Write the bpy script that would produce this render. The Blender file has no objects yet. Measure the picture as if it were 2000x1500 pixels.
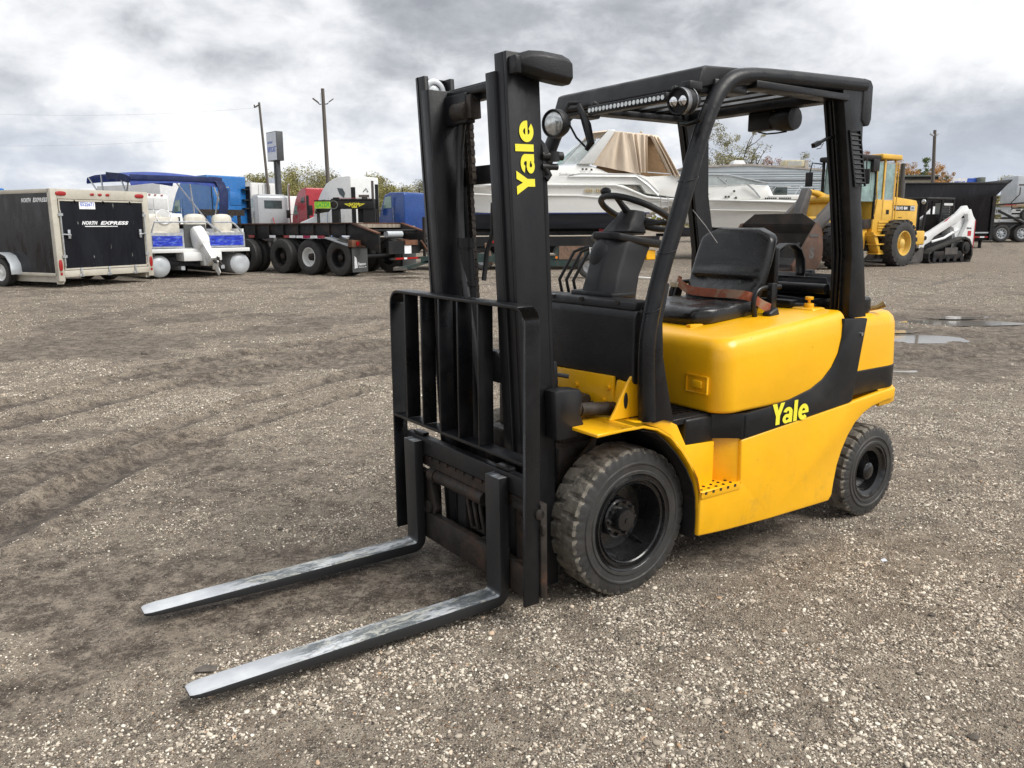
import bpy, bmesh, math, random
import numpy as np
from mathutils import Vector, Matrix
R=math.radians
random.seed(7)
S=bpy.context.scene
COL=S.collection
# ------------------------------------------------------------------ camera, sky, sun, exposure
cam=bpy.data.cameras.new('camera'); co=bpy.data.objects.new('camera',cam); COL.objects.link(co)
CAMZ=1.527; PITCH=-0.1922; ROLL=0.0044
co.location=(0,0,CAMZ)
co.rotation_mode='XYZ'
m=Matrix.Rotation(math.pi/2+PITCH,4,'X')@Matrix.Rotation(-ROLL,4,'Z')
co.rotation_euler=m.to_euler('XYZ')
cam.sensor_width=36; cam.lens=1581.6/2000*36; cam.clip_end=6000; cam.clip_start=.05
S.camera=co
SUN_EL=R(48); SUN_AZ=R(115)      # azimuth clockwise from +Y
sdir=Vector((math.sin(SUN_AZ)*math.cos(SUN_EL),math.cos(SUN_AZ)*math.cos(SUN_EL),math.sin(SUN_EL)))
W=bpy.data.worlds.new('World'); S.world=W; W.use_nodes=True
nt=W.node_tree; N=nt.nodes; L=nt.links; N.clear()
def nd(t,**k):
    n=N.new(t)
    for a,b in k.items(): setattr(n,a,b)
    return n
def mth(op,a,b=None,c=None,clamp=False):
    n=N.new('ShaderNodeMath'); n.operation=op; n.use_clamp=clamp
    for i,v in enumerate((a,b,c)):
        if v is None: continue
        if isinstance(v,(int,float)): n.inputs[i].default_value=v
        else: L.new(v,n.inputs[i])
    return n.outputs[0]
def ramp(fac,stops,interp='LINEAR'):
    n=N.new('ShaderNodeValToRGB'); n.color_ramp.interpolation=interp; e=n.color_ramp.elements
    while len(e)<len(stops): e.new(.5)
    for i,(p,c) in enumerate(stops): e[i].position=p; e[i].color=(*c,1) if len(c)==3 else c
    L.new(fac,n.inputs[0]); return n.outputs[0]
def mixc(f,a,b,mode='MIX'):
    n=N.new('ShaderNodeMix'); n.data_type='RGBA'; n.blend_type=mode
    for s,v in ((0,f),(6,a),(7,b)):
        if isinstance(v,(int,float)): n.inputs[s].default_value=v
        elif isinstance(v,tuple): n.inputs[s].default_value=(*v,1)
        else: L.new(v,n.inputs[s])
    return n.outputs[2]
def noise(vec,scale,det=6,rough=.55,dist=0,lac=2):
    n=N.new('ShaderNodeTexNoise'); n.inputs['Scale'].default_value=scale; n.inputs['Detail'].default_value=det
    n.inputs['Roughness'].default_value=rough; n.inputs['Distortion'].default_value=dist; n.inputs['Lacunarity'].default_value=lac
    if vec is not None: L.new(vec,n.inputs['Vector'])
    return n.outputs[0]
def smap(v,a,b,c=0,d=1):
    n=N.new('ShaderNodeMapRange'); n.interpolation_type='SMOOTHSTEP'
    L.new(v,n.inputs[0])
    for i,x in enumerate((a,b,c,d)): n.inputs[1+i].default_value=x
    return n.outputs[0]
tc=nd('ShaderNodeTexCoord'); sx=nd('ShaderNodeSeparateXYZ'); L.new(tc.outputs['Generated'],sx.inputs[0])
X,Y,Z=sx.outputs
zz=mth('ADD',mth('MAXIMUM',Z,0.0),.30)
cx=nd('ShaderNodeCombineXYZ'); L.new(mth('DIVIDE',X,zz),cx.inputs[0]); L.new(mth('DIVIDE',Y,zz),cx.inputs[1]); cx.inputs[2].default_value=3.7
P=cx.outputs[0]
SK=dict(off=(9.9,9.1,-2.0))
cb=nd('ShaderNodeCombineXYZ'); L.new(X,cb.inputs[0]); L.new(Y,cb.inputs[1]); L.new(mth('MULTIPLY',Z,1.9),cb.inputs[2])
mp=nd('ShaderNodeMapping'); mp.inputs['Location'].default_value=SK['off']; L.new(cb.outputs[0],mp.inputs['Vector']); P=mp.outputs[0]
n1=noise(P,2.9,7,.48,.1); n2=noise(P,6.5,8,.55,.12); n3=noise(P,1.3,3,.5)
n4=noise(P,15,7,.6,.3); cl=mth('ADD',mth('ADD',mth('ADD',mth('MULTIPLY',n1,.46),mth('MULTIPLY',n2,.40)),mth('MULTIPLY',n3,.28)),mth('MULTIPLY',mth('SUBTRACT',n4,.5),.24))
# heavier cloud high overhead, a blue grey bank low on the right
hi=mth('MULTIPLY',smap(Z,.20,.30),smap(Z,.62,.40)); cl=mth('ADD',mth('SUBTRACT',cl,mth('MULTIPLY',hi,.095)),.03)
az=mth('DIVIDE',X,mth('MAXIMUM',Y,.05))
bank=mth('MULTIPLY',mth('MULTIPLY',smap(Z,.055,.085),smap(Z,.11,.16,1,0)),smap(az,.38,.6))
bank=mth('MULTIPLY',bank,smap(Y,0,.2))
cl=mth('SUBTRACT',cl,mth('MULTIPLY',bank,.05))
c1=ramp(cl,[(.40,(.23,.24,.265)),(.475,(.31,.325,.35)),(.535,(.43,.445,.47)),(.59,(.545,.555,.575)),(.65,(.64,.65,.66)),(.74,(.76,.765,.765)),(.84,(.88,.88,.875))])
lowb=mth('MULTIPLY',smap(Z,0,.03),smap(Z,.05,.13,1,0))
c1=mixc(mth('MULTIPLY',mth('MULTIPLY',lowb,smap(n2,.48,.36)),.0),c1,(.45,.55,.70))
c1=mixc(mth('MULTIPLY',smap(Z,.17,.02),mth('MULTIPLY',smap(cl,.66,.54),.75)),c1,(.36,.405,.48))
sky=nd('ShaderNodeTexSky'); sky.sky_type='NISHITA'; sky.sun_disc=False; sky.sun_elevation=SUN_EL; sky.sun_rotation=SUN_AZ
sk=mixc(1.0,sky.outputs[0],(.11,.11,.11),'MULTIPLY')
gap=mth('MULTIPLY',smap(n2,.60,.70),smap(Z,.3,.05,0,1))
c2=mixc(mth('MULTIPLY',smap(n1,.66,.76),.5),c1,sk)
bg=nd('ShaderNodeBackground'); bg.inputs[1].default_value=1.0; L.new(c2,bg.inputs[0])
wo=nd('ShaderNodeOutputWorld'); L.new(bg.outputs[0],wo.inputs[0])
sun=bpy.data.lights.new('sun','SUN'); sun.energy=2.2; sun.angle=R(36); sun.color=(1,.965,.91)
so=bpy.data.objects.new('sun',sun); COL.objects.link(so); so.rotation_euler=sdir.to_track_quat('Z','Y').to_euler(); so.location=(0,0,20)
S.view_settings.view_transform='Standard'; S.view_settings.look='None'; S.view_settings.exposure=.70; S.view_settings.gamma=1
S.view_settings.use_curve_mapping=False
# ------------------------------------------------------------------ helpers
def sstep(a,b,x):
    t=np.clip((x-a)/(b-a),0,1); return t*t*(3-2*t)
_lat=np.random.RandomState(5).rand(256,256)
def vn(x,y,sc,s=0):
    x=np.asarray(x,float)*sc+s*17.3; y=np.asarray(y,float)*sc+s*9.1
    xi=np.floor(x).astype(int); yi=np.floor(y).astype(int); fx=x-xi; fy=y-yi
    fx=fx*fx*(3-2*fx); fy=fy*fy*(3-2*fy)
    a=_lat[xi&255,yi&255]; b=_lat[(xi+1)&255,yi&255]; c=_lat[xi&255,(yi+1)&255]; d=_lat[(xi+1)&255,(yi+1)&255]
    return (a*(1-fx)+b*fx)*(1-fy)+(c*(1-fx)+d*fx)*fy
def fbm(x,y,sc,o=4,s=0):
    r=0;a=.5;t=0
    for i in range(o): r=r+a*vn(x,y,sc*2**i,s+i); t+=a; a*=.5
    return r/t
def gbase(x,y):
    x=np.asarray(x,float); y=np.asarray(y,float)
    return .2*sstep(7,16,y)+.5*sstep(28,42,y)*sstep(0,10,x)
def gz(x,y): return float(gbase(x,y))
# pixel of the 2000x1500 photograph -> world point at distance y in front of the camera
_Rm=np.array(co.rotation_euler.to_matrix())
def at(u,v,y):
    d=_Rm@np.array([(u-1000)/1581.6,(750-v)/1581.6,-1.0]); t=y/d[1]
    return Vector((d[0]*t,y,CAMZ+d[2]*t))
class MB:
    def __init__(s,T=None): s.v=[];s.f=[];s.m=[];s.T=T;s.mi=0
    def add(s,vs,fs):
        o=len(s.v)
        for p in vs:
            p=Vector(p); s.v.append(s.T(p) if s.T else p)
        for f in fs: s.f.append([i+o for i in f]); s.m.append(s.mi)
        return s
    def box(s,x0,x1,y0,y1,z0,z1):
        return s.add([(x,y,z) for z in(z0,z1) for y in(y0,y1) for x in(x0,x1)],[(0,2,3,1),(4,5,7,6),(0,1,5,4),(2,6,7,3),(0,4,6,2),(1,3,7,5)])
    def obox(s,c,d,rot=(0,0,0)):
        M=Matrix.Translation(c)@(Matrix.Rotation(rot[2],4,'Z')@Matrix.Rotation(rot[1],4,'Y')@Matrix.Rotation(rot[0],4,'X'))
        return s.add([M@Vector((x*d[0]/2,y*d[1]/2,z*d[2]/2)) for z in(-1,1) for y in(-1,1) for x in(-1,1)],[(0,2,3,1),(4,5,7,6),(0,1,5,4),(2,6,7,3),(0,4,6,2),(1,3,7,5)])
    def prism(s,pts,ax,a,b):
        n=len(pts)
        def P(p,h): return {'y':(p[0],h,p[1]),'x':(h,p[0],p[1]),'z':(p[0],p[1],h)}[ax]
        return s.add([P(p,a) for p in pts]+[P(p,b) for p in pts],[tuple(range(n)),tuple(range(2*n-1,n-1,-1))]+[(i,(i+1)%n,n+(i+1)%n,n+i) for i in range(n)])
    def loft(s,rings,cap=True):
        n=len(rings[0]); vs=[p for r in rings for p in r]; fs=[]
        for k in range(len(rings)-1):
            for i in range(n): fs.append((k*n+i,k*n+(i+1)%n,(k+1)*n+(i+1)%n,(k+1)*n+i))
        if cap: fs+=[tuple(range(n-1,-1,-1)),tuple((len(rings)-1)*n+i for i in range(n))]
        return s.add(vs,fs)
    def tube(s,path,r,n=8,closed=False,cap=True,sq=None):
        path=[Vector(p) for p in path]; K=len(path); rs=r if isinstance(r,(list,tuple)) else [r]*K
        rings=[]; up=None
        for i in range(K):
            a=path[(i-1)%K] if (closed or i>0) else path[i]; b=path[(i+1)%K] if (closed or i<K-1) else path[i]
            t=(b-a).normalized()
            if up is None: up=Vector((0,0,1)) if abs(t.z)<.9 else Vector((1,0,0))
            sd=t.cross(up).normalized(); up=sd.cross(t).normalized()
            rings.append([path[i]+(sd*math.cos(2*math.pi*(k+.5)/n)+up*math.sin(2*math.pi*(k+.5)/n))*rs[i] for k in range(n)])
        if closed: rings.append(rings[0]); return s.loft(rings,False)
        return s.loft(rings,cap)
    def cyl(s,a,b,r,r2=None,n=16): return s.tube([a,b],[r,r if r2 is None else r2],n)
    def lathe(s,prof,c,ax='y',n=32,mis=None,fn=None,cap=True):
        c=Vector(c); rings=[]
        for (r,h) in prof:
            ring=[]
            for k in range(n):
                t=2*math.pi*k/n; rr=fn(r,h,k) if fn else r
                u,w=rr*math.cos(t),rr*math.sin(t)
                ring.append(c+Vector({'y':(u,h,w),'x':(h,u,w),'z':(u,w,h)}[ax]))
            rings.append(ring)
        if mis is None: return s.loft(rings,cap)
        o=s.mi
        for i in range(len(rings)-1): s.mi=mis[i]; s.loft([rings[i],rings[i+1]],False)
        s.mi=o; return s
    def ell(s,c,d,n=16,m=10,e=1.0):
        c=Vector(c); rings=[]
        def pw(v): return math.copysign(abs(v)**e,v)
        for j in range(m+1):
            p=-math.pi/2+math.pi*j/m
            rings.append([c+Vector((d[0]*pw(math.cos(p))*pw(math.cos(2*math.pi*k/n)),d[1]*pw(math.cos(p))*pw(math.sin(2*math.pi*k/n)),d[2]*pw(math.sin(p)))) for k in range(n)])
        return s.loft(rings,False)
    def strip(s,path,th,x0,x1,ax='x'):
        # flat bar following a 2D path, offset th inward
        P=[Vector(p) for p in path]; out=[]
        for i,p in enumerate(P):
            a=P[max(i-1,0)]; b=P[min(i+1,len(P)-1)]; t=(b-a).normalized(); out.append(p+Vector((-t.y,t.x))*th)
        for i in range(len(P)-1): s.prism([P[i],P[i+1],out[i+1],out[i]],ax,x0,x1)
        return s
MATS={}
def link(o,parent=None):
    COL.objects.link(o)
    if parent is not None: o.parent=parent
    return o
def part(name,mb,mat,parent=None,bev=0,seg=2,ang=38,label=None,kind=None,clean=True,flat=False):
    me=bpy.data.meshes.new(name)
    me.from_pydata([tuple(v) for v in mb.v],[],mb.f)
    ms=mat if isinstance(mat,(list,tuple)) else [mat]
    for k in ms: me.materials.append(MATS[k] if isinstance(k,str) else k)
    if len(ms)>1: me.polygons.foreach_set('material_index',mb.m)
    if clean:
        bm=bmesh.new(); bm.from_mesh(me)
        bmesh.ops.remove_doubles(bm,verts=bm.verts,dist=1e-5)
        bmesh.ops.recalc_face_normals(bm,faces=bm.faces)
        if bev:
            es=[e for e in bm.edges if len(e.link_faces)==2 and e.calc_face_angle(0)>R(28)]
            bmesh.ops.bevel(bm,geom=es,offset=bev,segments=seg,profile=.5,affect='EDGES',clamp_overlap=True)
        bm.to_mesh(me); bm.free()
    if not flat:
        me.shade_smooth(); me.set_sharp_from_angle(angle=R(ang))
    o=bpy.data.objects.new(name,me); link(o,parent)
    if label: o['label']=label
    if kind: o['kind']=kind
    return o
def thing(name,label,cat,loc=(0,0,0),rz=0,group=None):
    o=bpy.data.objects.new(name,None); link(o); o.location=loc; o.rotation_euler=(0,0,rz); o.empty_display_size=.3
    o['label']=label; o['category']=cat
    if group: o['group']=group
    return o
def gthing(name,label,cat,x,y,deg=0,group=None): return thing(name,label,cat,(x,y,gz(x,y)),R(deg),group)
def tag(o,label,cat,group=None):
    o['label']=label;o['category']=cat
    if group:o['group']=group
    return o
def dup(o,parent=None,loc=None,rz=None,label=None,scale=None):
    c=o.copy(); COL.objects.link(c)
    if parent is not None: c.parent=parent
    if loc is not None: c.location=loc
    if rz is not None: c.rotation_euler=(0,0,rz)
    if label: c['label']=label
    if scale: c.scale=(scale,)*3
    for ch in list(o.children): dup(ch,c)
    return c
def txt(s,name,mat,parent,o,xd,yd,size,w=None,bold=.0,ext=.0008,shear=0,label=None):
    cu=bpy.data.curves.new(name,'FONT'); cu.body=s; cu.size=1; cu.offset=bold; cu.extrude=0; cu.resolution_u=3; cu.shear=shear
    cu.align_x='CENTER'; cu.align_y='CENTER'; cu.space_character=1.0+bold*2
    t=bpy.data.objects.new('tmp',cu); COL.objects.link(t); bpy.context.view_layer.update()
    me=bpy.data.meshes.new_from_object(t.evaluated_get(bpy.context.evaluated_depsgraph_get()))
    bpy.data.objects.remove(t); bpy.data.curves.remove(cu)
    n=len(me.vertices); a=np.empty(n*3); me.vertices.foreach_get('co',a); a=a.reshape(n,3)
    a[:,0]-=(a[:,0].max()+a[:,0].min())/2; a[:,1]-=(a[:,1].max()+a[:,1].min())/2
    h=a[:,1].max()-a[:,1].min(); k=size/h; kx=k if w is None else w/(a[:,0].max()-a[:,0].min())
    xd=Vector(xd).normalized(); yd=Vector(yd).normalized(); zd=xd.cross(yd)
    b=np.outer(a[:,0]*kx,xd)+np.outer(a[:,1]*k,yd)+np.array(Vector(o)+zd*ext)
    me.vertices.foreach_set('co',b.ravel()); me.materials.clear(); me.materials.append(MATS[mat]); me.name=name
    ob=bpy.data.objects.new(name,me); link(ob,parent)
    if label: ob['label']=label
    return ob
# ------------------------------------------------------------------ materials
def mk(name,col,rough=.5,metal=0,var=.12,vs=6,bump=0,bs=60,coat=0,dirt=None,dsc=3,dlim=(.52,.7),damt=.7,rv=.12,streak=False,stretch=(1,1,1),spec=.5):
    global nt,N,L
    M=bpy.data.materials.new(name); M.use_nodes=True; nt=M.node_tree; N=nt.nodes; L=nt.links
    b=N['Principled BSDF']; b.inputs['Metallic'].default_value=metal; b.inputs['Specular IOR Level'].default_value=spec
    t=N.new('ShaderNodeTexCoord'); mp=N.new('ShaderNodeMapping'); L.new(t.outputs['Object'],mp.inputs[0]); mp.inputs['Scale'].default_value=stretch
    V=mp.outputs[0]
    n=noise(V,vs,5,.6); f=smap(n,.3,.7)
    lo=tuple(c*(1-var) for c in col); hi=tuple(min(1,c*(1+var)) for c in col)
    c=mixc(f,lo,hi)
    rr=smap(noise(V,vs*2.3,4,.6),.3,.7,max(.03,rough-rv),min(1,rough+rv))
    if dirt:
        d=mth('MULTIPLY',smap(noise(V,dsc,9,.68,.4),dlim[0],dlim[1]),damt)
        c=mixc(d,c,dirt); rr=mth('ADD',mth('MULTIPLY',rr,mth('SUBTRACT',1,d)),mth('MULTIPLY',d,.85))
    L.new(c,b.inputs['Base Color']); L.new(rr,b.inputs['Roughness'])
    if coat: b.inputs['Coat Weight'].default_value=coat; b.inputs['Coat Roughness'].default_value=.22 if 'paint' in name else .08
    if bump:
        bn=N.new('ShaderNodeBump'); bn.inputs['Strength'].default_value=bump; bn.inputs['Distance'].default_value=.004
        L.new(noise(V,bs,4,.6),bn.inputs['Height']); L.new(bn.outputs[0],b.inputs['Normal'])
    MATS[name]=M; return M
mk('yellow_paint',(.90,.465,.004),.36,0,.06,3,.25,35,coat=.2,dirt=(.42,.20,.02),dsc=5,dlim=(.60,.80),damt=.25,rv=.07)
def chips():
    global nt,N,L
    for nm in('yellow_paint',):
        M=MATS[nm]; nt=M.node_tree; N=nt.nodes; L=nt.links; b=N['Principled BSDF']; src=b.inputs['Base Color'].links[0].from_socket
        t=N.new('ShaderNodeTexCoord'); V=t.outputs['Object']; s=N.new('ShaderNodeSeparateXYZ'); L.new(V,s.inputs[0]); low=smap(s.outputs[2],.75,.2)
        chip=mth('MULTIPLY',smap(noise(V,42,4,.6),.70,.72),smap(noise(V,2.5,3),.45,.6))
        c=mixc(mth('MULTIPLY',chip,.8),src,(.12,.06,.02))
        gr=mth('MULTIPLY',mth('MULTIPLY',smap(noise(V,9,8,.75),.52,.70),low),.22); c=mixc(gr,c,(.30,.19,.07))
        mp=N.new('ShaderNodeMapping'); L.new(V,mp.inputs[0]); mp.inputs['Scale'].default_value=(1.5,1.5,30); mp.inputs['Rotation'].default_value=(0,.2,0)
        sc=mth('MULTIPLY',smap(noise(mp.outputs[0],3,3,.6),.70,.73),smap(noise(V,1.7,2),.5,.65)); c=mixc(mth('MULTIPLY',sc,.45),c,(.50,.30,.08))
        L.new(c,b.inputs['Base Color'])
chips()
mk('black_paint',(.007,.0075,.009),.36,0,.25,4,.22,55,dirt=(.035,.034,.033),dsc=4,dlim=(.5,.8),damt=.5,spec=.38)
mk('black_mast',(.009,.0095,.0115),.43,0,.25,4,.3,45,dirt=(.038,.036,.034),dsc=3,dlim=(.52,.8),damt=.5,stretch=(1,1,.35),spec=.38)
mk('black_plastic',(.013,.0135,.0155),.42,0,.15,5,.4,220,dirt=(.045,.043,.04),dsc=4,dlim=(.5,.8),damt=.35,spec=.38)
mk('trim_black',(.008,.0083,.0092),.40,0,.2,5,.25,180,dirt=(.035,.033,.03),dsc=5,dlim=(.52,.8),damt=.45,spec=.38)
mk('rust_dark',(.022,.017,.014),.65,.2,.4,8,.6,60,dirt=(.09,.045,.025),dsc=7,dlim=(.52,.72),damt=.7)
mk('greasy_iron',(.032,.026,.022),.55,.3,.4,12,.6,50,dirt=(.10,.07,.05),dsc=9,dlim=(.5,.72),damt=.6)
mk('vinyl',(.010,.0105,.0115),.27,0,.15,6,.12,260,dirt=(.035,.033,.03),dsc=3,dlim=(.5,.85),damt=.35)
mk('tyre_side',(.032,.031,.030),.62,0,.2,10,.4,120,dirt=(.085,.077,.066),dsc=6,dlim=(.5,.78),damt=.5)
mk('tyre_tread',(.165,.15,.125),.9,0,.35,24,.9,70,dirt=(.03,.027,.023),dsc=8,dlim=(.53,.62),damt=.85)
mk('gloss_black',(.010,.010,.011),.22,0,.2,9,.25,60,coat=.3)
mk('lettering_yellow',(.88,.80,.05),.45,0,.03,10)
mk('chrome',(.75,.76,.78),.16,1,.05,10)
mk('steel',(.42,.43,.44),.38,1,.15,12,.2,80)
mk('galvanised',(.50,.52,.54),.45,.7,.15,14)
mk('belt_webbing',(.28,.075,.035),.8,0,.2,30,.4,300,dirt=(.30,.24,.17),dsc=8,dlim=(.5,.6),damt=.7)
mk('tan_tag',(.42,.38,.28),.7)
mk('white_gloss',(.76,.77,.76),.28,0,.03,3,coat=.3,dirt=(.45,.42,.36),dsc=1.6,dlim=(.52,.8),damt=.35)
mk('white_dull',(.62,.63,.63),.55,0,.06,3,dirt=(.35,.32,.27),dsc=1.5,dlim=(.48,.8),damt=.5)
mk('cream_metal',(.50,.47,.40),.5,0,.08,4,dirt=(.25,.2,.15),dsc=3,dlim=(.5,.8),damt=.5)
mk('trailer_black',(.006,.006,.009),.2,0,.3,1.2,.35,3.2,coat=.0,spec=.35,dirt=(.09,.085,.085),dsc=1.3,dlim=(.55,.85),damt=.4,stretch=(2.2,2.2,.6))
mk('door_black',(.008,.009,.013),.35,0,.3,2,.2,8,dirt=(.3,.3,.3),dsc=6,dlim=(.655,.69),damt=.6,stretch=(1,1.6,.35),spec=.25)
mk('red_lens',(.35,.015,.015),.2,0,.1,20,coat=.5)
mk('orange_lens',(.8,.22,.02),.25,0,.1,20,coat=.4)
mk('clear_lens',(.55,.57,.57),.12,.6,.25,60,coat=.5)
mk('blue_canvas',(.035,.065,.28),.8,0,.25,2.5,.6,6)
mk('navy_canvas',(.012,.022,.085),.8,0,.2,3,.5,8)
mk('blue_print',(.015,.035,.40),.35,0,.5,9,dirt=(.12,.2,.6),dsc=6,dlim=(.5,.6),damt=.8,stretch=(1,1,3))
mk('hose_rubber',(.03,.031,.034),.45,0,.2,8,.2,60)
mk('truck_blue',(.020,.145,.42),.3,0,.12,1.5,coat=.4,dirt=(.1,.15,.25),dsc=1.5,dlim=(.5,.8),damt=.35)
mk('truck_navy',(.012,.055,.23),.28,0,.1,1.5,coat=.4)
mk('truck_red',(.38,.022,.035),.32,0,.1,1.5,coat=.4)
mk('truck_silver',(.42,.44,.46),.35,.15,.02,1,coat=.3)
mk('dark_glass',(.035,.05,.05),.06,0,.3,2,coat=.6)
mk('green_glass',(.20,.30,.28),.06,0,.3,3,coat=.6)
mk('pale_glass',(.42,.47,.47),.1,0,.15,3,coat=.6)
mk('frame_black',(.010,.010,.011),.6,0,.3,2,.3,20,dirt=(.075,.045,.03),dsc=2.5,dlim=(.5,.75),damt=.6,spec=.38)
mk('rust_orange',(.15,.065,.035),.8,0,.3,4,.4,30,dirt=(.05,.035,.03),dsc=5,dlim=(.5,.7),damt=.6)
mk('rusty_bucket',(.085,.05,.036),.6,.3,.3,2,.3,12,dirt=(.17,.075,.045),dsc=2.2,dlim=(.45,.7),damt=.6)
mk('bucket_grey',(.045,.042,.04),.5,.3,.3,2,.3,12,dirt=(.13,.06,.04),dsc=2,dlim=(.5,.7),damt=.6)
mk('loader_yellow',(.70,.41,.05),.42,0,.1,2,coat=.1,dirt=(.25,.15,.05),dsc=2.5,dlim=(.55,.8),damt=.5)
mk('rim_yellow',(.66,.44,.10),.5,0,.15,6,dirt=(.3,.2,.1),dsc=6,dlim=(.5,.75),damt=.5)
mk('arm_grey',(.075,.07,.068),.45,0,.2,3,dirt=(.15,.10,.06),dsc=4,dlim=(.5,.75),damt=.5)
mk('bobcat_white',(.72,.73,.73),.35,0,.04,4,coat=.2,dirt=(.4,.36,.3),dsc=3,dlim=(.55,.8),damt=.4)
mk('track_rubber',(.022,.021,.02),.8,0,.3,9,.5,60,dirt=(.09,.08,.065),dsc=7,dlim=(.5,.7),damt=.6)
mk('red_paint',(.42,.02,.03),.4)
mk('wood_deck',(.30,.255,.20),.85,0,.35,2,.4,30,dirt=(.12,.10,.08),dsc=4,dlim=(.5,.7),damt=.6,stretch=(.3,6,1))
mk('green_frame',(.02,.045,.04),.6,0,.2,3,dirt=(.12,.07,.04),dsc=3,dlim=(.5,.75),damt=.6)
mk('worn_plate',(.24,.15,.10),.6,.3,.3,3,.3,30,dirt=(.10,.08,.07),dsc=3,dlim=(.45,.65),damt=.7)
mk('tan_canvas',(.66,.55,.43),.8,0,.12,2,.8,5,stretch=(3,3,.4))
mk('tan_dark',(.30,.19,.10),.8)
mk('gelcoat',(.82,.82,.79),.25,0,.03,1.5,coat=.4,dirt=(.48,.45,.38),dsc=1.2,dlim=(.5,.85),damt=.4,stretch=(.5,1,1.6))
mk('bottom_paint',(.014,.016,.022),.6,0,.3,2,dirt=(.10,.10,.11),dsc=3,dlim=(.6,.75),damt=.5,stretch=(.3,1,3))
mk('seat_cream',(.60,.57,.50),.5)
mk('navy_stripe',(.02,.035,.13),.35)
mk('vent_cream',(.55,.50,.34),.5)
mk('rv_siding',(.48,.53,.56),.4,.25,.06,2,dirt=(.30,.27,.22),dsc=1.2,dlim=(.5,.8),damt=.4,stretch=(.4,1,1))
mk('rv_roof',(.42,.38,.34),.8,0,.2,3)
mk('old_wood',(.115,.10,.088),.9,0,.25,4,.6,20,stretch=(6,6,.3))
mk('sign_white',(.62,.66,.74),.5)
mk('sign_white2',(.80,.81,.83),.5)
mk('sign_blue',(.04,.11,.52),.45)
mk('sign_steel',(.06,.065,.07),.5)
mk('pale_metal',(.50,.53,.56),.45,.2,.08,3)
mk('roof_green',(.12,.14,.12),.7)
mk('wire_grey',(.38,.39,.42),.6)
mk('cable_white',(.75,.76,.76),.5)
mk('paper_tag',(.78,.80,.86),.6)
mk('brass',(.36,.24,.10),.35,.9,.2,20)
mk('beacon_orange',(.75,.30,.02),.4)
mk('gator_green',(.06,.42,.05),.5)
mk('gator_lime',(.40,.62,.04),.5)
mk('mud_flap',(.075,.08,.08),.8)
mk('bark',(.095,.08,.068),.95,0,.3,8)
def leafmat(n,c):
    mk(n,c,.75,0,.45,.6,spec=.2)
    b=MATS[n].node_tree.nodes['Principled BSDF']; b.inputs['Subsurface Weight'].default_value=0
leafmat('leaf_olive',(.27,.25,.10)); leafmat('leaf_green',(.12,.16,.06)); leafmat('leaf_orange',(.50,.30,.12)); leafmat('leaf_rust',(.32,.17,.11)); leafmat('leaf_grey',(.25,.24,.16))
# worn fork blade: paint rubbed to bright metal with scratches
def fork_mat():
    global nt,N,L
    M=bpy.data.materials.new('worn_fork'); M.use_nodes=True; nt=M.node_tree; N=nt.nodes; L=nt.links; b=N['Principled BSDF']
    t=N.new('ShaderNodeTexCoord'); mp=N.new('ShaderNodeMapping'); L.new(t.outputs['Object'],mp.inputs[0]); V=mp.outputs[0]
    mp2=N.new('ShaderNodeMapping'); L.new(t.outputs['Object'],mp2.inputs[0]); mp2.inputs['Scale'].default_value=(.5,1.7,1); mp2.inputs['Rotation'].default_value=(0,0,.12)
    g=N.new('ShaderNodeNewGeometry'); s=N.new('ShaderNodeSeparateXYZ'); L.new(g.outputs['True Normal'],s.inputs[0])
    top=smap(s.outputs[2],.5,.9)
    o=N.new('ShaderNodeSeparateXYZ'); L.new(t.outputs['Object'],o.inputs[0])
    wear=smap(noise(V,2.6,4,.6),.40,.62)
    scr=smap(noise(mp2.outputs[0],26,6,.75,1.2),.55,.66)
    dust=smap(noise(mp2.outputs[0],19,8,.8,1.2),.50,.60)
    base=mixc(wear,(.42,.44,.47),(.60,.62,.64))
    heel=smap(o.outputs[0],1.50,1.30)      # worn paint nearer the heel of the blade
    base=mixc(mth('MULTIPLY',heel,smap(noise(mp2.outputs[0],9,7,.8),.42,.53)),base,(.10,.115,.125)); c=mixc(mth('MULTIPLY',mth('MULTIPLY',dust,heel),.75),base,(.52,.51,.45))
    c=mixc(mth('MULTIPLY',scr,.35),c,(.33,.34,.34))
    c=mixc(top,(.022,.023,.025),c)
    L.new(c,b.inputs['Base Color']); b.inputs['Metallic'].default_value=.1
    L.new(mixc(top,(.42,.42,.42),mixc(dust,(.38,.38,.38),(.62,.62,.62))),b.inputs['Roughness'])
    bn=N.new('ShaderNodeBump'); bn.inputs['Strength'].default_value=.25; bn.inputs['Distance'].default_value=.003; L.new(noise(V,40,6,.7),bn.inputs['Height']); L.new(bn.outputs[0],b.inputs['Normal'])
    MATS['worn_fork']=M
fork_mat()
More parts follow.
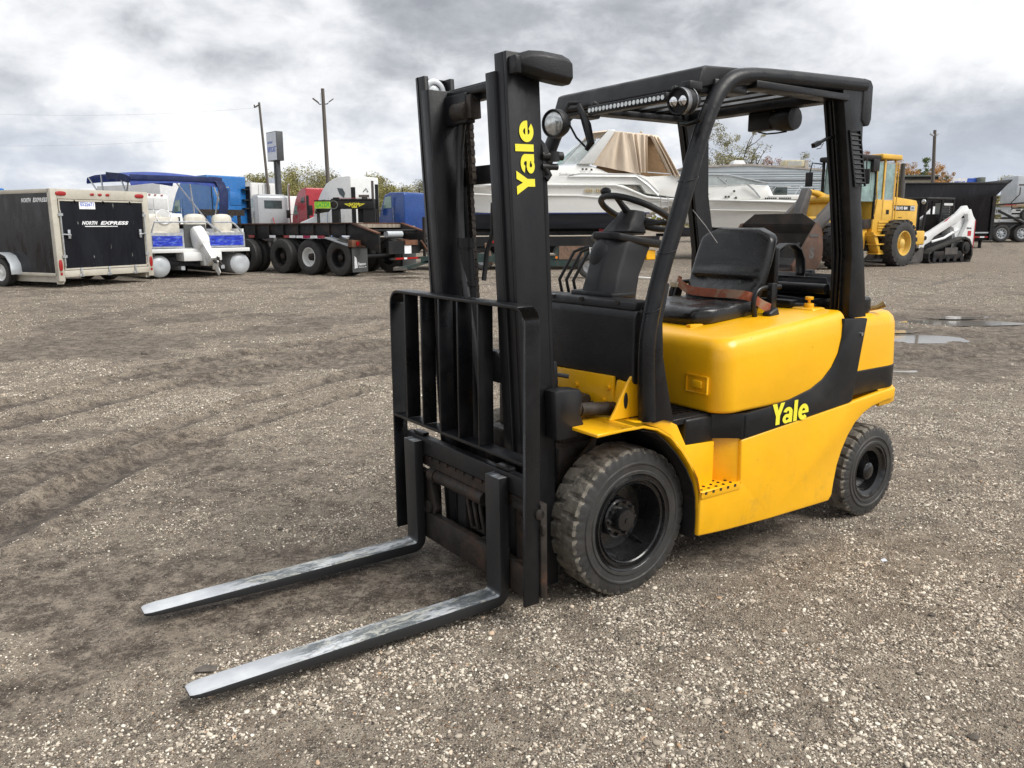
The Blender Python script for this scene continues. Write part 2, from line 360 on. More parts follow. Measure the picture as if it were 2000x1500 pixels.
# ------------------------------------------------------------------ ground
def seg_dist(px,py,pts):
    best=np.full(px.shape,1e9)
    for (a,b) in zip(pts[:-1],pts[1:]):
        ax,ay=a; bx,by=b; dx,dy=bx-ax,by-ay; t=np.clip(((px-ax)*dx+(py-ay)*dy)/(dx*dx+dy*dy),0,1)
        best=np.minimum(best,np.hypot(px-ax-t*dx,py-ay-t*dy))
    return best
def gp(u,v):    # point of the yard seen at that pixel (ground near the camera is level)
    y=8.; q=at(u,v,1.); sl=(q.z-CAMZ)
    for _ in range(30): y=max(1,min(60,(gz(q.x*y,y)-CAMZ)/sl))
    return (q.x*y,y)
def sm(pts,n=6):
    out=[]
    for i in range(len(pts)-1):
        p0=pts[max(i-1,0)];p1=pts[i];p2=pts[i+1];p3=pts[min(i+2,len(pts)-1)]
        for k in range(n):
            t=k/n; out.append(tuple(.5*((2*p1[j])+(-p0[j]+p2[j])*t+(2*p0[j]-5*p1[j]+4*p2[j]-p3[j])*t*t+(-p0[j]+3*p1[j]-3*p2[j]+p3[j])*t**3) for j in(0,1)))
    return out+[tuple(pts[-1])]
TR=[[(-60,808),(150,762),(400,705),(640,665),(760,640)],[(-60,850),(150,800),(350,752),(600,700),(760,672)],
    [(-60,1000),(100,925),(300,845),(500,780),(740,725)],[(-60,1060),(120,975),(300,890),(480,830),(700,765)],
    [(1745,700),(1850,690),(2050,670)],[(1800,560),(1900,540),(2100,520)]]
TRW=[sm([gp(*q) for q in t]) for t in TR]
MUD=[((790,1130),.75,.28,.95),((1480,1330),.42,.25,.35),((1250,640),0,0,0),((300,1150),.5,.35,.5),((1780,1060),.5,.5,.45),((120,1250),.6,.3,.5),((1850,660),2.6,.9,.8),((60,880),1.8,.7,.45),((250,700),4,1.2,.4),((500,640),4,1.2,.35),((120,940),1.2,.4,.4),((1780,720),1.3,.9,.7)]
GRV=[((1700,1480),.45,.25,.75),((1500,1440),.35,.18,.7),((900,1260),.9,.3,.45),((560,1060),.7,.35,.4),((1850,1120),.8,.4,.3),((1560,1190),.9,.35,.35),((600,900),1.6,.8,.35),((1850,1400),.7,.3,.5)]
PUD=[((1830,623),1.3,.5),((1925,628),.8,.42),((1775,654),.9,.5),((1765,697),.6,.42),((1770,717),.3,.2),((1895,614),.9,.3),((1700,640),.8,.3)]
MUDW=[(gp(*c),a,b,s) for c,a,b,s in MUD if a]; GRVW=[(gp(*c),a,b,s) for c,a,b,s in GRV]; PUDW=[(gp(*c),a,b) for c,a,b in PUD]
def fields(x,y):
    """height, gravel cover, wetness of the yard"""
    h=gbase(x,y); r=np.hypot(x,y)
    nearf=sstep(60,15,r)
    u=x*.96+y*.28; w=-x*.28+y*.96
    g=.55*fbm(x,y,.7,4,1)+.45*fbm(u*.3,w,1.5,4,3)
    g=.12+sstep(.40,.62,g)*.62+.9*(fbm(x,y,2.3,5,8)-.47)
    wob=(fbm(x,y,1.3,3,11)-.5)*.16+(fbm(x,y,9,3,13)-.5)*.05
    tr=np.zeros_like(x)
    for t in TRW:
        d=seg_dist(x,y,t)+wob; tr=np.maximum(tr,np.exp(-(d/.10)**2)*(.45+.55*sstep(.25,.42,fbm(x,y,2.2,4,21))))
        h=h+nearf*(-.045*np.exp(-(d/.11)**2)+.028*np.exp(-((d-.22)/.07)**2))
    for (c,a,b,s) in MUDW:
        q=((x-c[0])/a)**2+((y-c[1])/b)**2; g=g-s*np.exp(-q*.8)
    for (c,a,b,s) in GRVW:
        q=((x-c[0])/a)**2+((y-c[1])/b)**2; g=g+s*np.exp(-q*.8)
    g=g-1.0*tr
    wet=.9*tr+.35*sstep(.30,.0,g)
    h=h+nearf*((fbm(x,y,.5,3,5)-.5)*.03+(fbm(x,y,3,4,6)-.5)*.022+(fbm(x,y,14,3,7)-.5)*.011*(r<30))
    pd=np.zeros_like(x)
    for (c,a,b) in PUDW:
        q=((x-c[0])/a)**2+((y-c[1])/b)**2; pd=np.maximum(pd,np.exp(-q))
    h=h-pd*.05; g=g-pd*.6; wet=np.maximum(wet,pd*.9)
    # flatten where the lift truck stands so tyres meet the gravel
    for (c,s) in WH: h=h+(0.002-h)*np.exp(-(((x-c[0])**2+(y-c[1])**2)/s**2))*(y<9)
    return h,np.clip(g,0,1),np.clip(wet,0,1)
FA=R(-144.85); FC=(2.2462,2.8276); _c,_s=math.cos(FA),math.sin(FA)
FLOC=(-(FC[0]*_c-FC[1]*_s),-(FC[0]*_s+FC[1]*_c),0.0)
def f2w(x,y): return (FLOC[0]+x*_c-y*_s,FLOC[1]+x*_s+y*_c)
WH=[(f2w(0,.43),.25),(f2w(-1.67,.48),.22),(f2w(0,-.4),.25),(f2w(-1.67,-.45),.22),(f2w(1.1,.29),.2),(f2w(1.1,-.4),.2),(f2w(1.6,.29),.2),(f2w(1.6,-.4),.2)]
def polar(radii,angs,name,zoff=0):
    r=np.array(radii)[:,None]; a=np.array(angs)[None,:]
    x=(r*np.sin(a)).ravel(); y=(r*np.cos(a)).ravel(); nr,na=len(radii),len(angs)
    h,g,w=fields(x,y)
    me=bpy.data.meshes.new(name); me.vertices.add(nr*na+1)
    co_=np.column_stack([x,y,h+zoff]); co_=np.vstack([co_,[[0,0,co_[0,2]]]]); me.vertices.foreach_set('co',co_.ravel())
    i=np.arange(nr-1)[:,None]*na; j=np.arange(na)[None,:]; j2=(j+1)%na
    q=np.stack([i+j,i+na+j,i+na+j2,i+j2],-1).reshape(-1,4)[:,::-1]
    tri=np.stack([np.full(na,nr*na),np.arange(na),(np.arange(na)+1)%na],-1)[:,::-1]
    nq=len(q); me.loops.add(nq*4+na*3); me.loops.foreach_set('vertex_index',np.concatenate([q.ravel(),tri.ravel()]))
    me.polygons.add(nq+na); me.polygons.foreach_set('loop_start',np.concatenate([np.arange(nq)*4,nq*4+np.arange(na)*3]))
    me.update(); me.validate(); me.shade_smooth()
    for nm,d in (('gravel',g),('wet',w)):
        at_=me.attributes.new(nm,'FLOAT','POINT'); at_.data.foreach_set('value',np.append(d,.5).astype(np.float32))
    return me
rad=[.5]
while rad[-1]<24: rad.append(rad[-1]*1.0085)
while rad[-1]<3500: rad.append(rad[-1]*1.09)
an=list(np.radians(np.arange(-38,38,.2)))+list(np.radians(np.arange(38,322,4)))
gm=polar(rad,an,'ground')
def ground_mat():
    global nt,N,L
    M=bpy.data.materials.new('gravel_yard'); M.use_nodes=True; nt=M.node_tree; N=nt.nodes; L=nt.links; b=N['Principled BSDF']
    t=N.new('ShaderNodeTexCoord'); V=t.outputs['Object']
    def attr(n):
        a=N.new('ShaderNodeAttribute'); a.attribute_name=n; return a.outputs['Fac']
    G=attr('gravel'); Wt=attr('wet')
    G=mth('ADD',G,mth('MULTIPLY',mth('SUBTRACT',noise(V,16,7,.8),.5),1.1),clamp=True); Wt=mth('ADD',Wt,mth('MULTIPLY',mth('SUBTRACT',noise(V,21,7,.8),.5),.9),clamp=True)
    def vor(s,feat='F1'):
        n=N.new('ShaderNodeTexVoronoi'); n.inputs['Scale'].default_value=s; n.feature=feat; L.new(V,n.inputs['Vector']); return n
    heights=[]
    nb=noise(V,7,6,.65); nf=noise(V,45,5,.7)
    c=mixc(smap(nb,.3,.7),(.068,.052,.040),(.145,.118,.093))
    c=mixc(mth('MULTIPLY',smap(noise(V,.35,4,.6),.42,.6),.5),c,(.20,.165,.128))
    c=mixc(mth('MULTIPLY',smap(nf,.5,.6),.6),c,(.235,.195,.15))
    fr=smap(noise(V,5.5,9,.8),.44,.58); c=mixc(mth('MULTIPLY',fr,.55),c,(.25,.21,.165)); fd=smap(noise(V,2.7,9,.8,.4),.53,.62); c=mixc(mth('MULTIPLY',fd,.55),c,(.055,.04,.03))
    c=mixc(mth('MULTIPLY',smap(G,.1,.75),.32),c,(.19,.15,.112))
    c=mixc(mth('MULTIPLY',smap(G,.22,.0),.6),c,(.060,.043,.032))
    sp=smap(noise(V,13,9,.9),.50,.57); c=mixc(mth('MULTIPLY',sp,.55),c,(.44,.375,.30)); sd=smap(noise(V,17,9,.85,.3),.53,.60); c=mixc(mth('MULTIPLY',sd,.7),c,(.028,.021,.016)); s3=smap(noise(V,5.0,9,.92,.2),.50,.54); c=mixc(mth('MULTIPLY',s3,.5),c,(.36,.305,.24)); s4=smap(noise(V,6.3,9,.92,.2),.53,.57); c=mixc(mth('MULTIPLY',s4,.7),c,(.035,.027,.02))
    for (s,lo,hi,seed) in ((170,.20,.80,0),(95,.12,.95,1),(52,.66,1.6,2)):
        v=vor(s); rnd=N.new('ShaderNodeSeparateColor'); L.new(v.outputs['Color'],rnd.inputs[0])
        keep=mth('LESS_THAN',rnd.outputs[0],smap(G,lo-.35,hi,.06 if seed<2 else .0,.95 if seed<2 else .4))
        disc=smap(v.outputs['Distance'],.47,.30)
        k=mth('MULTIPLY',keep,disc)
        sc=ramp(rnd.outputs[1],[(0,(.10,.085,.07)),(.3,(.24,.205,.165)),(.6,(.42,.36,.29)),(.84,(.62,.55,.45)),(1,(.75,.69,.59))])
        sc=mixc(mth('MULTIPLY',mth('GREATER_THAN',rnd.outputs[2],.93),.6),sc,(.42,.24,.13))
        c=mixc(k,c,sc); heights.append(mth('MULTIPLY',mth('MULTIPLY',k,smap(v.outputs['Distance'],.5,.05)),60/s))
    c=mixc(mth('MULTIPLY',Wt,.72),c,mixc(1.0,c,(.38,.36,.35),'MULTIPLY'))
    big=smap(noise(V,.09,3,.5),.35,.65)
    c=mixc(mth('MULTIPLY',big,.25),c,mixc(1.0,c,(.72,.70,.68),'MULTIPLY'))
    L.new(c,b.inputs['Base Color'])
    L.new(mth('SUBTRACT',.92,mth('MULTIPLY',Wt,.45)),b.inputs['Roughness']); b.inputs['Specular IOR Level'].default_value=.3
    h=mth('ADD',mth('ADD',heights[0],heights[1]),mth('ADD',heights[2],mth('MULTIPLY',nf,.5)))
    bn=N.new('ShaderNodeBump'); bn.inputs['Strength'].default_value=1.0; bn.inputs['Distance'].default_value=.018; L.new(h,bn.inputs['Height'])
    L.new(bn.outputs[0],b.inputs['Normal']); MATS['gravel_yard']=M
ground_mat(); gm.materials.append(MATS['gravel_yard'])
go=bpy.data.objects.new('ground',gm); COL.objects.link(go); go['kind']='structure'; go['label']='brown muddy gravel yard with tyre ruts'
# puddles: flat sheets of water that the hollows of the ground cut to shape
def water():
    global nt,N,L
    M=bpy.data.materials.new('puddle_water'); M.use_nodes=True; nt=M.node_tree; N=nt.nodes; L=nt.links; b=N['Principled BSDF']
    b.inputs['Base Color'].default_value=(.20,.18,.155,1); b.inputs['Roughness'].default_value=.05; b.inputs['Specular IOR Level'].default_value=1.0
    b.inputs['IOR'].default_value=1.5; MATS['water']=M
water()
for (c,a,b) in PUDW:
    hh=float(np.mean(fields(np.array([c[0],c[0]+a*.3,c[0]-a*.3,c[0]]),np.array([c[1],c[1],c[1],c[1]+b*.3]))[0]))
    mb=MB(); mb.add([(c[0]+a*1.2*math.cos(t),c[1]+b*1.2*math.sin(t),hh+.008) for t in np.linspace(0,2*math.pi,24,endpoint=False)],[tuple(range(24))])
    o=part('puddle',mb,'water',clean=False); o['kind']='structure'
# loose stones: one ground cover object, instanced pebbles on points
def pebbles():
    rs=np.random.RandomState(11); pts=[];sc=[]
    def batch(n,rmin,rmax,smin,smax,pw,thr):
        u=rs.rand(n); r=rmin+(rmax-rmin)*u**pw; a=rs.uniform(R(-36),R(36),n); x=r*np.sin(a); y=r*np.cos(a)
        h,g,w=fields(x,y); dens=np.clip((g-thr)*1.25+.06,0,1)*(.15+.85*sstep(.38,.58,fbm(x,y,7,4,31)))
        k=(rs.rand(n)<dens)
        x,y,h,g=x[k],y[k],h[k],g[k]; s=smin+(smax-smin)*rs.rand(k.sum())**2.6
        pts.append(np.column_stack([x,y,h+s*.12])); sc.append(s)
    batch(620000,1.7,11,.0024,.0056,.75,.05)
    batch(60000,1.7,8,.005,.0095,.8,.30)
    batch(260000,8.5,27,.0045,.012,.9,.06)
    batch(2600,1.7,11,.009,.016,.8,.12)
    p=np.vstack(pts); s=np.concatenate(sc)
    me=bpy.data.meshes.new('loose_gravel'); me.vertices.add(len(p)); me.vertices.foreach_set('co',p.ravel())
    A=me.attributes.new('sc','FLOAT_VECTOR','POINT'); v=np.column_stack([s*rs.uniform(.8,1.5,len(s)),s*rs.uniform(.7,1.1,len(s)),s*rs.uniform(.45,.8,len(s))]).astype(np.float32); A.data.foreach_set('vector',v.ravel())
    A=me.attributes.new('rt','FLOAT_VECTOR','POINT'); v=np.column_stack([rs.uniform(-.4,.4,len(s)),rs.uniform(-.4,.4,len(s)),rs.uniform(0,6.28,len(s))]).astype(np.float32); A.data.foreach_set('vector',v.ravel())
    global nt,N,L
    M=bpy.data.materials.new('pebble'); M.use_nodes=True; nt=M.node_tree; N=nt.nodes; L=nt.links; b=N['Principled BSDF']
    oi=N.new('ShaderNodeObjectInfo')
    c=ramp(oi.outputs['Random'],[(0,(.08,.068,.055)),(.2,(.20,.168,.135)),(.5,(.40,.345,.275)),(.78,(.62,.55,.45)),(.95,(.78,.72,.62)),(1,(.46,.30,.18))])
    L.new(c,b.inputs['Base Color']); b.inputs['Roughness'].default_value=.8
    o=bpy.data.objects.new('loose_gravel',me); COL.objects.link(o); o['kind']='stuff'; tag(o,'pale loose gravel stones scattered over the muddy yard','gravel')
    ng=bpy.data.node_groups.new('stones','GeometryNodeTree'); ng.interface.new_socket('Geometry',in_out='INPUT',socket_type='NodeSocketGeometry'); ng.interface.new_socket('Geometry',in_out='OUTPUT',socket_type='NodeSocketGeometry')
    n=ng.nodes; l=ng.links; gi=n.new('NodeGroupInput'); gout=n.new('NodeGroupOutput'); ip=n.new('GeometryNodeInstanceOnPoints')
    ic=n.new('GeometryNodeMeshIcoSphere'); ic.inputs['Subdivisions'].default_value=1; ic.inputs['Radius'].default_value=1
    sp=n.new('GeometryNodeSetPosition'); nz=n.new('ShaderNodeTexNoise'); nz.inputs['Scale'].default_value=1.3; 
    vm=n.new('ShaderNodeVectorMath'); vm.operation='SUBTRACT'; vm.inputs[1].default_value=(.5,.5,.5); l.new(nz.outputs['Color'],vm.inputs[0])
    l.new(ic.outputs[0],sp.inputs[0]); l.new(vm.outputs[0],sp.inputs['Offset'])
    sh=n.new('GeometryNodeSetShadeSmooth'); l.new(sp.outputs[0],sh.inputs[0]); sm_=n.new('GeometryNodeSetMaterial'); sm_.inputs['Material'].default_value=M; l.new(sh.outputs[0],sm_.inputs[0])
    def na(nm):
        a=n.new('GeometryNodeInputNamedAttribute'); a.data_type='FLOAT_VECTOR'; a.inputs[0].default_value=nm; return a.outputs[0]
    m2p=n.new('GeometryNodeMeshToPoints'); l.new(gi.outputs[0],m2p.inputs[0])
    l.new(m2p.outputs[0],ip.inputs['Points']); l.new(sm_.outputs[0],ip.inputs['Instance']); l.new(na('sc'),ip.inputs['Scale']); 
    e2r=n.new('FunctionNodeEulerToRotation'); l.new(na('rt'),e2r.inputs[0]); l.new(e2r.outputs[0],ip.inputs['Rotation'])
    l.new(ip.outputs[0],gout.inputs[0]); md=o.modifiers.new('stones','NODES'); md.node_group=ng
    print('pebbles',len(s))
pebbles()
# ------------------------------------------------------------------ lift truck
FK=thing('forklift','yellow and black four wheeled forklift with forks lowered onto the gravel','forklift',FLOC,FA)
def K(p): return Vector((p[0]+.053*p[2]+.004,p[1],p[2]))      # mast and carriage lean forward
def KM(): return MB(K)
def KC(p): return Vector((p[0]+.0155+.012*p[2],p[1],p[2]))
def KMC(): return MB(KC)
def lift_tyre(c,w,r,rr,lugs,side):
    """solid tyre with shoulder lugs; axis y, outer side = side"""
    x,y,z=c; h=w/2
    prof=[(rr,-h+.012),(rr+.012,-h+.002),(rr+(r-rr)*.45,-h-.004),(r-.056,-h),(r-.03,-h+.002),(r-.010,-h+.006),(r-.001,-h+.016),(r,-h*.35),(r+.001,0),(r,h*.35),(r-.001,h-.016),(r-.010,h-.006),(r-.030,h-.001),(r-.052,h+.001),(r-.056,h+.006),(r-.062,h+.006),(r-.066,h+.002),(rr+.022,h+.001),(rr+.018,h+.005),(rr+.006,h+.004),(rr,h-.012)]
    mis=[0,0,0,0,0,1,1,1,1,1,1]+[0]*9
    n=lugs*10; rs=random.Random(int(r*999)+side)
    jit=[rs.uniform(.75,1.1) for _ in range(lugs)]
    def fn(rad,hh,k):
        lg=k//10; sd=1 if hh>0 else -1
        qq=(k+(5 if sd<0 else 0)+int(abs(hh)/h*2.2))%10
        out=rad
        if rad>r-.035 and abs(hh)>h*.3 and qq in(0,1): out=rad-.013*jit[lg]
        elif rad>r-.035 and abs(hh)>h*.9 and qq==5: out=rad-.006
        return out
    mb=MB(); rings=[]
    cc=Vector((x,y,z))
    for (rad,hh) in prof:
        rings.append([cc+Vector((fn(rad,hh,k)*math.cos(2*math.pi*k/n),hh,fn(rad,hh,k)*math.sin(2*math.pi*k/n))) for k in range(n)])
    for i in range(len(rings)-1): mb.mi=mis[i]; mb.loft([rings[i],rings[i+1]],False)
    return mb
def lift_wheel(c,w,r,rr,lugs,side,front):
    wh=part('wheel',lift_tyre(c,w,r,rr,lugs,side),['tyre_side','tyre_tread'],FK,ang=30)
    x,y,z=c; s=side; h=w/2
    mb=MB(); e=lambda v:s*v
    pr=[(rr+.006,e(h-.018)),(rr+.002,e(h)),(rr-.006,e(h-.006)),(rr-.010,e(h-.006)),(rr-.013,e(h+.003)),(rr-.018,e(h+.003)),(rr-.022,e(h-.010)),(rr-.028,e(h-.011)),(rr-.033,e(h-.004)),(rr-.038,e(h-.008)),(rr-.043,e(h-.03)),(rr-.048,e(h-.09)),(rr-.06,e(h-.115)),(rr*.5,e(h-.12)),(.02,e(h-.12))]
    if not front: pr=[(rr+.006,e(h-.018)),(rr+.004,e(h)),(rr-.010,e(h+.002)),(rr-.016,e(h-.012)),(rr-.035,e(h-.02)),(rr-.042,e(h-.07)),(rr*.5,e(h-.08)),(.02,e(h-.08))]
    mb.lathe([(a,b) for a,b in pr],(x,y,z),'y',48,cap=False); part('rim',mb,'gloss_black',wh)
    mb=MB()
    if front:
        mb.lathe([(.086,e(h-.115)),(.086,e(h-.078)),(.080,e(h-.072)),(.052,e(h-.074)),(.050,e(h-.048)),(.044,e(h-.038)),(.012,e(h-.035)),(.010,e(h-.030)),(.001,e(h-.030))],c,'y',32,cap=False)
        part('hub',mb,'gloss_black',wh)
        for k in range(10):
            mb=MB(); a=2*math.pi*k/10; mb.cyl((x+.070*math.cos(a),y+e(h-.09),z+.070*math.sin(a)),(x+.070*math.cos(a),y+e(h-.060),z+.070*math.sin(a)),.0085,None,6); part('wheel_nut',mb,'gloss_black',wh,flat=True)
        mb=MB(); mb.cyl((x-.09,y+e(h-.11),z-.1),(x-.105,y+e(h-.04),z-.125),.005,None,6); part('valve_stem',mb,'gloss_black',wh)
    else:
        mb.lathe([(.05,e(h-.08)),(.05,e(h-.03)),(.046,e(h-.012)),(.035,e(h-.004)),(.015,e(h)),(.001,e(h))],c,'y',32,cap=False); part('hub_cap',mb,'gloss_black',wh)
    return wh
lift_wheel((0,.416,.3144),.178,.3144,.205,24,1,True)
lift_wheel((0,-.40,.3144),.178,.3144,.205,24,-1,True)
lift_wheel((-1.674,.478,.2447),.148,.2447,.145,26,1,False)
lift_wheel((-1.674,-.44,.2447),.148,.2447,.145,26,-1,False)
mb=MB(); mb.cyl((0,-.36,.3144),(0,.36,.3144),.08,None,16); mb.box(-.16,.14,-.16,.16,.2,.52); part('drive_axle',mb,'greasy_iron',FK,.01)
mb=MB(); mb.box(-1.74,-1.6,-.38,.42,.20,.30); part('steer_axle',mb,'frame_black',FK,.01)
# heavy sans lettering drawn as outlines
def logo(parent,o,xd,yd,h,w):
    def el(cx,cy,rx,ry,a0,a1,n=18): return [(cx+rx*math.cos(R(a0+(a1-a0)*i/n)),cy+ry*math.sin(R(a0+(a1-a0)*i/n))) for i in range(n+1)]
    def band(a,b): return [[a[i],a[i+1],b[i+1],b[i]] for i in range(len(a)-1)]
    P=[]   # (layer, polygon)
    x=0; P.append((0,[(0,1.4),(.40,1.4),(.58,.93),(.76,1.4),(1.14,1.4),(.76,.56),(.76,0),(.39,0),(.39,.56)]))
    x=1.00; q=[(x+.60,0),(x+.94,0),(x+.94,.70),(x+.60,.70)]; P.append((0,q))
    P+=[(1,f) for f in band(el(x+.49,.66,.45,.38,0,165),el(x+.49,.66,.11,.14,0,165))]
    P+=[(2,f) for f in band(el(x+.38,.29,.36,.31,20,340,24),el(x+.42,.28,.11,.10,20,340,24))]; P.append((3,[(x+.42,.36),(x+.66,.40),(x+.66,.60),(x+.42,.58)]))
    x=2.06; P.append((0,[(x,0),(x+.34,0),(x+.34,1.4),(x,1.4)]))
    x=2.50; P+=[(1,f) for f in band(el(x+.5,.51,.50,.54,0,318,30),el(x+.5,.51,.165,.25,0,318,30))]; P.append((2,[(x+.25,.42),(x+1.0,.42),(x+1.0,.60),(x+.25,.60)]))
    W_=3.5; xd=Vector(xd).normalized(); yd=Vector(yd).normalized(); n=xd.cross(yd).normalized(); mb=MB(); o=Vector(o)
    for ly,pg in P: mb.add([o+xd*((a-W_/2)*w/W_)+yd*((b-.7)*h/1.4)+n*(.0004+.00025*ly) for a,b in pg],[tuple(range(len(pg)))])
    return part('brand_lettering',mb,'lettering_yellow',parent,clean=False,flat=True)
# chassis
mb=MB(); mb.box(-.02,.21,-.27,.27,.30,.62); mb.box(.0,.16,-.25,.24,.60,.82); part('transmission_housing',mb,'greasy_iron',FK,.02,2)
mb=MB(); mb.box(-1.5,-.3,-.46,.44,.2,.6); mb.box(-.3,.0,-.3,.26,.32,.72); part('chassis',mb,'frame_black',FK,.01)
# yellow lower side panel
def arc(cx,cz,r,a0,a1,n): return [(cx+r*math.cos(R(a0+(a1-a0)*i/n)),cz+r*math.sin(R(a0+(a1-a0)*i/n))) for i in range(n+1)]
low=[(-.318,.205),(-.50,.192),(-.80,.180),(-1.27,.172),(-1.295,.20),(-1.303,.262),(-1.322,.35),(-1.352,.42),(-1.395,.487),(-1.45,.545),(-1.52,.587),(-1.595,.612),(-1.70,.626),(-1.80,.632),(-1.80,.692),(-1.653,.682),(-1.406,.660),(-.95,.626),(-.575,.597),(-.580,.415),(-.58,.400),(-.322,.404)]
for s,y in ((1,.580),(-1,-.580)):
    mb=MB(); mb.prism(low,'y',y-.03*s,y); part('side_panel',mb,'yellow_paint',FK,.009,3)
# footwell riser behind the step
mb=MB(); mb.prism([(-.34,.455),(-.46,.455),(-.50,.47),(-.555,.545),(-.578,.565),(-.60,.565),(-.60,.40),(-.34,.40)],'z',.36,.618); part('step_riser',mb,'yellow_paint',FK,.006,2)
mb=MB(); mb.box(-.578,-.325,.44,.585,.392,.402); mb.box(-.578,-.325,.577,.585,.372,.402); st=part('step',mb,'yellow_paint',FK,.003,2)
mb=MB()
for i in range(5):
    for j in range(4):
        X0=-.352-i*.047; Y0=.468+j*.03
        mb.obox((X0,Y0,.4035),(.013,.006,.004),(0,0,.8)); mb.obox((X0,Y0,.4035),(.013,.006,.0042),(0,0,-.8))
    mb.obox((-.352-i*.047,.5855,.396),(.013,.002,.012))
part('step_tread_hole',mb,'frame_black',st,kind='stuff',flat=True)
# black waist stripe sweeping up into the rear pillar
strp=[(-.575,.597),(-.95,.626),(-1.404,.663),(-1.425,.76),(-1.455,.92),(-1.487,1.075),(-1.40,1.078),(-1.292,1.085),(-1.284,1.0),(-1.262,.92),(-1.215,.855),(-1.15,.805),(-1.06,.768),(-.906,.738),(-.75,.722),(-.575,.712)]
for s,y in ((1,.582),(-1,-.582)):
    mb=MB(); mb.prism(strp,'y',y-.035*s,y); sp_=part('side_trim',mb,'trim_black',FK,.006,2)
    if s>0:
        logo(sp_,(-.909,y+.002,.681),(-1,0,.0),(-.03,0,1),.100,.272)
        mb=MB(); mb.cyl((-1.44,y-.002,1.0),(-1.44,y+.006,1.0),.009,None,10); part('bolt',mb,'chrome',sp_)
mb=MB(); mb.prism([(-.46,.505),(-.485,.515),(-.545,.56),(-.575,.582),(-.60,.582),(-.60,.50),(-.46,.45)],'z',.604,.716); part('corner_trim',mb,'trim_black',FK,.004,2)
mb=MB(); mb.box(-.48,-.30,.30,.503,.59,.712); part('floor_side',mb,'trim_black',FK,.012,3)
mb=MB(); mb.box(-.50,-.06,-.5,.49,.69,.718); fl=part('floor_plate',mb,'black_plastic',FK,.003,1)
mb=MB()
for i in range(9):
    mb.obox((-.13-i*.038,.30,.7195),(.006,.26,.005),(0,0,.35)); 
mb.strip([(-.47,.12),(-.11,.12),(-.11,.46),(-.47,.46),(-.47,.12)],.006,.718,.723,'z'); part('floor_mat_rib',mb,'trim_black',fl,flat=True)
# hood
def hood(y0,y1):
    # rings in plan along x with rounded shoulders
    rings=[]
    prof=[(-.455,.715,.965,.02),(-.448,.72,1.0,.03),(-.458,.718,1.022,.045),(-.50,.715,1.048,.055),(-.62,.70,1.062,.06),(-.80,.70,1.078,.06),(-1.00,.70,1.094,.055),(-1.18,.70,1.104,.05),(-1.29,.70,1.106,.04),(-1.315,.70,1.09,.03)]
    for (x,zb,zt,rd) in prof:
        a=[]
        for k in range(7):
            t=R(90*k/6); a.append((x,y1-rd*1.3+rd*1.3*math.sin(t)-.02,zt-rd+rd*math.cos(t)))
        b=[(x,y0+(y1-p[1]),p[2]) for p in a][::-1]
        rings.append([(x,y0+.02,zb)]+b+a+[(x,y1-.02,zb)])
    return rings
def hood2():
    rings=[]
    for (sv,ins) in ((0,.012),(.02,.003),(.05,0),(.70,.0),(.84,.003),(.90,.009),(.95,.019),(.985,.033),(1.0,.050)):
        x1=-.437-ins; x0=-1.315; yy=.574-ins; r_=.095-ins*.4
        pl=[(x0,-yy+.02),(x0,yy)]
        n=8
        pl+=[(x1-r_+r_*math.sin(R(90*i/n)),yy-r_+r_*math.cos(R(90*i/n))) for i in range(n+1)]
        pl+=[(x1-.06+.06*math.cos(R(90*i/4)),-yy+.08-.06*math.sin(R(90*i/4))) for i in range(5)]
        rings.append([(x,y,.722+(1.045+.075*(-.437-x)/.88-.722)*sv) for x,y in pl])
    return rings
mb=MB(); mb.loft(hood2())
hd=part('hood',mb,'yellow_paint',FK,ang=50)
# bulged cheek of the hood that fills the sweep of the stripe
ck=[(-.592,.722),(-.75,.728),(-.906,.744),(-1.06,.775),(-1.15,.812),(-1.207,.858),(-1.255,.92),(-1.278,1.0),(-1.286,1.06),(-1.27,1.078),(-1.2,1.078),(-1.0,1.066),(-.80,1.048),(-.66,1.022),(-.585,.985),(-.55,.93),(-.535,.80),(-.55,.735)]
mb=MB(); mb.box(-.442,-.432,.375,.50,.803,.883); lt=part('latch_plate',mb,'yellow_paint',FK,.006,2)
mb=MB(); mb.box(-.433,-.415,.42,.475,.828,.862); part('latch_handle',mb,'yellow_paint',lt,.006,2)
mb=MB(); mb.strip([(.375,.803),(.50,.803),(.50,.883),(.375,.883),(.375,.803)],.007,-.436,-.425,'x'); part('latch_frame',mb,'yellow_paint',lt,.002,1)
# rear deck and counterweight
mb=MB(); mb.box(-1.62,-1.28,-.44,.44,.95,1.088); mb.box(-1.36,-1.24,.30,.44,1.06,1.125); part('rear_deck',mb,'yellow_paint',FK,.02,4,50)
mb=MB(); mb.cyl((-1.29,.38,1.12),(-1.29,.38,1.145),.024,None,14); mb.cyl((-1.29,.38,1.145),(-1.29,.38,1.165),.007); mb.cyl((-1.29,.38,1.163),(-1.29,.38,1.178),.021,None,12); part('latch_knob',mb,'yellow_paint',FK,.003,2)
def cwplan(dx,hw,x0=-1.44,rr=.2,xr=-1.961,n=8):
    xr+=dx; c=(xr+rr,hw-rr); p=[(x0,hw)]
    p+=[(c[0]-rr*math.sin(R(90*i/n)),c[1]+rr*math.cos(R(90*i/n))) for i in range(n+1)]
    q=[(x,-y) for x,y in p[::-1]]; return p+q
def cwbody(levels,name,mat,x0=-1.44):
    mb=MB(); mb.loft([[(x,y,z) for x,y in cwplan(dx,hw,x0)] for (z,dx,hw) in levels]); return part(name,mb,mat,FK,ang=45)
cwbody([(.805,0,.548),(.86,.0,.546),(1.02,.004,.540),(1.055,.012,.532),(1.078,.028,.516),(1.086,.055,.49)],'counterweight','yellow_paint',-1.47)
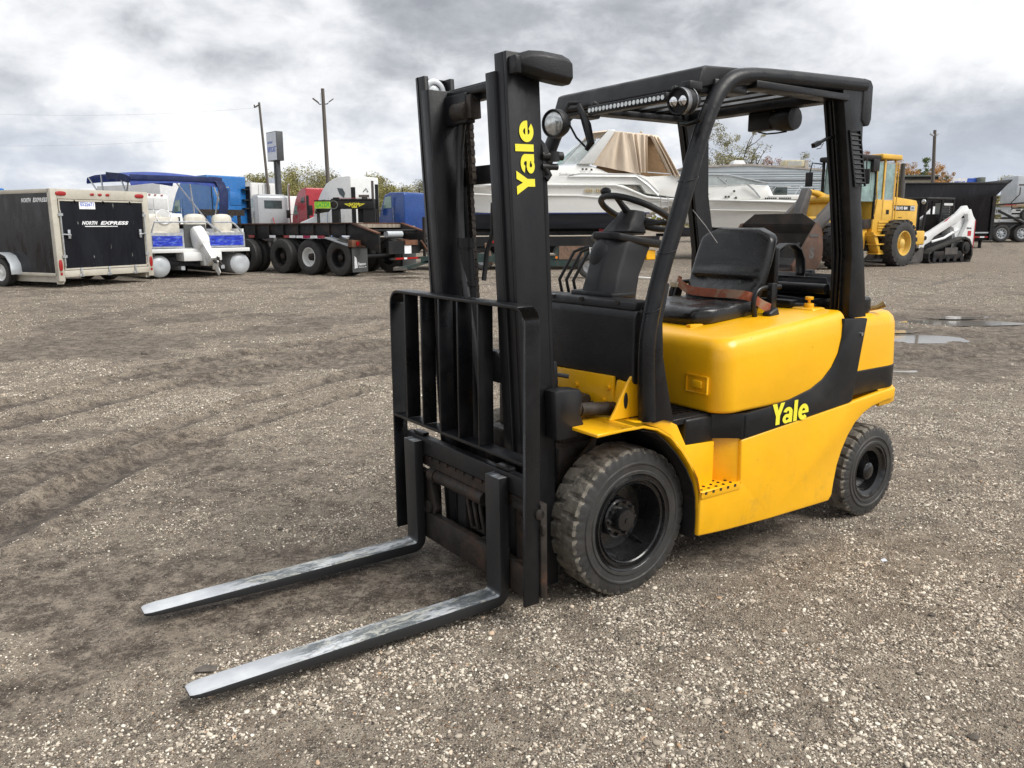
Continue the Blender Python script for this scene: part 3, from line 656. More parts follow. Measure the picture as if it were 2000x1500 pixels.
cwbody([(.68,.004,.545),(.69,0,.551),(.80,0,.551),(.806,.006,.545)],'counterweight_band','trim_black',-1.43)
cwbody([(.600,.0,.560),(.606,-.006,.565),(.668,-.006,.565),(.684,.002,.557),(.688,.01,.545)],'bumper','yellow_paint',-1.68)
mb=MB(); mb.box(-1.9,-1.3,-.26,.26,.24,.68); mb.box(-1.44,-1.30,-.5,.5,.45,.66); part('counterweight_core',mb,'yellow_paint',FK,.02,2)
# front fender
fo=[(.265,.748),(.12,.752),(.02,.750),(-.06,.728),(-.139,.683),(-.208,.617),(-.268,.542),(-.31,.468),(-.330,.404),(-.336,.30),(-.334,.212)]
mb=MB(); mb.strip(fo,.014,.30,.575,'y'); part('front_fender',mb,'yellow_paint',FK,.004,2,50)
mb=MB(); mb.strip([(a+(.02 if i>3 else 0),b-.022) for i,(a,b) in enumerate(fo)][2:],.004,.05,.562,'y'); part('wheel_well',mb,'frame_black',FK,.0)
mb=MB(); mb.prism([(.02,.748),(-.06,.726),(-.139,.681),(-.208,.615),(-.268,.540),(-.31,.466),(-.330,.402),(-.34,.402),(-.48,.40),(-.48,.59),(-.30,.60),(-.24,.70),(-.15,.742)],'y',.44,.508); part('fender_side',mb,'yellow_paint',FK,.004,2)
mb=MB(); mb.prism([(.085,.75),(-.10,.75),(-.075,.925),(-.04,.935),(-.012,.90),(.03,.835),(.055,.79)],'y',.432,.446); g=part('gusset',mb,'yellow_paint',FK,.003,1)
mb=MB(); mb.ell((.0,.4465,.825),(.012,.002,.035),12,6); part('gusset_slot',mb,'frame_black',g)
# yellow front plate with bolts and cylinder hole
mb=MB(); mb.prism([(-.40,.60),(.09,.605),(.13,.60),(.20,.64),(.24,.69),(.44,.735),(.44,.895),(.375,.90),(.36,.80),(.35,.91),(-.40,.885)],'x',-.03,-.012); fp=part('front_plate',mb,'yellow_paint',FK,.004,2)
mb=MB(); mb.box(-.03,.262,.12,.135,.60,.745); mb.box(.235,.262,.12,.40,.70,.745); part('fender_bracket',mb,'yellow_paint',FK,.004,2)
for (y,z) in ((.30,.80),(.33,.86),(.09,.66),(.2,.68),(.12,.84),(-.1,.66)):
    mb=MB(); mb.cyl((-.014,y,z),(0,y,z),.011,None,8); part('bolt',mb,'yellow_paint',fp)
mb=MB(); mb.cyl((-.013,.33,.76),(-.008,.33,.76),.04,None,20); part('cylinder_hole',mb,'frame_black',fp)
mb=MB(); mb.cyl((-.02,.36,.775),(.19,.375,.800),.028,None,16); mb.ell((.225,.375,.805),(.05,.034,.042),14,10); mb.cyl((-.03,.36,.77),(-.008,.36,.775),.022); part('tilt_cylinder',mb,'greasy_iron',FK)
mb=MB(); mb.cyl((.235,.40,.803),(.235,.413,.803),.012,None,10); part('pivot_pin',mb,'rust_orange',FK)
mb=MB()
for pth in ([(.16,.2,.52),(.12,.3,.56),(.10,.36,.64),(.06,.34,.70)],[(.18,.1,.44),(.14,.24,.46),(.10,.34,.50),(.02,.36,.58)],[(.17,-.1,.6),(.1,.1,.64),(.08,.2,.72),(.0,.25,.78)]): mb.tube(pth,.014,8)
part('hydraulic_hose',mb,'greasy_iron',FK)
# cowl and dash
mb=MB(); mb.prism([(-.045,.885),(-.03,.90),(-.03,1.165),(-.045,1.19),(-.10,1.19),(-.10,.885)],'y',-.50,.452); part('cowl_front',mb,'black_plastic',FK,.010,3)
mb=MB(); mb.prism([(-.042,1.188),(-.05,1.222),(-.12,1.228),(-.165,1.215),(-.17,1.1),(-.15,.9),(-.12,.73),(-.09,.73),(-.09,1.188)],'y',-.52,.440); cw=part('cowl',mb,'black_plastic',FK,.008,2)
for y in(-.1,.10,.33): mb=MB(); mb.obox((-.052,y,1.215),(.03,.018,.016),(0,0,.5)); part('cowl_notch',mb,'gloss_black',cw)
mb=MB(); mb.box(-.24,-.10,-.04,.24,1.22,1.245); part('column_base',mb,'black_plastic',FK,.008,2)
def col(sections):
    rings=[]
    for (x,y,z,a,b) in sections:   # half length x, half width y ; front face narrow bevelled
        rings.append([(x+a,y-b*.45,z),(x+a,y+b*.45,z),(x+a*.35,y+b,z),(x-a,y+b,z-.01),(x-a,y-b,z-.01),(x+a*.35,y-b,z)])
    return rings
mb=MB(); mb.loft(col([(-.19,.08,1.0,.09,.11),(-.20,.08,1.235,.095,.11),(-.235,.07,1.32,.095,.10),(-.285,.06,1.42,.105,.10),(-.315,.055,1.475,.11,.10)])); part('steering_column',mb,'black_plastic',FK,.012,3)
mb=MB(); mb.ell((-.215,.055,1.375),(.062,.072,.10),18,12); part('column_bulge',mb,'black_plastic',FK)
mb=MB(); mb.loft([[(x,y,z+.16*(x+.2)) for (x,y) in ((-.195,.0),(-.195,.11),(-.22,.150),(-.46,.185),(-.47,.15),(-.42,.12),(-.42,-.03),(-.36,-.10),(-.27,-.10),(-.23,-.04))] for z in(1.468,1.503)]); part('column_collar',mb,'black_plastic',FK,.01,3)
mb=MB(); mb.loft(col([(-.32,.05,1.50,.085,.085),(-.345,.05,1.545,.06,.065),(-.36,.05,1.56,.055,.06),(-.385,.05,1.60,.045,.05)])); part('column_head',mb,'black_plastic',FK,.012,3)
mb=MB(); C_=Vector((-.415,.05,1.585)); ax=Vector((-.42,.04,.90)).normalized(); u_=Vector((1,0,.47)).normalized(); w_=ax.cross(u_)
mb.tube([C_+(u_*math.cos(t)+w_*math.sin(t))*.175 for t in np.linspace(0,2*math.pi,40,endpoint=False)],.0145,10,closed=True)
sw=part('steering_wheel',mb,'black_plastic',FK)
mb=MB()
for t in (0.15,2.2,4.3): mb.tube([C_-ax*.03+(u_*math.cos(t)+w_*math.sin(t))*.03,C_-ax*.015+(u_*math.cos(t)+w_*math.sin(t))*.11,C_+(u_*math.cos(t)+w_*math.sin(t))*.17],[.02,.014,.013],8)
mb.ell(C_-ax*.025,(.05,.05,.035),16,8); part('spoke',mb,'black_plastic',sw)
mb=MB(); kp=C_+(u_*math.cos(-.45)+w_*math.sin(-.45))*.172+ax*.030; mb.ell(kp,(.025,.025,.02),14,8); mb.cyl(kp-ax*.035,kp,.008); part('spinner_knob',mb,'black_plastic',sw)
mb=MB(); mb.tube([(-.42,.10,1.53),(-.47,.16,1.54),(-.50,.24,1.545)],[.008,.008,.014],8); mb.ell((-.50,.25,1.545),(.02,.016,.016)); part('direction_lever',mb,'black_plastic',FK)
mb=MB(); mb.box(-.44,-.38,.09,.155,1.375,1.42); part('column_decal',mb,'yellow_paint',FK,.004,1)
for i in range(3):
    y=-.39+i*.055
    mb=MB(); mb.tube([(-.335,y,1.19),(-.315,y,1.265),(-.405,y+.005,1.40),(-.43,y+.03,1.415),(-.49,y+.07,1.43)],.0085,8); part('control_lever',mb,'black_paint',FK)
mb=MB(); mb.ell((-.47,-.25,1.43),(.03,.03,.025)); part('lever_boot',mb,'black_plastic',FK)
mb=MB(); mb.tube([(-.40,.20,1.30),(-.43,.21,1.27),(-.45,.20,1.25),(-.46,.2,1.27)],.012,8); part('column_latch',mb,'black_plastic',FK)
mb=MB(); mb.tube([(-.43,-.25,1.415),(-.35,-.2,1.425),(-.27,-.1,1.38),(-.19,.0,1.345),(-.20,.12,1.32),(-.33,.17,1.30),(-.40,.20,1.295)],.0035,6); part('zip_tie',mb,'cable_white',FK)
mb=MB(); mb.cyl((-.66,-.34,1.0),(-.66,-.34,1.32),.022); part('hydraulic_post',mb,'black_plastic',FK,.004)
# ---- mast
mast=MB
def channel(yo,sgn,x0,x1,z0,z1,fl,th):
    m_=KM(); a,b=yo,yo-sgn*th; m_.box(x0,x1,min(a,b),max(a,b),z0,z1)
    for (p,q) in ((x0,x0+th*1.1),(x1-th*1.1,x1)):
        c=yo-sgn*fl; m_.box(p,q,min(b,c),max(b,c)-0.0005,z0,z1)
    return m_
for sgn,yo in ((1,.352),(-1,-.310)):
    rl=part('outer_mast_rail',channel(yo,sgn,.262,.407,.065,2.135,.075,.019),'black_mast',FK,.003,2)
    if sgn>0: logo(rl,K((.345,yo+.0025,1.772)),(.053,0,1),(1,0,-.02),.083,.262)
    m_=KM(); a=yo-sgn*.062; m_.box(.395,.418,min(a,a-sgn*.06),max(a,a-sgn*.06),.10,2.075); m_.box(.27,.29,min(a,a-sgn*.06),max(a,a-sgn*.06),.10,2.075); 
    a2=a-sgn*.045; m_.box(.27,.418,min(a2,a2-sgn*.016),max(a2,a2-sgn*.016),.10,2.074) if sgn<0 else m_.box(.27,.418,min(a-.012,a),max(a-.012,a),.10,2.074)
    part('inner_mast_rail',m_,'black_mast',FK,.003,2)
    m_=KM(); yy=yo-sgn*.045; m_.lathe([(.028,-.018),(.052,-.018),(.054,-.008),(.054,.008),(.052,.018),(.028,.018),(.028,-.018)],(.35,yy,2.078),'y',28,cap=False); m_.cyl((.35,yy-.012,2.078),(.35,yy+.012,2.078),.029); part('mast_roller',m_,'galvanised',FK,.004,2)
    m_=KM(); m_.cyl((.235,yo-sgn*.07,.10),(.235,yo-sgn*.07,1.55),.032,None,14); m_.cyl((.235,yo-sgn*.07,1.55),(.235,yo-sgn*.07,2.02),.019,None,12); part('lift_cylinder',m_,'black_mast',FK)
m_=KM(); m_.box(.262,.30,-.245,.285,2.02,2.085); m_.box(.30,.345,-.232,-.03,1.935,2.05); m_.box(.30,.33,-.20,.24,2.04,2.07); part('mast_crosshead',m_,'black_mast',FK,.006,2)
for a_ in ((.235,.262,-.31,.352,1.70,1.775),(.215,.262,-.30,.34,.86,1.0),(.24,.262,-.31,.352,.10,.25)): m_=KM(); m_.box(*a_); part('mast_crossmember',m_,'black_mast',FK,.006,2)
m_=KM(); m_.cyl((.325,-.13,1.98),(.325,-.03,1.98),.04,None,16); m_.box(.29,.34,-.16,.0,1.95,2.04); part('chain_anchor',m_,'greasy_iron',FK,.004)
m_=KM(); m_.cyl((.325,-.115,.5),(.325,-.115,1.46),.030,None,14); m_.cyl((.325,-.115,1.44),(.325,-.115,1.48),.038,None,14); m_.cyl((.325,-.115,1.28),(.325,-.115,1.30),.036,None,14); part('free_lift_cylinder',m_,'black_mast',FK)
def chain(y,z0,z1,x):
    m_=KM(); z=z0; i=0
    while z<z1:
        w=.013 if i%2 else .009
        for q in(-1,0,1): m_.box(x-.009,x+.009,y+q*w-.0022,y+q*w+.0022,z,z+.019)
        z+=.0165; i+=1
    part('lift_chain',m_,'greasy_iron',FK,flat=True,clean=False)
chain(-.160,.45,1.98,.262); chain(-.075,1.70,1.95,.30)
m_=MB(); m_.tube([(.42,-.0,2.035),(.42,-.05,2.01),(.42,-.11,1.944),(.42,-.134,1.824),(.42,-.141,1.617),(.42,-.127,1.405),(.42,-.084,1.192),(.41,-.02,.90),(.39,.0,.6)],.0150,8); m_.tube([(.405,-.145,1.8),(.40,-.16,1.617),(.40,-.15,1.405),(.39,-.11,1.15)],.009,8); part('mast_hose',m_,'hose_rubber',FK)
m_=MB(); m_.tube([(.36,.02,1.62),(.33,-.03,1.5),(.32,-.09,1.42),(.33,-.10,1.3)],.011,8); part('supply_hose',m_,'hose_rubber',FK)
m_=MB(); m_.tube([(.3,-.02,1.1),(.28,.0,1.0),(.2,.1,.92),(.1,.2,.90)],.010,8);m_.tube([(.32,-.02,1.0),(.28,.04,.92),(.2,.12,.86)],.010,8); part('supply_hose',m_,'hose_rubber',FK)
# mast top cover
m_=KM(); m_.loft([[(x,y,z) for (y,z) in ((.355,zc-h),(y2-.02,zc-h),(y2,zc-h+.02),(y2,zc+h-.02),(y2-.02,zc+h),(.355,zc+h))] for (x,zc,h,y2) in ((.385,2.095,.026,.395),(.34,2.095,.040,.42),(.29,2.090,.047,.43),(.20,2.084,.049,.43),(.160,2.080,.045,.42),(.148,2.076,.033,.405))]); part('mast_top_cover',m_,'black_plastic',FK,.005,3)
m_=KM(); m_.box(.375,.40,.352,.40,2.055,2.115); part('cover_bracket',m_,'black_paint',FK,.004)
m_=KM(); m_.tube([(.27,.34,1.845),(.255,.345,1.82),(.25,.35,1.79)],[.008,.014,.02],8); m_.cyl((.265,.35,1.785),(.175,.36,1.785),.016); m_.cyl((.215,.356,1.765),(.215,.356,1.80),.024); m_.cyl((.265,.35,1.745),(.20,.36,1.745),.012); m_.tube([(.25,.35,1.74),(.235,.352,1.715),(.25,.35,1.70)],.013,8); part('mast_fitting',m_,'black_paint',FK)
m_=KM(); m_.prism([(.20,.70),(.30,.70),(.30,.90),(.26,.905),(.17,.895),(.155,.86),(.18,.80),(.155,.75)],'y',.353,.425); part('mast_bracket',m_,'black_mast',FK,.01,2)
m_=KM(); m_.cyl((.250,.335,.88),(.250,.335,1.70),.016,None,12); part('bracket_rod',m_,'black_mast',FK)
# ---- carriage
m_=KMC(); m_.box(.452,.492,-.50,.47,.505,.585); part('carriage_bar',m_,'black_mast',FK,.005,2)
m_=KMC(); m_.box(.452,.480,-.49,.46,.445,.497); part('carriage_bar',m_,'rust_dark',FK,.004,1)
m_=KMC()
for i in range(9): m_.obox((.482,-.36+i*.07,.492),(.01,.012,.016),(.3,0,0))
part('bar_notch',m_,'rust_dark',FK,.002,1,kind='stuff')
m_=KMC(); m_.box(.450,.488,-.47,.45,.095,.225); part('carriage_bar',m_,'rust_dark',FK,.005,2)
for y in(-.36,.16,.33): m_=KMC(); m_.box(.42,.452,y,y+.05,.10,.56); part('carriage_upright',m_,'rust_dark',FK,.005,2)
m_=KMC(); m_.cyl((.470,-.29,.415),(.470,.14,.415),.030,None,18); m_.cyl((.470,-.30,.415),(.470,-.25,.415),.036,None,18); m_.cyl((.470,-.40,.415),(.470,-.29,.415),.013); part('side_shift_cylinder',m_,'rust_dark',FK,.0)
m_=KMC(); m_.prism([(-.40,.40),(-.33,.42),(-.30,.33),(-.27,.25),(-.30,.20),(-.38,.22),(-.41,.30)],'x',.44,.475); m_.cyl((.445,-.33,.25),(.49,-.33,.25),.03); part('roller_bracket',m_,'greasy_iron',FK,.006)
m_=KMC(); m_.box(.36,.41,-.24,-.12,.10,.48); part('mast_foot',m_,'frame_black',FK,.004)
m_=MB()
for k in range(3): m_.tube([(.40,-.10+k*.05,.42),(.44,-.08+k*.05,.34),(.43,-.06+k*.05,.22),(.40,-.0+k*.04,.20),(.38,.06+k*.03,.28)],.010,8)
part('carriage_hose',m_,'greasy_iron',FK)
m_=KMC(); m_.cyl((.47,.36,.46),(.47,.52,.46),.022); m_.box(.44,.47,.40,.52,.12,.50); m_.box(.45,.47,.38,.53,.38,.42); part('carriage_end',m_,'rust_dark',FK,.004)
# load backrest
x0,x1=.472,.542
def KMB(): return MB(lambda p:Vector((p[0]+.018,p[1],p[2])))
ya,yb=-.545,.512; zt=1.247; rr=.07
pth=[(ya,.10),(ya,zt-rr)]+[(ya+rr-rr*math.cos(R(90*i/6)),zt-rr+rr*math.sin(R(90*i/6))) for i in range(1,7)]+[(yb-rr+rr*math.sin(R(90*i/6)),zt-rr+rr*math.cos(R(90*i/6))) for i in range(0,7)]+[(yb,.10)]
m_=KMB(); m_.strip(pth,-.013,x0,x1,'x'); lb=part('load_backrest_frame',m_,'black_paint',FK,.0022,2,45)
m_=KMB(); m_.box(x0,x1,ya+.014,yb-.014,.655,.668); part('backrest_crossbar',m_,'black_paint',FK,.002,2)
for y in(-.401,-.253,-.101,.048,.201):
    m_=KMB(); m_.box(x0+.001,x1-.001,y-.006,y+.006,.669,zt-.014); part('backrest_bar',m_,'black_paint',FK,.002,2)
# forks
def fork(yc):
    m_=MB(); hw=.05
    # blade outline in x with thickness taper and rounded heel
    pr=[]  # (x, ztop, zbot, halfwidth)
    L0=.59; tip=1.742
    for (t,zt_,zb_,w) in ((0,.080,.036,1),(.35,.078,.036,1),(.6,.076,.040,1),(.8,.074,.046,1),(.95,.072,.052,.98),(.975,.071,.054,.93),(.992,.070,.056,.82),(1,.068,.060,.66)):
        x=L0+(tip-L0)*t; pr.append([(x,yc-hw*w,zb_),(x,yc+hw*w,zb_),(x,yc+hw*w,zt_),(x,yc-hw*w,zt_)])
    # heel bend
    heel=[]
    for i in range(7):
        a=R(90*i/6); cx_,cz_=.571,.098
        xi=cx_-.016*math.sin(a)*1.0; zi=cz_-.018*math.cos(a)
        xo=cx_-.060*math.sin(a); zo=cz_-.062*math.cos(a)
        heel.append([(xo,yc-hw,zo),(xo,yc+hw,zo),(xi,yc+hw,zi),(xi,yc-hw,zi)])
    sh=[]
    for z in(.2,.45,.568):
        xf=.555+.012*(z-.1); sh.append([(xf-.044,yc-hw,z),(xf-.044,yc+hw,z),(xf,yc+hw,z),(xf,yc-hw,z)])
    m_.loft(list(reversed(pr))+heel[0:]+sh)
    return part('fork',m_,'worn_fork',FK,.0035,2,32)
fork(.292); fork(-.392)
for yc in(.292,-.392):
    m_=KMC(); m_.box(.455,.488,yc-.045,yc+.045,.586,.60); part('fork_hook',m_,'black_paint',FK,.003)
# ---- overhead guard
def catm(pts,n=5):
    out=[]
    for i in range(len(pts)-1):
        p0=Vector(pts[max(i-1,0)]);p1=Vector(pts[i]);p2=Vector(pts[i+1]);p3=Vector(pts[min(i+2,len(pts)-1)])
        for k in range(n):
            t=k/n; out.append(.5*((2*p1)+(-p0+p2)*t+(2*p0-5*p1+4*p2-p3)*t*t+(-p0+3*p1-3*p2+p3)*t**3))
    return out+[Vector(pts[-1])]
for s in(1,-1):
    Yc=lambda y:(y if s>0 else -y+.0)
    y=.50
    ctr=[(-.070,y*s,.745),(-.058,y*s,.96),(-.066,y*s,1.126),(-.122,y*s,1.334),(-.205,y*s,1.549),(-.308,y*s,1.837),(-.375,y*s,1.985),(-.425,y*s,2.06),(-.50,y*s,2.112),(-.61,y*s,2.135),(-.80,y*s,2.147),(-1.1,y*s,2.158),(-1.42,y*s,2.168)]
    pp=catm(ctr,4); rr_=[]
    for p in pp:
        rr_.append(.035 if p.z>1.0 else .035+.012*(1.0-p.z))
    mb=MB(); mb.tube(pp,rr_,14); gp_=part('guard_pillar_tube',mb,'black_paint',FK,ang=40)
    # flat fin behind the lower pillar
    mb=MB(); mb.prism([(-.09,.73),(-.15,.735),(-.21,.72),(-.17,.86),(-.135,1.0),(-.125,1.15),(-.16,1.3),(-.12,1.3),(-.08,1.1)],'y',min(s*.485,s*.52),max(s*.485,s*.52)); part('pillar_fin',mb,'black_paint',FK,.006,2)
    # inner lip of roof rail
    mb=MB(); mb.box(-1.28,-.62,min(s*.44,s*.53),max(s*.44,s*.53),2.088,2.118); part('roof_rail_lip',mb,'black_paint',FK,.004,2)
    # rear pillar: outer box and stepped inner face
    def ring(z,x0,x1,y0,y1): return [(x0,y0*s,z),(x1,y0*s,z),(x1,y1*s,z),(x0,y1*s,z)]
    lv=[(1.06,-1.42,-1.575),(1.386,-1.407,-1.512),(1.70,-1.345,-1.438),(2.01,-1.273,-1.421),(2.15,-1.238,-1.44)]
    mb=MB(); mb.loft([ring(z,a,b,.455,.520) for z,a,b in lv]); rp=part('rear_pillar',mb,'black_paint',FK,.006,2)
    mb=MB(); mb.loft([ring(z,a+.016,b,.441,.456) for z,a,b in lv]); mb.loft([ring(z,a+.03,b,.428,.4405) for z,a,b in lv]); part('rear_pillar_channel',mb,'black_paint',FK,.004,1)
    mb=MB(); mb.loft([ring(z,a+.0165,b,.468,.4745) for z,a,b in lv]); part('pillar_seal',mb,'gloss_black',FK,.001,1)
    # rear corner cap
    if s>0: mb=MB(); mb.prism([(-1.40,2.20),(-1.455,2.195),(-1.475,2.17),(-1.478,2.02),(-1.465,1.99),(-1.43,1.985),(-1.40,2.01)],'y',min(s*.36,s*.525),max(s*.36,s*.525)); part('corner_cap',mb,'black_plastic',FK,.008,3)
    mb=MB(); mb.box(-.60,-.40,min(s*.42,s*.5),max(s*.42,s*.5),2.06,2.11); part('corner_plate',mb,'black_paint',FK,.01,2)
# louvre vent on near rear pillar
vt=None
mb=MB(); mb.strip([(-1.302,1.96),(-1.392,1.965),(-1.468,1.71),(-1.378,1.705),(-1.302,1.96)],.008,.5205,.529,'y'); vt=part('pillar_vent',mb,'black_plastic',FK,.002,1)
for i in range(11):
    z=1.725+i*.0215; xo=-.32*(1.96-z)
    mb=MB(); mb.obox((-1.347+xo*.95,.5245,z),(.072,.010,.006),(.5,0,0)); part('louvre',mb,'black_plastic',vt)
mb=MB(); mb.loft([[(-1.315,.521,1.95),(-1.385,.521,1.95),(-1.455,.521,1.72),(-1.385,.521,1.72)],[(-1.315,.5225,1.95),(-1.385,.5225,1.95),(-1.455,.5225,1.72),(-1.385,.5225,1.72)]]); part('vent_opening',mb,'gloss_black',vt)
# header, visor, roof bars
mb=MB(); mb.prism([(-.335,2.146),(-.36,2.156),(-.56,2.166),(-.56,2.135),(-.37,2.075),(-.325,2.066),(-.31,2.074)],'y',-.44,.487); part('roof_visor',mb,'black_plastic',FK,.008,3)
mb=MB(); mb.box(-.42,-.35,-.47,.47,2.05,2.085); part('front_header',mb,'black_paint',FK,.006,2)
mb=MB(); mb.box(-1.34,-1.255,-.45,.45,2.095,2.15); part('rear_header',mb,'black_paint',FK,.006,2)
for i in range(6):
    x=-.55-.125*i
    mb=MB(); mb.obox((x,0,2.135),(.05,.94,.012),(0,.5,0)); part('roof_bar',mb,'black_paint',FK,.002,1)
# light bar
mb=MB(); mb.box(-.245,-.205,-.06,.42,2.012,2.05); lb_=part('light_bar',mb,'black_paint',FK,.004,2)
for i in range(20):
    y=-.045+i*.0235; mb=MB(); mb.cyl((-.206,y,2.031),(-.2025,y,2.031),.0095,None,12); part('light_bar_lens',mb,'clear_lens',lb_)
mb=MB(); mb.obox((-.285,-.065,2.05),(.10,.02,.02),(0,-.35,0)); mb.obox((-.285,.425,2.05),(.10,.02,.02),(0,-.35,0)); mb.box(-.34,-.25,-.06,.42,2.046,2.056); part('light_bar_bracket',mb,'black_paint',FK,.003)
# far round headlight (axis forward)
def lamp(c,r,dep,name,lens,ax=Vector((1,.25,-.08))):
    c=Vector(c); ax=ax.normalized(); M=ax.to_track_quat('Z','Y').to_matrix().to_4x4(); M.translation=c
    mb=MB(lambda p:M@p)
    mb.lathe([(.001,-dep),(r*.55,-dep),(r*.8,-dep*.75),(r,-dep*.4),(r,0),(r*.96,.006),(r*.9,.004),(r*.88,-.006),(.001,-.006)],(0,0,0),'z',28,cap=False)
    o=part(name,mb,'black_plastic',FK); return o,M
o,M=lamp((-.175,-.27,1.995),.066,.09,'headlight','clear_lens')
mb=MB(lambda p:M@p); mb.lathe([(.055,-.004),(.045,.006),(.02,.010),(.001,.011)],(0,0,0),'z',24,cap=False); part('headlight_lens',mb,'clear_lens',o)
mb=MB(); mb.tube([(-.24,-.27,2.05),(-.26,-.26,2.09),(-.3,-.22,2.09)],.010,8); mb.tube([(-.27,-.2,2.08),(-.27,-.14,1.98),(-.27,-.11,1.90),(-.26,-.13,1.87)],[.01,.022,.018,.01],8); mb.tube([(-.22,-.24,2.03),(-.25,-.19,1.93),(-.26,-.13,1.88)],.005,6); part('lamp_bracket',mb,'black_paint',FK)
o,M=lamp((-.165,.525,1.998),.050,.11,'headlight','clear_lens',Vector((1,.12,-.12)))
o['label']='black projector headlight with two lenses'
mb=MB(lambda p:M@p)
for q in(-.022,.022): mb.lathe([(.021,-.008),(.019,.004),(.010,.012),(.001,.014)],(q,0,0),'z',18,cap=False)
part('projector_lens',mb,'chrome',o)
mb=MB(lambda p:M@p); mb.lathe([(.050,.0),(.0515,.004),(.0515,-.02),(.050,-.022)],(0,0,0),'z',28,cap=False); mb.lathe([(.0512,-.06),(.0525,-.058),(.0512,-.056)],(0,0,0),'z',28,cap=False); part('headlight_ring',mb,'steel',o)
mb=MB(); mb.box(-.27,-.20,.50,.55,2.045,2.075); mb.tube([(-.25,.46,1.93),(-.25,.5,1.92),(-.25,.56,1.93),(-.27,.57,1.99)],.010,8); part('lamp_bracket',mb,'black_paint',FK,.004)
# zip ties round the pillar
for (x,z) in ((-.262,1.71),(-.155,1.43),(-.072,1.2)):
    mb=MB(); c=Vector((x,.5,z)); mb.tube([c+Vector((.040*math.cos(t),.040*math.sin(t),-.012*math.cos(t))) for t in np.linspace(0,2*math.pi,20,endpoint=False)],.002,5,closed=True); part('pillar_tie',mb,'gloss_black',FK)
# paper tag on the far rear pillar
mb=MB(); mb.add([(-.62,.49,1.63),(-.615,.50,1.63),(-.70,.51,1.50),(-.706,.50,1.50)],[(0,1,2,3)]); 
mb=MB(); P0=Vector((-.31,.49,1.585)); P1=Vector((-.40,.545,1.455)); mb.loft([[p+Vector((0,0,0)),p+Vector((.012,.008,.004)),p+Vector((.012,.009,.006)),p+Vector((0,.001,.002))] for p in (P0,(P0+P1)/2+Vector((.006,.006,.004)),P1)]); part('hanging_tag',mb,'paper_tag',FK)
# rear alarm, work light and mirror arm
mb=MB(); mb.box(-1.36,-1.29,-.055,.085,2.005,2.095); part('alarm_box',mb,'black_plastic',FK,.006,2)
mb=MB(); mb.lathe([(.001,-.10),(.03,-.095),(.05,-.06),(.058,-.02),(.06,.03),(.055,.05),(.001,.05)],(-1.33,.155,2.05),'y',24,cap=False); mb2=mb; part('work_light',mb2,'black_plastic',FK)
mb=MB(); mb.box(-1.34,-1.31,.06,.10,2.06,2.12); mb.box(-1.34,-1.28,.03,.17,2.10,2.125); part('light_bracket',mb,'beacon_orange',FK,.003)
mb=MB(); mb.tube([(-1.31,.05,2.10),(-1.29,.10,2.12),(-1.30,.16,2.12),(-1.31,.18,2.10)],.006,6); mb.tube([(-1.31,.0,2.0),(-1.30,.06,1.985),(-1.31,.12,1.985),(-1.33,.16,1.99)],.004,6); part('light_wire',mb,'black_paint',FK)
mb=MB(); mb.tube([(-1.29,.45,1.935),(-1.24,.45,1.925),(-1.19,.45,1.905)],.008,8); mb.obox((-1.165,.45,1.896),(.05,.02,.02),(0,.35,0)); mb.tube([(-1.22,.45,1.905),(-1.2,.45,1.88),(-1.17,.45,1.875)],.002,5); mb.box(-1.30,-1.28,.435,.46,1.92,1.96); part('cab_switch_arm',mb,'black_paint',FK)
# ---- seat
def pad(rings): 
    mb=MB(); mb.loft(rings); return mb
def cushion():
    rings=[]
    for i in range(15):
        t=i/14; x=-.635-.45*t
        hw=.235*min(1,(.74+.26*min(1,t*6)))*(1 if t<.9 else 1-.12*(t-.9)/.1)
        zc=1.093+.03*t; th=(.054 if 0<i<14 else .028) if i!=1 else .054
        ring=[]
        for k in range(32):
            a=2*math.pi*k/32; cy=math.copysign(abs(math.cos(a))**.55,math.cos(a)); cz=math.copysign(abs(math.sin(a))**.75,math.sin(a))
            y=.03+hw*cy; z=zc+th*cz
            if cz>0: z+=.016*abs(cy)**3-.014*(1-abs(cy))+.005*math.sin(t*11+cy*6)*(1-abs(cy))**.5-.009*math.exp(-((t-.35-.12*cy)/.035)**2)*(1 if cy>0 else .3)+.008*math.exp(-((t-.55)/.08)**2)
            ring.append((x,y,z))
        rings.append(ring)
    return rings
seat=part('seat_cushion',pad(cushion()),'vinyl',FK,ang=70)
def backrest():
    rings=[]
    for i in range(25):
        t=i/24; z=1.13+.385*t
        hw=.222+.012*math.sin(math.pi*t) if t<.86 else (.222*math.sqrt(max(.02,1-((t-.86)/.145)**2))+0.0)
        hw=max(hw,.13); xc=-1.045-.14*t; th=.048 if .02<t<.97 else .025
        ring=[]
        for k in range(36):
            a=2*math.pi*k/36; cy=math.copysign(abs(math.cos(a))**.6,math.cos(a)); cz=math.copysign(abs(math.sin(a))**.7,math.sin(a))
            x=xc+th*cz
            if cz>0:
                x+=.018*abs(cy)**4            # side bolsters
                x+=.034*math.exp(-((t-.14)/.10)**2)*(1-abs(cy)**4)-.020*math.exp(-((t-.31-.03*cy*cy)/.03)**2)*(1-abs(cy)**6)+.016*math.exp(-((t-.42)/.06)**2)*(1-abs(cy)**3)-.012*math.exp(-((t-.52+.05*abs(cy))/.028)**2)*(1-abs(cy)**3)
            ring.append((x,.03+hw*cy,z+.0*cz))
        rings.append(ring)
    return rings
part('seat_backrest',pad(backrest()),'vinyl',FK,ang=70)
mb=MB(); mb.box(-1.27,-1.235,-.15,.21,1.16,1.42); part('backrest_shell',mb,'black_plastic',FK,.012,3)
mb=MB(); mb.box(-1.10,-.64,-.18,.24,1.035,1.055); part('seat_pan',mb,'frame_black',FK,.003)
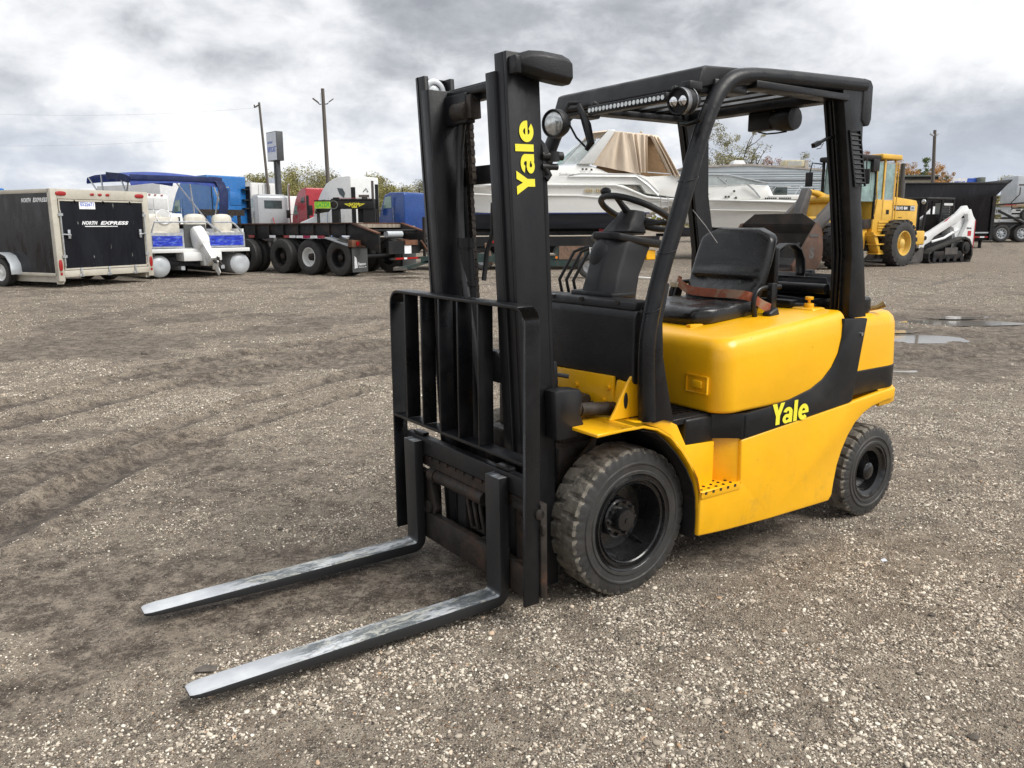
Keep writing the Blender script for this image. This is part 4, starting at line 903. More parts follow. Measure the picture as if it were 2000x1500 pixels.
for y in(-.14,.22):
    mb=MB(); mb.box(-1.05,-.60,y-.012,y+.012,1.052,1.068) if False else mb.box(-1.0,-.60,y-.014,y+.014,1.058,1.072); part('seat_rail',mb,'yellow_paint',FK,.003)
for s,y in((1,.30),(-1,-.245)):
    mb=MB(); mb.tube(catm([(-.985,y,1.07),(-.965,y,1.13),(-.965,y,1.18),(-.99,y,1.215),(-1.04,y,1.228),(-1.16,y,1.228)],5),.0125,10); part('hip_restraint',mb,'black_paint',FK)
mb=MB(); mb.loft([[(p[0],p[1]-.0,p[2]),(p[0]-.01,p[1],p[2]+.042),(p[0]-.012,p[1]+.001,p[2]+.042),(p[0]-.002,p[1]+.001,p[2])] for p in catm([(-1.06,-.27,1.21),(-.985,-.228,1.222),(-.965,-.16,1.188),(-.950,-.08,1.174),(-.945,.06,1.172),(-.945,.18,1.174),(-.965,.27,1.166),(-1.0,.315,1.13),(-1.04,.335,1.11)],5)]); part('seat_belt',mb,'belt_webbing',FK,ang=60)
mb=MB(); mb.box(-.995,-.965,-.255,-.205,1.205,1.232); part('belt_tag',mb,'tan_tag',FK,.003)
mb=MB(); mb.obox((-1.06,.335,1.085),(.075,.05,.085),(0,.4,0)); part('belt_retractor',mb,'black_plastic',FK,.012,3)
mb=MB(); mb.obox((-1.09,.355,1.045),(.04,.05,.03),(0,.2,.2)); part('retractor_bracket',mb,'yellow_paint',FK,.004)
mb=MB(); mb.cyl((-1.075,.375,1.04),(-1.075,.395,1.035),.012); part('buckle_cap',mb,'red_lens',FK)
mb=MB(); mb.obox((-1.05,-.29,1.15),(.05,.03,.14),(0,-.3,0)); mb.box(-1.10,-1.06,.30,.33,1.1,1.25); part('restraint_bracket',mb,'black_paint',FK,.004)
# ---- gas bottle cradle behind the seat
mb=MB()
for (z0,r0,half) in ((1.20,.16,1),):
    a0,a1=R(200),R(340)
    for (x0_,x1_) in ((-1.80,-1.28),):
        pts=[(-.0+.15*math.cos(a),1.30+.15*math.sin(a)) for a in np.linspace(R(195),R(345),14)]
        # cradle axis lies across the truck
        mb.strip([(-1.62+q[0],q[1]) for q in pts],.008,-.30,.34,'y')
cr=part('cylinder_cradle',mb,'black_paint',FK,.002,1,50)
mb=MB(); mb.cyl((-1.40,-.30,1.21),(-1.40,.40,1.21),.026,None,16); mb.cyl((-1.80,-.35,1.19),(-1.80,.30,1.19),.022,None,14); part('cradle_rail',mb,'black_paint',FK)
mb=MB(); mb.box(-1.75,-1.25,-.35,.30,1.115,1.155); mb.box(-1.62,-1.52,.1,.35,1.09,1.13); part('cradle_base',mb,'black_paint',FK,.006)
def bandloop(y):
    pts=catm([(-1.50,1.18),(-1.46,1.30),(-1.50,1.40),(-1.60,1.445),(-1.70,1.40),(-1.74,1.30),(-1.70,1.19)],5) if False else None
pts=[]
for (a,b) in [(-1.49,1.17),(-1.462,1.25),(-1.468,1.33),(-1.505,1.395),(-1.57,1.425),(-1.64,1.425),(-1.70,1.395),(-1.735,1.34),(-1.745,1.27),(-1.735,1.21),(-1.80,1.17)]: pts.append((a,b))
mb=MB(); mb.strip(pts,.007,-.03,.03,'y'); mb.strip([(a-.0,b) for a,b in pts],-.004,-.028,.028,'y'); part('cylinder_strap',mb,'black_paint',FK,.001,1,60)
mb=MB(); mb.obox((-1.79,.0,1.225),(.02,.05,.09),(0,-.5,0)); mb.cyl((-1.82,-.02,1.26),(-1.82,.03,1.26),.02); part('strap_clamp',mb,'black_paint',FK,.004)
mb=MB(); mb.tube(catm([(-1.2,-.1,1.13),(-1.22,.05,1.15),(-1.25,.2,1.13),(-1.30,.3,1.13),(-1.4,.34,1.12)],5),.013,8); mb.tube(catm([(-1.25,-.1,1.16),(-1.3,.05,1.165),(-1.34,.2,1.16),(-1.38,.3,1.15)],5),.009,8); part('gas_hose',mb,'black_plastic',FK)
mb=MB(); mb.lathe([(.085,1.09),(.088,1.10),(.088,1.155),(.080,1.165),(.06,1.165),(.055,1.172),(.03,1.172),(.001,1.172)],(-1.60,.42,0),'z',28,cap=False); part('gas_regulator',mb,'black_plastic',FK)
mb=MB(); mb.tube([(-1.64,.475,1.10),(-1.675,.515,1.112),(-1.695,.54,1.13)],[.011,.013,.018],12); o=part('gas_coupling',mb,'brass',FK)
mb=MB(); mb.tube([(-1.6955,.5405,1.1305),(-1.697,.542,1.1315)],[.010,.010],12); part('coupling_seal',mb,'paper_tag',o)
# ------------------------------------------------------------------ far ground cover and trees
def tree(x,y,h,w,leaf,label,seed,dens=2600,trunk=.3,group=None,z0=None,asp=1,clump=18,ls=.16,low=.25):
    ls*=.32; dens=int(dens*4.6)
    rs=np.random.RandomState(seed); z=gz(x,y)-.1 if z0 is None else z0
    t=thing('tree',label,'tree',(x,y,z),0,group)
    mb=MB(); r0=h*.018+.05
    def limb(p,d,l,r,dep):
        q=p+d*l*.5+Vector(rs.uniform(-.06,.06,3))*l; e=p+d*l
        mb.tube([p,q,e],[r,r*.8,r*.55],5); ends.append((e,dep))
        if dep<3:
            for k in range(3 if dep else 5):
                dd=(d+Vector(rs.uniform(-.75,.75,3))+Vector((0,0,.15))).normalized()
                limb(p+(e-p)*rs.uniform(.45,1),dd,l*rs.uniform(.55,.78),r*.55,dep+1)
    ends=[]; limb(Vector((0,0,0)),Vector((rs.uniform(-.05,.05),0,1)),h*.42,r0,0)
    part('trunk',mb,'bark',t,clean=False)
    # leaf clumps
    n=clump; cen=[]
    for k in range(n*3):
        a=rs.uniform(0,6.28); rad=math.sqrt(rs.rand())*w*.5; hh=h*(low+(1-low)*rs.rand()**.8)
        env=math.sin(math.pi*min(1,max(0,(hh/h-low*.6)/(1.02-low*.6))))**.6
        cen.append((rad*env*math.cos(a),rad*env*math.sin(a),hh*.97,w*rs.uniform(.08,.20)))
    cen+= [(e.x,e.y,e.z,w*rs.uniform(.07,.15)) for e,d in ends if d>=2 and e.z<h]
    cen=np.array(cen); ix=rs.randint(0,len(cen),dens); c=cen[ix]
    d=rs.normal(size=(dens,3)); d/=np.linalg.norm(d,axis=1)[:,None]; d*=rs.rand(dens,1)**.45*c[:,3:4]; p=c[:,:3]+d*[1,1,.8]
    p=p[p[:,2]>0.1]; n=len(p)
    s=ls*rs.uniform(.5,1.4,n)[:,None]; u=rs.normal(size=(n,3)); u/=np.linalg.norm(u,axis=1)[:,None]; v=np.cross(u,rs.normal(size=(n,3))); v/=np.linalg.norm(v,axis=1)[:,None]
    V=np.stack([p-u*s,p+v*s*.6,p+u*s,p-v*s*.6],1).reshape(-1,3); F=np.arange(n*4).reshape(-1,4)
    me=bpy.data.meshes.new('crown'); me.from_pydata(V.tolist(),[],F.tolist()); me.materials.append(MATS[leaf]); o=bpy.data.objects.new('crown',me); link(o,t); o['kind']='stuff'
    return t
def px(u,y,v=442): return at(u,v,y).x
TG='trees behind the parked trucks'
for i,(u,y,top,wp,leaf,lab) in enumerate([
  (500,100,343,60,'leaf_olive','olive bushy tree right of the blue sleeper truck roof, leftmost of its row'),
  (560,105,334,75,'leaf_olive','olive tree just behind the tall pole sign'),
  (597,95,329,80,'leaf_olive','tallest olive tree between the pole sign and the wooden floodlight pole'),
  (640,102,341,60,'leaf_grey','thin greyish tree top beside the wooden floodlight pole'),
  (735,110,347,55,'leaf_olive','yellowish tree right behind the white sleeper truck'),
  (775,105,356,60,'leaf_olive','low olive tree between white sleeper truck and navy truck'),
  (815,110,358,60,'leaf_grey','pale thin tree directly above the navy day cab truck')]):
    h=at(u,top,y).z+.2; tree(px(u,y,top+20),y,h,wp*y/1581.6*1.75,leaf,lab,40+i,5200,group=TG,z0=0,ls=.26,low=.05)
TG2='autumn trees behind the boats and loader'
for i,(u,y,top,wp,leaf,lab,dn,lo) in enumerate([
  (1398,62,232,78,'leaf_grey','tall sparse tree with few leaves behind the small white cruiser',1500,.3),
  (1432,66,262,60,'leaf_olive','half bare yellowing tree right of the tallest sparse tree',1300,.3),
  (1463,70,285,60,'leaf_grey','greyish thin tree between tall sparse tree and rust red tree',1300,.3),
  (1505,75,303,62,'leaf_rust','rust red low tree above the ribbed camper roof',2000,.2),
  (1568,80,299,55,'leaf_grey','bare branched tree above the roof air conditioner',1000,.3),
  (1645,80,300,55,'leaf_grey','thin pale tree top behind the yellow loader windscreen',1000,.3),
  (1695,80,294,46,'leaf_rust','brownish tree top between lift truck pillar and loader cab',1500,.3),
  (1763,78,312,62,'leaf_orange','orange leaved tree right of the loader exhaust',2600,.15),
  (1808,82,308,36,'leaf_green','dark green narrow tree left of the right hand floodlight pole',1900,.15),
  (1832,80,318,44,'leaf_orange','orange tree directly behind the right hand floodlight pole',2000,.15),
  (1925,120,383-16,40,'leaf_grey','small pale far tree right of the blue and white billboard',1200,.1),
  (1965,75,347,58,'leaf_olive','green tree between dump bin lip and white hopper trailer',3000,.02),
  (1990,85,352,50,'leaf_green','dark green tree nearest the right edge of the yard',2000,.02)]):
    h=at(u,top,y).z+.1; tree(px(u,y,top+20),y,h,wp*y/1581.6*1.1,leaf,lab,70+i,dn,group=TG2,z0=0,ls=.17 if y<100 else .25,low=lo)
# far woodland band
rs=np.random.RandomState(3); n=30000; xx=rs.uniform(-190,190,n); yy=rs.uniform(150,165,n); tp=4.2+2.8*fbm(xx,yy*0,.09,4,2)
zz_=rs.rand(n)**.7*tp; p=np.column_stack([xx,yy,zz_]); s=.45*rs.uniform(.5,1.4,n)[:,None]; u=rs.normal(size=(n,3)); u/=np.linalg.norm(u,axis=1)[:,None]; v=np.cross(u,rs.normal(size=(n,3))); v/=np.linalg.norm(v,axis=1)[:,None]
V=np.stack([p-u*s,p+v*s*.7,p+u*s,p-v*s*.7],1).reshape(-1,3); me=bpy.data.meshes.new('far_woodland'); me.from_pydata(V.tolist(),[],np.arange(n*4).reshape(-1,4).tolist()); me.materials.append(MATS['leaf_olive'])
o=bpy.data.objects.new('far_woodland',me); COL.objects.link(o); o['kind']='stuff'; tag(o,'low olive woodland along the far edge of the yard','woodland')
# ------------------------------------------------------------------ poles, wires, signs
def pole(u,y,top,lean,r,label):
    x=at(u,top,y).x; zt=at(u,top,y).z
    b=(x-lean*zt if False else x,y)
    t=thing('light_pole' ,label,'pole',(x-lean*zt,y,gz(x,y)-.1))
    mb=MB(); mb.tube([(0,0,0),(lean*zt*.5,0,zt*.5),(lean*zt,0,zt-gz(x,y)+.1)],[r,r*.85,r*.68],12); part('shaft',mb,'old_wood',t); return t,Vector((lean*zt,0,zt-gz(x,y)+.1))
t,T=pole(630,45,173,-.012,.13,'nearer bare wooden pole with two floodlights raised like arms')
mb=MB(); mb.tube([T+Vector((-.1,0,-.78)),T+Vector((-.18,0,-.80)),T+Vector((-.27,0,-.72))],.025,6); part('bracket',mb,'frame_black',t)
mb=MB(); mb.obox(T+Vector((-.40,0,-.60)),(.36,.12,.08),(0,.65,0)); part('floodlight',mb,'old_wood',t,.01)
mb=MB(); mb.tube([T+Vector((.1,0,-.78)),T+Vector((.2,0,-.78)),T+Vector((.27,0,-.72))],.025,6); part('bracket',mb,'frame_black',t)
mb=MB(); mb.obox(T+Vector((.42,0,-.60)),(.32,.12,.03),(0,-.6,0)); part('floodlight',mb,'old_wood',t,.01)
mb=MB()
for k in range(8): mb.cyl(T+Vector((-.10,0,-.25-.055*k)),T+Vector((-.16,0,-.25-.055*k)),.008,None,5)
part('climbing_pegs',mb,'frame_black',t,kind='stuff')
t,T=pole(506,70,200,-.045,.13,'farther thin leaning utility pole carrying the wires')
mb=MB(); mb.obox(T+Vector((-.22,0,-.30)),(.5,.1,.1),(0,-.45,0)); part('crossarm',mb,'old_wood',t)
mb=MB(); mb.cyl(T+Vector((-.4,0,-.36)),T+Vector((-.42,0,-.18)),.05,None,6); part('insulator',mb,'frame_black',t)
PT=Vector(t.location)+T
t,T=pole(1826,55,254,-.045,.14,'right hand wooden pole with two small floodlights behind the dump bin')
for s in(-1,1):
    mb=MB(); mb.obox(T+Vector((.16*s,0,-.28)),(.28,.14,.12),(0,-.5*s,0)); part('floodlight',mb,'pale_metal',t,.01)
for j,(v0,v1) in enumerate(((206,216),(252,281))):
    a=PT+Vector((0,0,(-.4 if j==0 else -2.4))); b=at(-200,v1-(2 if j==0 else 0),60)
    mb=MB(); mb.tube([a+(b-a)*q+Vector((0,0,-.5*4*q*(1-q))) for q in np.linspace(0,1,14)],.007,5)
    o=part('power_line',mb,'wire_grey'); tag(o,('upper' if j==0 else 'lower')+' overhead wire running left from the thin leaning pole','wire')
# pylon sign
y=60; a=at(530,304,y); t=thing('pole_sign','tall white lightbox sign with blue lettering on twin steel posts','sign',(px(549,y),y,gz(px(549,y),y)))
zb=at(1000,318,y).z; zt=at(1000,261,y).z
t.rotation_euler=(0,0,R(-48))
mb=MB(); mb.box(-1.0,.55,-.26,.26,zb,zt); sb=part('sign_box',mb,'sign_steel',t,.02)
mb=MB(); mb.box(-.96,.51,-.27,-.261,zb+.05,zt-.05); part('sign_face',mb,'sign_white',sb)
txt('REPOCAST','sign_lettering','sign_blue',sb,(-.22,-.274,zb+.80),(1,0,0),(0,0,1),.38,1.3,bold=.03)
txt('MIEDEMA','sign_lettering','sign_blue',sb,(-.42,-.274,zb+1.28),(1,0,0),(0,0,1),.15,.8,bold=.02)
for q in(-.25,.10): mb=MB(); mb.box(q-.12,q+.1,-.12,.12,0,zb); part('post',mb,'sign_steel',t)
t=thing('roadside_sign','small pale blue sign board low behind the tall pole sign','sign',(px(536,75),75,0)); t.rotation_euler=(0,0,R(-20))
mb=MB(); mb.box(-.55,.55,-.08,.08,3.9,5.9); q=part('board',mb,'sign_white',t); mb=MB(); mb.box(-.5,.5,-.1,-.085,3.95,4.9); part('lower_panel',mb,'sign_blue',q)
for q in(-.4,.4): mb=MB(); mb.cyl((q,0,0),(q,0,3.9),.06); part('post',mb,'sign_steel',t)
y=62; t=thing('billboard','low white and blue billboard peeking over the black dump bin','billboard',(px(1882,y),y,gz(5,60)))
zt=at(1800,342,y).z-gz(20,60); 
mb=MB(); mb.box(-1.15,.55,-.1,.1,zt-1.4,zt); bb=part('panel',mb,'sign_white2',t)
mb=MB(); mb.prism([(-.10,zt-.0),(.55,zt-.0),(.55,zt-.52),(-.22,zt-.52)],'y',-.115,-.1); part('blue_panel',mb,'sign_blue',bb)
mb=MB(); mb.box(.56,.95,-.6,.3,zt-.6,zt+.05); part('side_box',mb,'roof_green',t,.02)
txt('REPOCAST','sign_lettering','sign_blue',bb,(-.66,-.104,zt-.28),(1,0,0),(0,0,1),.17,.8,bold=.04)
mb=MB(); mb.cyl((-.5,0,0),(-.5,0,zt-1.4),.1); mb2=MB(); mb2.cyl((.4,0,0),(.4,0,zt-1.4),.1); part('post',mb,'sign_steel',t); part('post',mb2,'sign_steel',t)
# low shed behind the loader
y=58; xa,xb=px(1735,y),px(1817,y); t=thing('shed','low cream shed with a dark green roof edge behind the loader','shed',((xa+xb)/2,y,gz(10,58)))
w=(xb-xa)/2; zr=at(1800,338,y).z-gz(10,58); mb=MB(); mb.box(-w,w,0,5,0,zr-.45); part('wall',mb,'cream_metal',t)
mb=MB(); mb.box(-w-.1,w+.1,-.3,5.3,zr-.45,zr-.25); part('fascia',mb,'frame_black',t)
mb=MB(); mb.prism([(-.4,zr-.25),(5.4,zr-.25),(5.4,zr-.05),(2.5,zr),(-.4,zr-.15)],'x',-w-.15,w+.15); part('roof',mb,'roof_green',t)
# ------------------------------------------------------------------ vehicle helpers
def vwheel(p,x,y,r,w,side,rim='steel',rr=None,dish=.1,n=32,hub=True,tread=None,name='wheel',holes=False,z=None):
    rr=rr or r*.55; h=w/2; z=r if z is None else z
    e=lambda v:side*v
    mb=MB(); mb.lathe([(rr,e(-h)),(r*.8,e(-h)),(r*.96,e(-h*.9)),(r,e(-h*.55)),(r*.985,e(-h*.5)),(r,e(-h*.45)),(r,e(-.05)),(r*.985,0),(r,e(.05)),(r,e(h*.45)),(r*.985,e(h*.5)),(r,e(h*.55)),(r*.965,e(h*.92)),(r*.85,e(h*1.03)),(rr*1.12,e(h*1.02)),(rr,e(h*.9)),(rr,e(-h))],(x,y,z),'y',n,cap=False)
    if tread:
        for k in range(tread):
            for sd in(-1,1):
                a=2*math.pi*(k+(.5 if sd>0 else 0))/tread; c=Vector((x+math.cos(a)*r*.985,y+sd*h*.45,z+math.sin(a)*r*.985))
                mb.obox(c,(r*.17,h*1.15,r*.085),(0,-a+math.pi/2+sd*0,0))
    wh=part(name,mb,'tyre_side',p,ang=32)
    mb=MB(); mb.lathe([(rr*1.01,e(h*.85)),(rr*.99,e(h*.98)),(rr*.93,e(h*.96)),(rr*.90,e(h*.7)),(rr*.86,e(h*.95-dish)),(rr*.5,e(h*.95-dish*1.05)),(.001,e(h*.95-dish*1.05))],(x,y,z),'y',28,cap=False)
    ro=part('rim',mb,rim,wh)
    mb=MB(); mb.lathe([(rr*.38,e(h*.95-dish*1.05)),(rr*.36,e(h*.95-dish*.4)),(rr*.22,e(h*.95-dish*.2)),(.001,e(h*.95-dish*.15))],(x,y,z),'y',16,cap=False)
    part('hub',mb,rim if hub is True else hub,wh)
    if holes:
        for k in range(8):
            a=2*math.pi*k/8; cc=Vector((x+math.cos(a)*rr*.66,y+e(h*.955-dish*1.0),z+math.sin(a)*rr*.66)); mb=MB(); mb.cyl(cc,cc+Vector((0,e(.012),0)),rr*.12,None,10); part('rim_hole',mb,'frame_black',wh)
    return wh
def quad(name,pts,mat,parent,th=.012,bev=0):
    """thin solid panel through 3D points (planar), thickened along its normal"""
    P=[Vector(p) for p in pts]; n=(P[1]-P[0]).cross(P[2]-P[0]).normalized()*th; mb=MB(); k=len(P)
    mb.add([p for p in P]+[p+n for p in P],[tuple(range(k)),tuple(range(2*k-1,k-1,-1))]+[(i,(i+1)%k,k+(i+1)%k,k+i) for i in range(k)]); return part(name,mb,mat,parent,bev)
def BX(name,mat,parent,*a,bev=0,seg=2,label=None,kind=None):
    mb=MB(); mb.box(*a); return part(name,mb,mat,parent,bev,seg,label=label,kind=kind)
# ------------------------------------------------------------------ enclosed black trailer on the left
s_=Vector((-math.cos(R(27)),math.sin(R(27)),0))
t=gthing('enclosed_trailer','black enclosed snow trailer with cream frame and worn rear ramp door','trailer',-9.73*.985,19.41,153)
t.scale=(1,1,.982)
Zb,Zt=.27,2.23
BX('body','trailer_black',t,.02,6.2,-1.25,1.25,Zb+.06,Zt-.06)
for z0,z1 in((Zb,Zb+.075),(Zt-.09,Zt)): BX('side_rail','cream_metal',t,.03,6.25,-1.265,1.265,z0,z1,bev=.006)
BX('chassis_rail','cream_metal',t,.05,6.0,1.08,1.20,.13,.27); BX('chassis_rail','cream_metal',t,.05,6.0,-1.2,-1.08,.13,.27)
for yy_ in(-1.265,1.115): BX('corner_post','cream_metal',t,-.03,.09,yy_,yy_+.15,.16,Zt+.005,bev=.01)
BX('rear_header','cream_metal',t,-.03,.09,-1.115,1.115,Zt-.22,Zt+.004,bev=.01)
BX('rear_sill','cream_metal',t,-.035,.09,-1.115,1.115,Zb-.02,Zb+.13,bev=.008)
rd=BX('ramp_door','door_black',t,-.025,.02,-1.07,1.07,Zb+.13,Zt-.22)
mb=MB(); mb.strip([(-1.105,Zb+.14),(1.105,Zb+.14),(1.105,Zt-.23),(-1.105,Zt-.23),(-1.105,Zb+.14)],.045,-.045,-.02,'x'); part('door_frame',mb,'cream_metal',rd)
BX('plate','sign_white2',rd,-.034,-.028,.20,.60,Zt-.44,Zt-.24); txt('E525671','plate_number','sign_blue',rd,(-.0355,.40,Zt-.33),(0,-1,0),(0,0,1),.09,.33,bold=.02)
txt('NORTH','door_lettering','sign_white2',rd,(-.0265,.37,1.475),(0,-1,0),(0,0,1),.085,.40,bold=.05,shear=.3); txt('EXPRESS','door_lettering','sign_white2',rd,(-.0265,-.28,1.475),(0,-1,0),(0,0,1),.085,.76,bold=.05,shear=.3); BX('stripe','sign_white2',rd,-.028,-.0255,-.35,.5,1.385,1.405)
txt('NORTH','side_lettering','sign_white2',t,(.86,1.252,1.99),(-1,0,0),(0,0,1),.10,.36,bold=.05,shear=.3); txt('EXPRESS','side_lettering','sign_white2',t,(.36,1.252,1.99),(-1,0,0),(0,0,1),.10,.52,bold=.05,shear=.3)
for q in(-.72,.0,.72):
    mb=MB(); mb.tube([(-.06,q,Zb-.01),(-.06,q,Zb+.18)],.022,8); mb.box(-.065,-.03,q-.05,q+.05,Zb-.03,Zb+.03); part('hinge',mb,'galvanised',rd,.003)
    mb=MB(); mb.tube([(-.05,q-.05,Zt-.30),(-.05,q,Zt-.25),(-.05,q+.05,Zt-.30)],.014,6); part('door_hook',mb,'frame_black',rd)
for q in(1.09,-1.09):
    mb=MB(); mb.tube([(-.06,q,.5),(-.06,q,1.75)],.014,6); part('lock_bar',mb,'galvanised',rd)
    mb=MB(); mb.tube([(-.07,q,1.22),(-.075,q*.82,1.20)],.018,6); mb.box(-.08,-.04,q*.86-.03,q*.86+.03,1.12,1.32); part('latch',mb,'galvanised',rd,.004)
    for z in(.72,1.66): BX('bracket','galvanised',rd,-.07,-.04,q-.05,q+.05,z-.03,z+.03)
for q in(1.02,-1.02):
    mb=MB(); mb.ell((-.035,q,Zt-.10),(.02,.13,.05),16,8,.7); part('marker_lamp',mb,'red_lens',t)
    mb=MB(); mb.ell((-.035,q*1.175,.52),(.02,.045,.13),12,8,.7); part('tail_lamp',mb,'red_lens',t); BX('reflector','red_lens',t,-.04,-.03,q*1.175-.025,q*1.175+.025,.30,.36)
for q in(-.2,0,.2): mb=MB(); mb.ell((-.035,q+.05,Zt-.10),(.015,.055,.03),12,6,.7); part('marker_lamp',mb,'red_lens',t)
BX('stabiliser','cream_metal',t,.06,.14,1.1,1.22,0.09,.28); BX('stabiliser','cream_metal',t,.06,.14,-1.2,-1.1,.12,.28)
for k,x in enumerate((1.80,2.70)):
    for s in(1,-1): vwheel(t,x,s*1.36,.335,.2,s,'white_gloss',.2,.05)
mb=MB(); mb.strip([(1.30,.30),(1.33,.55),(1.47,.73),(1.67,.80),(2.85,.80),(3.05,.70),(3.17,.5),(3.2,.3)],-.02,1.24,1.50,'y'); part('mudguard',mb,'pale_metal',t,.004)
BX('roof_vent','pale_metal',t,2.3,2.9,-.2,.3,Zt-.05,Zt+.07,bev=.03)
# ------------------------------------------------------------------ pontoon boat
t=gthing('pontoon_boat','white pontoon boat with blue bimini top and raised outboard seen from behind','boat',-8.6*.982,22.3,134)
for s in(1,-1):
    y=s*1.12; mb=MB(); mb.lathe([(.001,-.02),(.1,-.03),(.22,-.01),(.285,.04),(.285,5.2),(.2,5.9),(.05,6.3),(.001,6.35)],(0,y,.33),'x',28,cap=False); part('pontoon',mb,'pale_metal',t)
    for x in(.6,2.2,3.8): BX('pontoon_bracket','pale_metal',t,x,x+.12,y-.12,y+.12,.55,.70)
BX('deck','white_gloss',t,-.15,6.2,-1.35,1.35,.68,.78,bev=.01)
BX('transom_pod','white_gloss',t,-.20,.35,-.5,.55,.45,.68,bev=.02)
for s,(a,b) in ((1,(.42,1.3)),(-1,(-1.3,-.22))):
    f=BX('rear_fence','galvanised',t,.02,.06,a,b,.80,1.20); BX('fence_panel','blue_print',f,.0,.019,a+.05,b-.05,.85,1.12)
for s in(1,-1): BX('side_fence','sign_white2',t,.1,5.8,s*1.3-.02,s*1.3+.02,.80,1.30)
BX('rear_gate','mud_flap',t,.03,.06,-.20,.40,.80,1.42)
mb=MB(); mb.tube([(.04,1.25,1.2),(.04,1.15,1.48),(.04,-.25,1.48),(.04,-.5,1.30),(.04,-.62,1.2)],.025,8); part('fence_rail',mb,'galvanised',t)
mb=MB(); mb.tube([(.04,-.45,1.48),(.04,-.95,1.48),(.04,-1.05,1.42),(.04,-1.28,1.15)],.025,8); part('fence_rail',mb,'galvanised',t)
BX('console','seat_cream',t,.4,1.1,.35,1.25,.8,1.62,bev=.05); 
mb=MB(); mb.tube([Vector((.42,.75,1.62))+Vector((.06*math.sin(q),.2*math.cos(q),.18*math.sin(q))) for q in np.linspace(0,6.28,20,endpoint=False)],.015,6,closed=True); part('helm_wheel',mb,'sign_white2',t)
for (x,y,w_) in((.45,-.15,.32),(.5,-.95,.30),(.55,.95,.3)):
    mb=MB(); mb.ell((x,y,1.05),(.3,w_,.2),16,8,.6); mb.ell((x+.15,y,1.45),(.12,w_*.95,.26),16,8,.6); part('seat',mb,'seat_cream',t)
BX('bench','seat_cream',t,.15,.6,-1.25,-.35,.8,1.15,bev=.05)
mb=MB(); mb.loft([[(p[0],p[1]+q*p[2],p[3]) for p in ((.0,-.12,0,.38),)] for q in (0,1)]) if False else None
# outboard, tilted up
ob=MB(lambda p:Matrix.Translation((-.36,-.05,.66))@Matrix.Rotation(R(35),4,'Y')@Matrix.Rotation(R(-10),4,'X')@Matrix.Scale(1.08,4)@p)
ob.loft([[(x*a,y*b,z) for (x,y) in((-.2,-.12),(-.2,.12),(-.1,.17),(.2,.17),(.27,.08),(.27,-.08),(.2,-.17),(-.1,-.17))] for (z,a,b) in((.2,.7,.8),(.32,1,1),(.6,1.0,1.0),(.70,.85,.85),(.74,.5,.6))]); og=part('outboard_cowl',ob,'white_gloss',t,.02,2)
ob=MB(lambda p:Matrix.Translation((-.36,-.05,.66))@Matrix.Rotation(R(35),4,'Y')@Matrix.Rotation(R(-10),4,'X')@Matrix.Scale(1.08,4)@p)
ob.loft([[(-.14,-.09,.22),(.14,-.09,.22),(.14,.09,.22),(-.14,.09,.22)],[(-.10,-.05,-.25),(.10,-.05,-.25),(.10,.05,-.25),(-.10,.05,-.25)]]); ob.box(-.2,.16,-.11,.11,-.27,-.25); ob.loft([[(-.14,-.02,-.3),(.1,-.02,-.3),(.1,.02,-.3),(-.14,.02,-.3)],[(-.05,-.01,-.62),(.09,-.01,-.62),(.09,.01,-.62),(-.05,.01,-.62)]]); ob.ell((-.02,0,-.38),(.2,.055,.055)); part('outboard_leg',ob,'white_gloss',t,.008)
ob=MB(lambda p:Matrix.Translation((-.36,-.05,.66))@Matrix.Rotation(R(35),4,'Y')@Matrix.Rotation(R(-10),4,'X')@Matrix.Scale(1.08,4)@p)
for k in range(3): ob.obox((-.2,.08*math.cos(k*2.09),-.38+.08*math.sin(k*2.09)),(.03,.10,.08),(k*2.09,.0,.5))
part('propeller',ob,'frame_black',t); BX('motor_bracket','white_dull',t,-.30,-.02,-.28,.05,.32,.66,bev=.02)
# bimini
def bim():
    mb=MB(); rings=[]
    for (x,zc) in((1.15,2.58),(1.20,2.72),(1.5,2.80),(2.0,2.86),(2.7,2.92),(3.9,2.94),(4.6,2.90),(4.7,2.76)):
        top=[(x,1.28*math.sin(a),zc-.10*(math.sin(a)**2)*(1 if zc>2.2 else .1)) for a in np.linspace(-math.pi/2,math.pi/2,13)]
        rings.append(top+[(p[0]+.0,p[1]*.985,p[2]-.035) for p in top[::-1]])
    mb.loft(rings); return mb
part('bimini_top',bim(),'blue_canvas',t,ang=60)
mb=MB(); mb.loft([[(x,s_y,zc),(x,s_y,zc-.16-.05*(i%2)),(x,s_y-.02,zc-.16-.05*(i%2)),(x,s_y-.02,zc)] for i,(x,s_y,zc) in enumerate([(1.16,1.29,2.68),(1.4,1.3,2.74),(1.7,1.3,2.78),(2.0,1.3,2.81),(2.4,1.3,2.84),(2.9,1.3,2.88)])]); part('bimini_valance',mb,'navy_canvas',t)
mb=MB(); mb.loft([[(1.16+q[0],-1.28+q[2],q[1]),(1.16+q[0],-1.02+q[2],q[1]),(1.22+q[0],-1.02+q[2],q[1]),(1.22+q[0],-1.28+q[2],q[1])] for q in ((.05,2.76,.1),(-.06,2.6,-.05),(-.12,2.3,-.12),(-.10,1.9,-.10),(-.02,1.5,.0))])
mb.loft([[(1.13,y_,2.74),(1.13,y_,2.60),(1.16,y_,2.60),(1.16,y_,2.74)] for y_ in(-1.28,1.28)]); part('rolled_curtain',mb,'navy_canvas',t,.02)
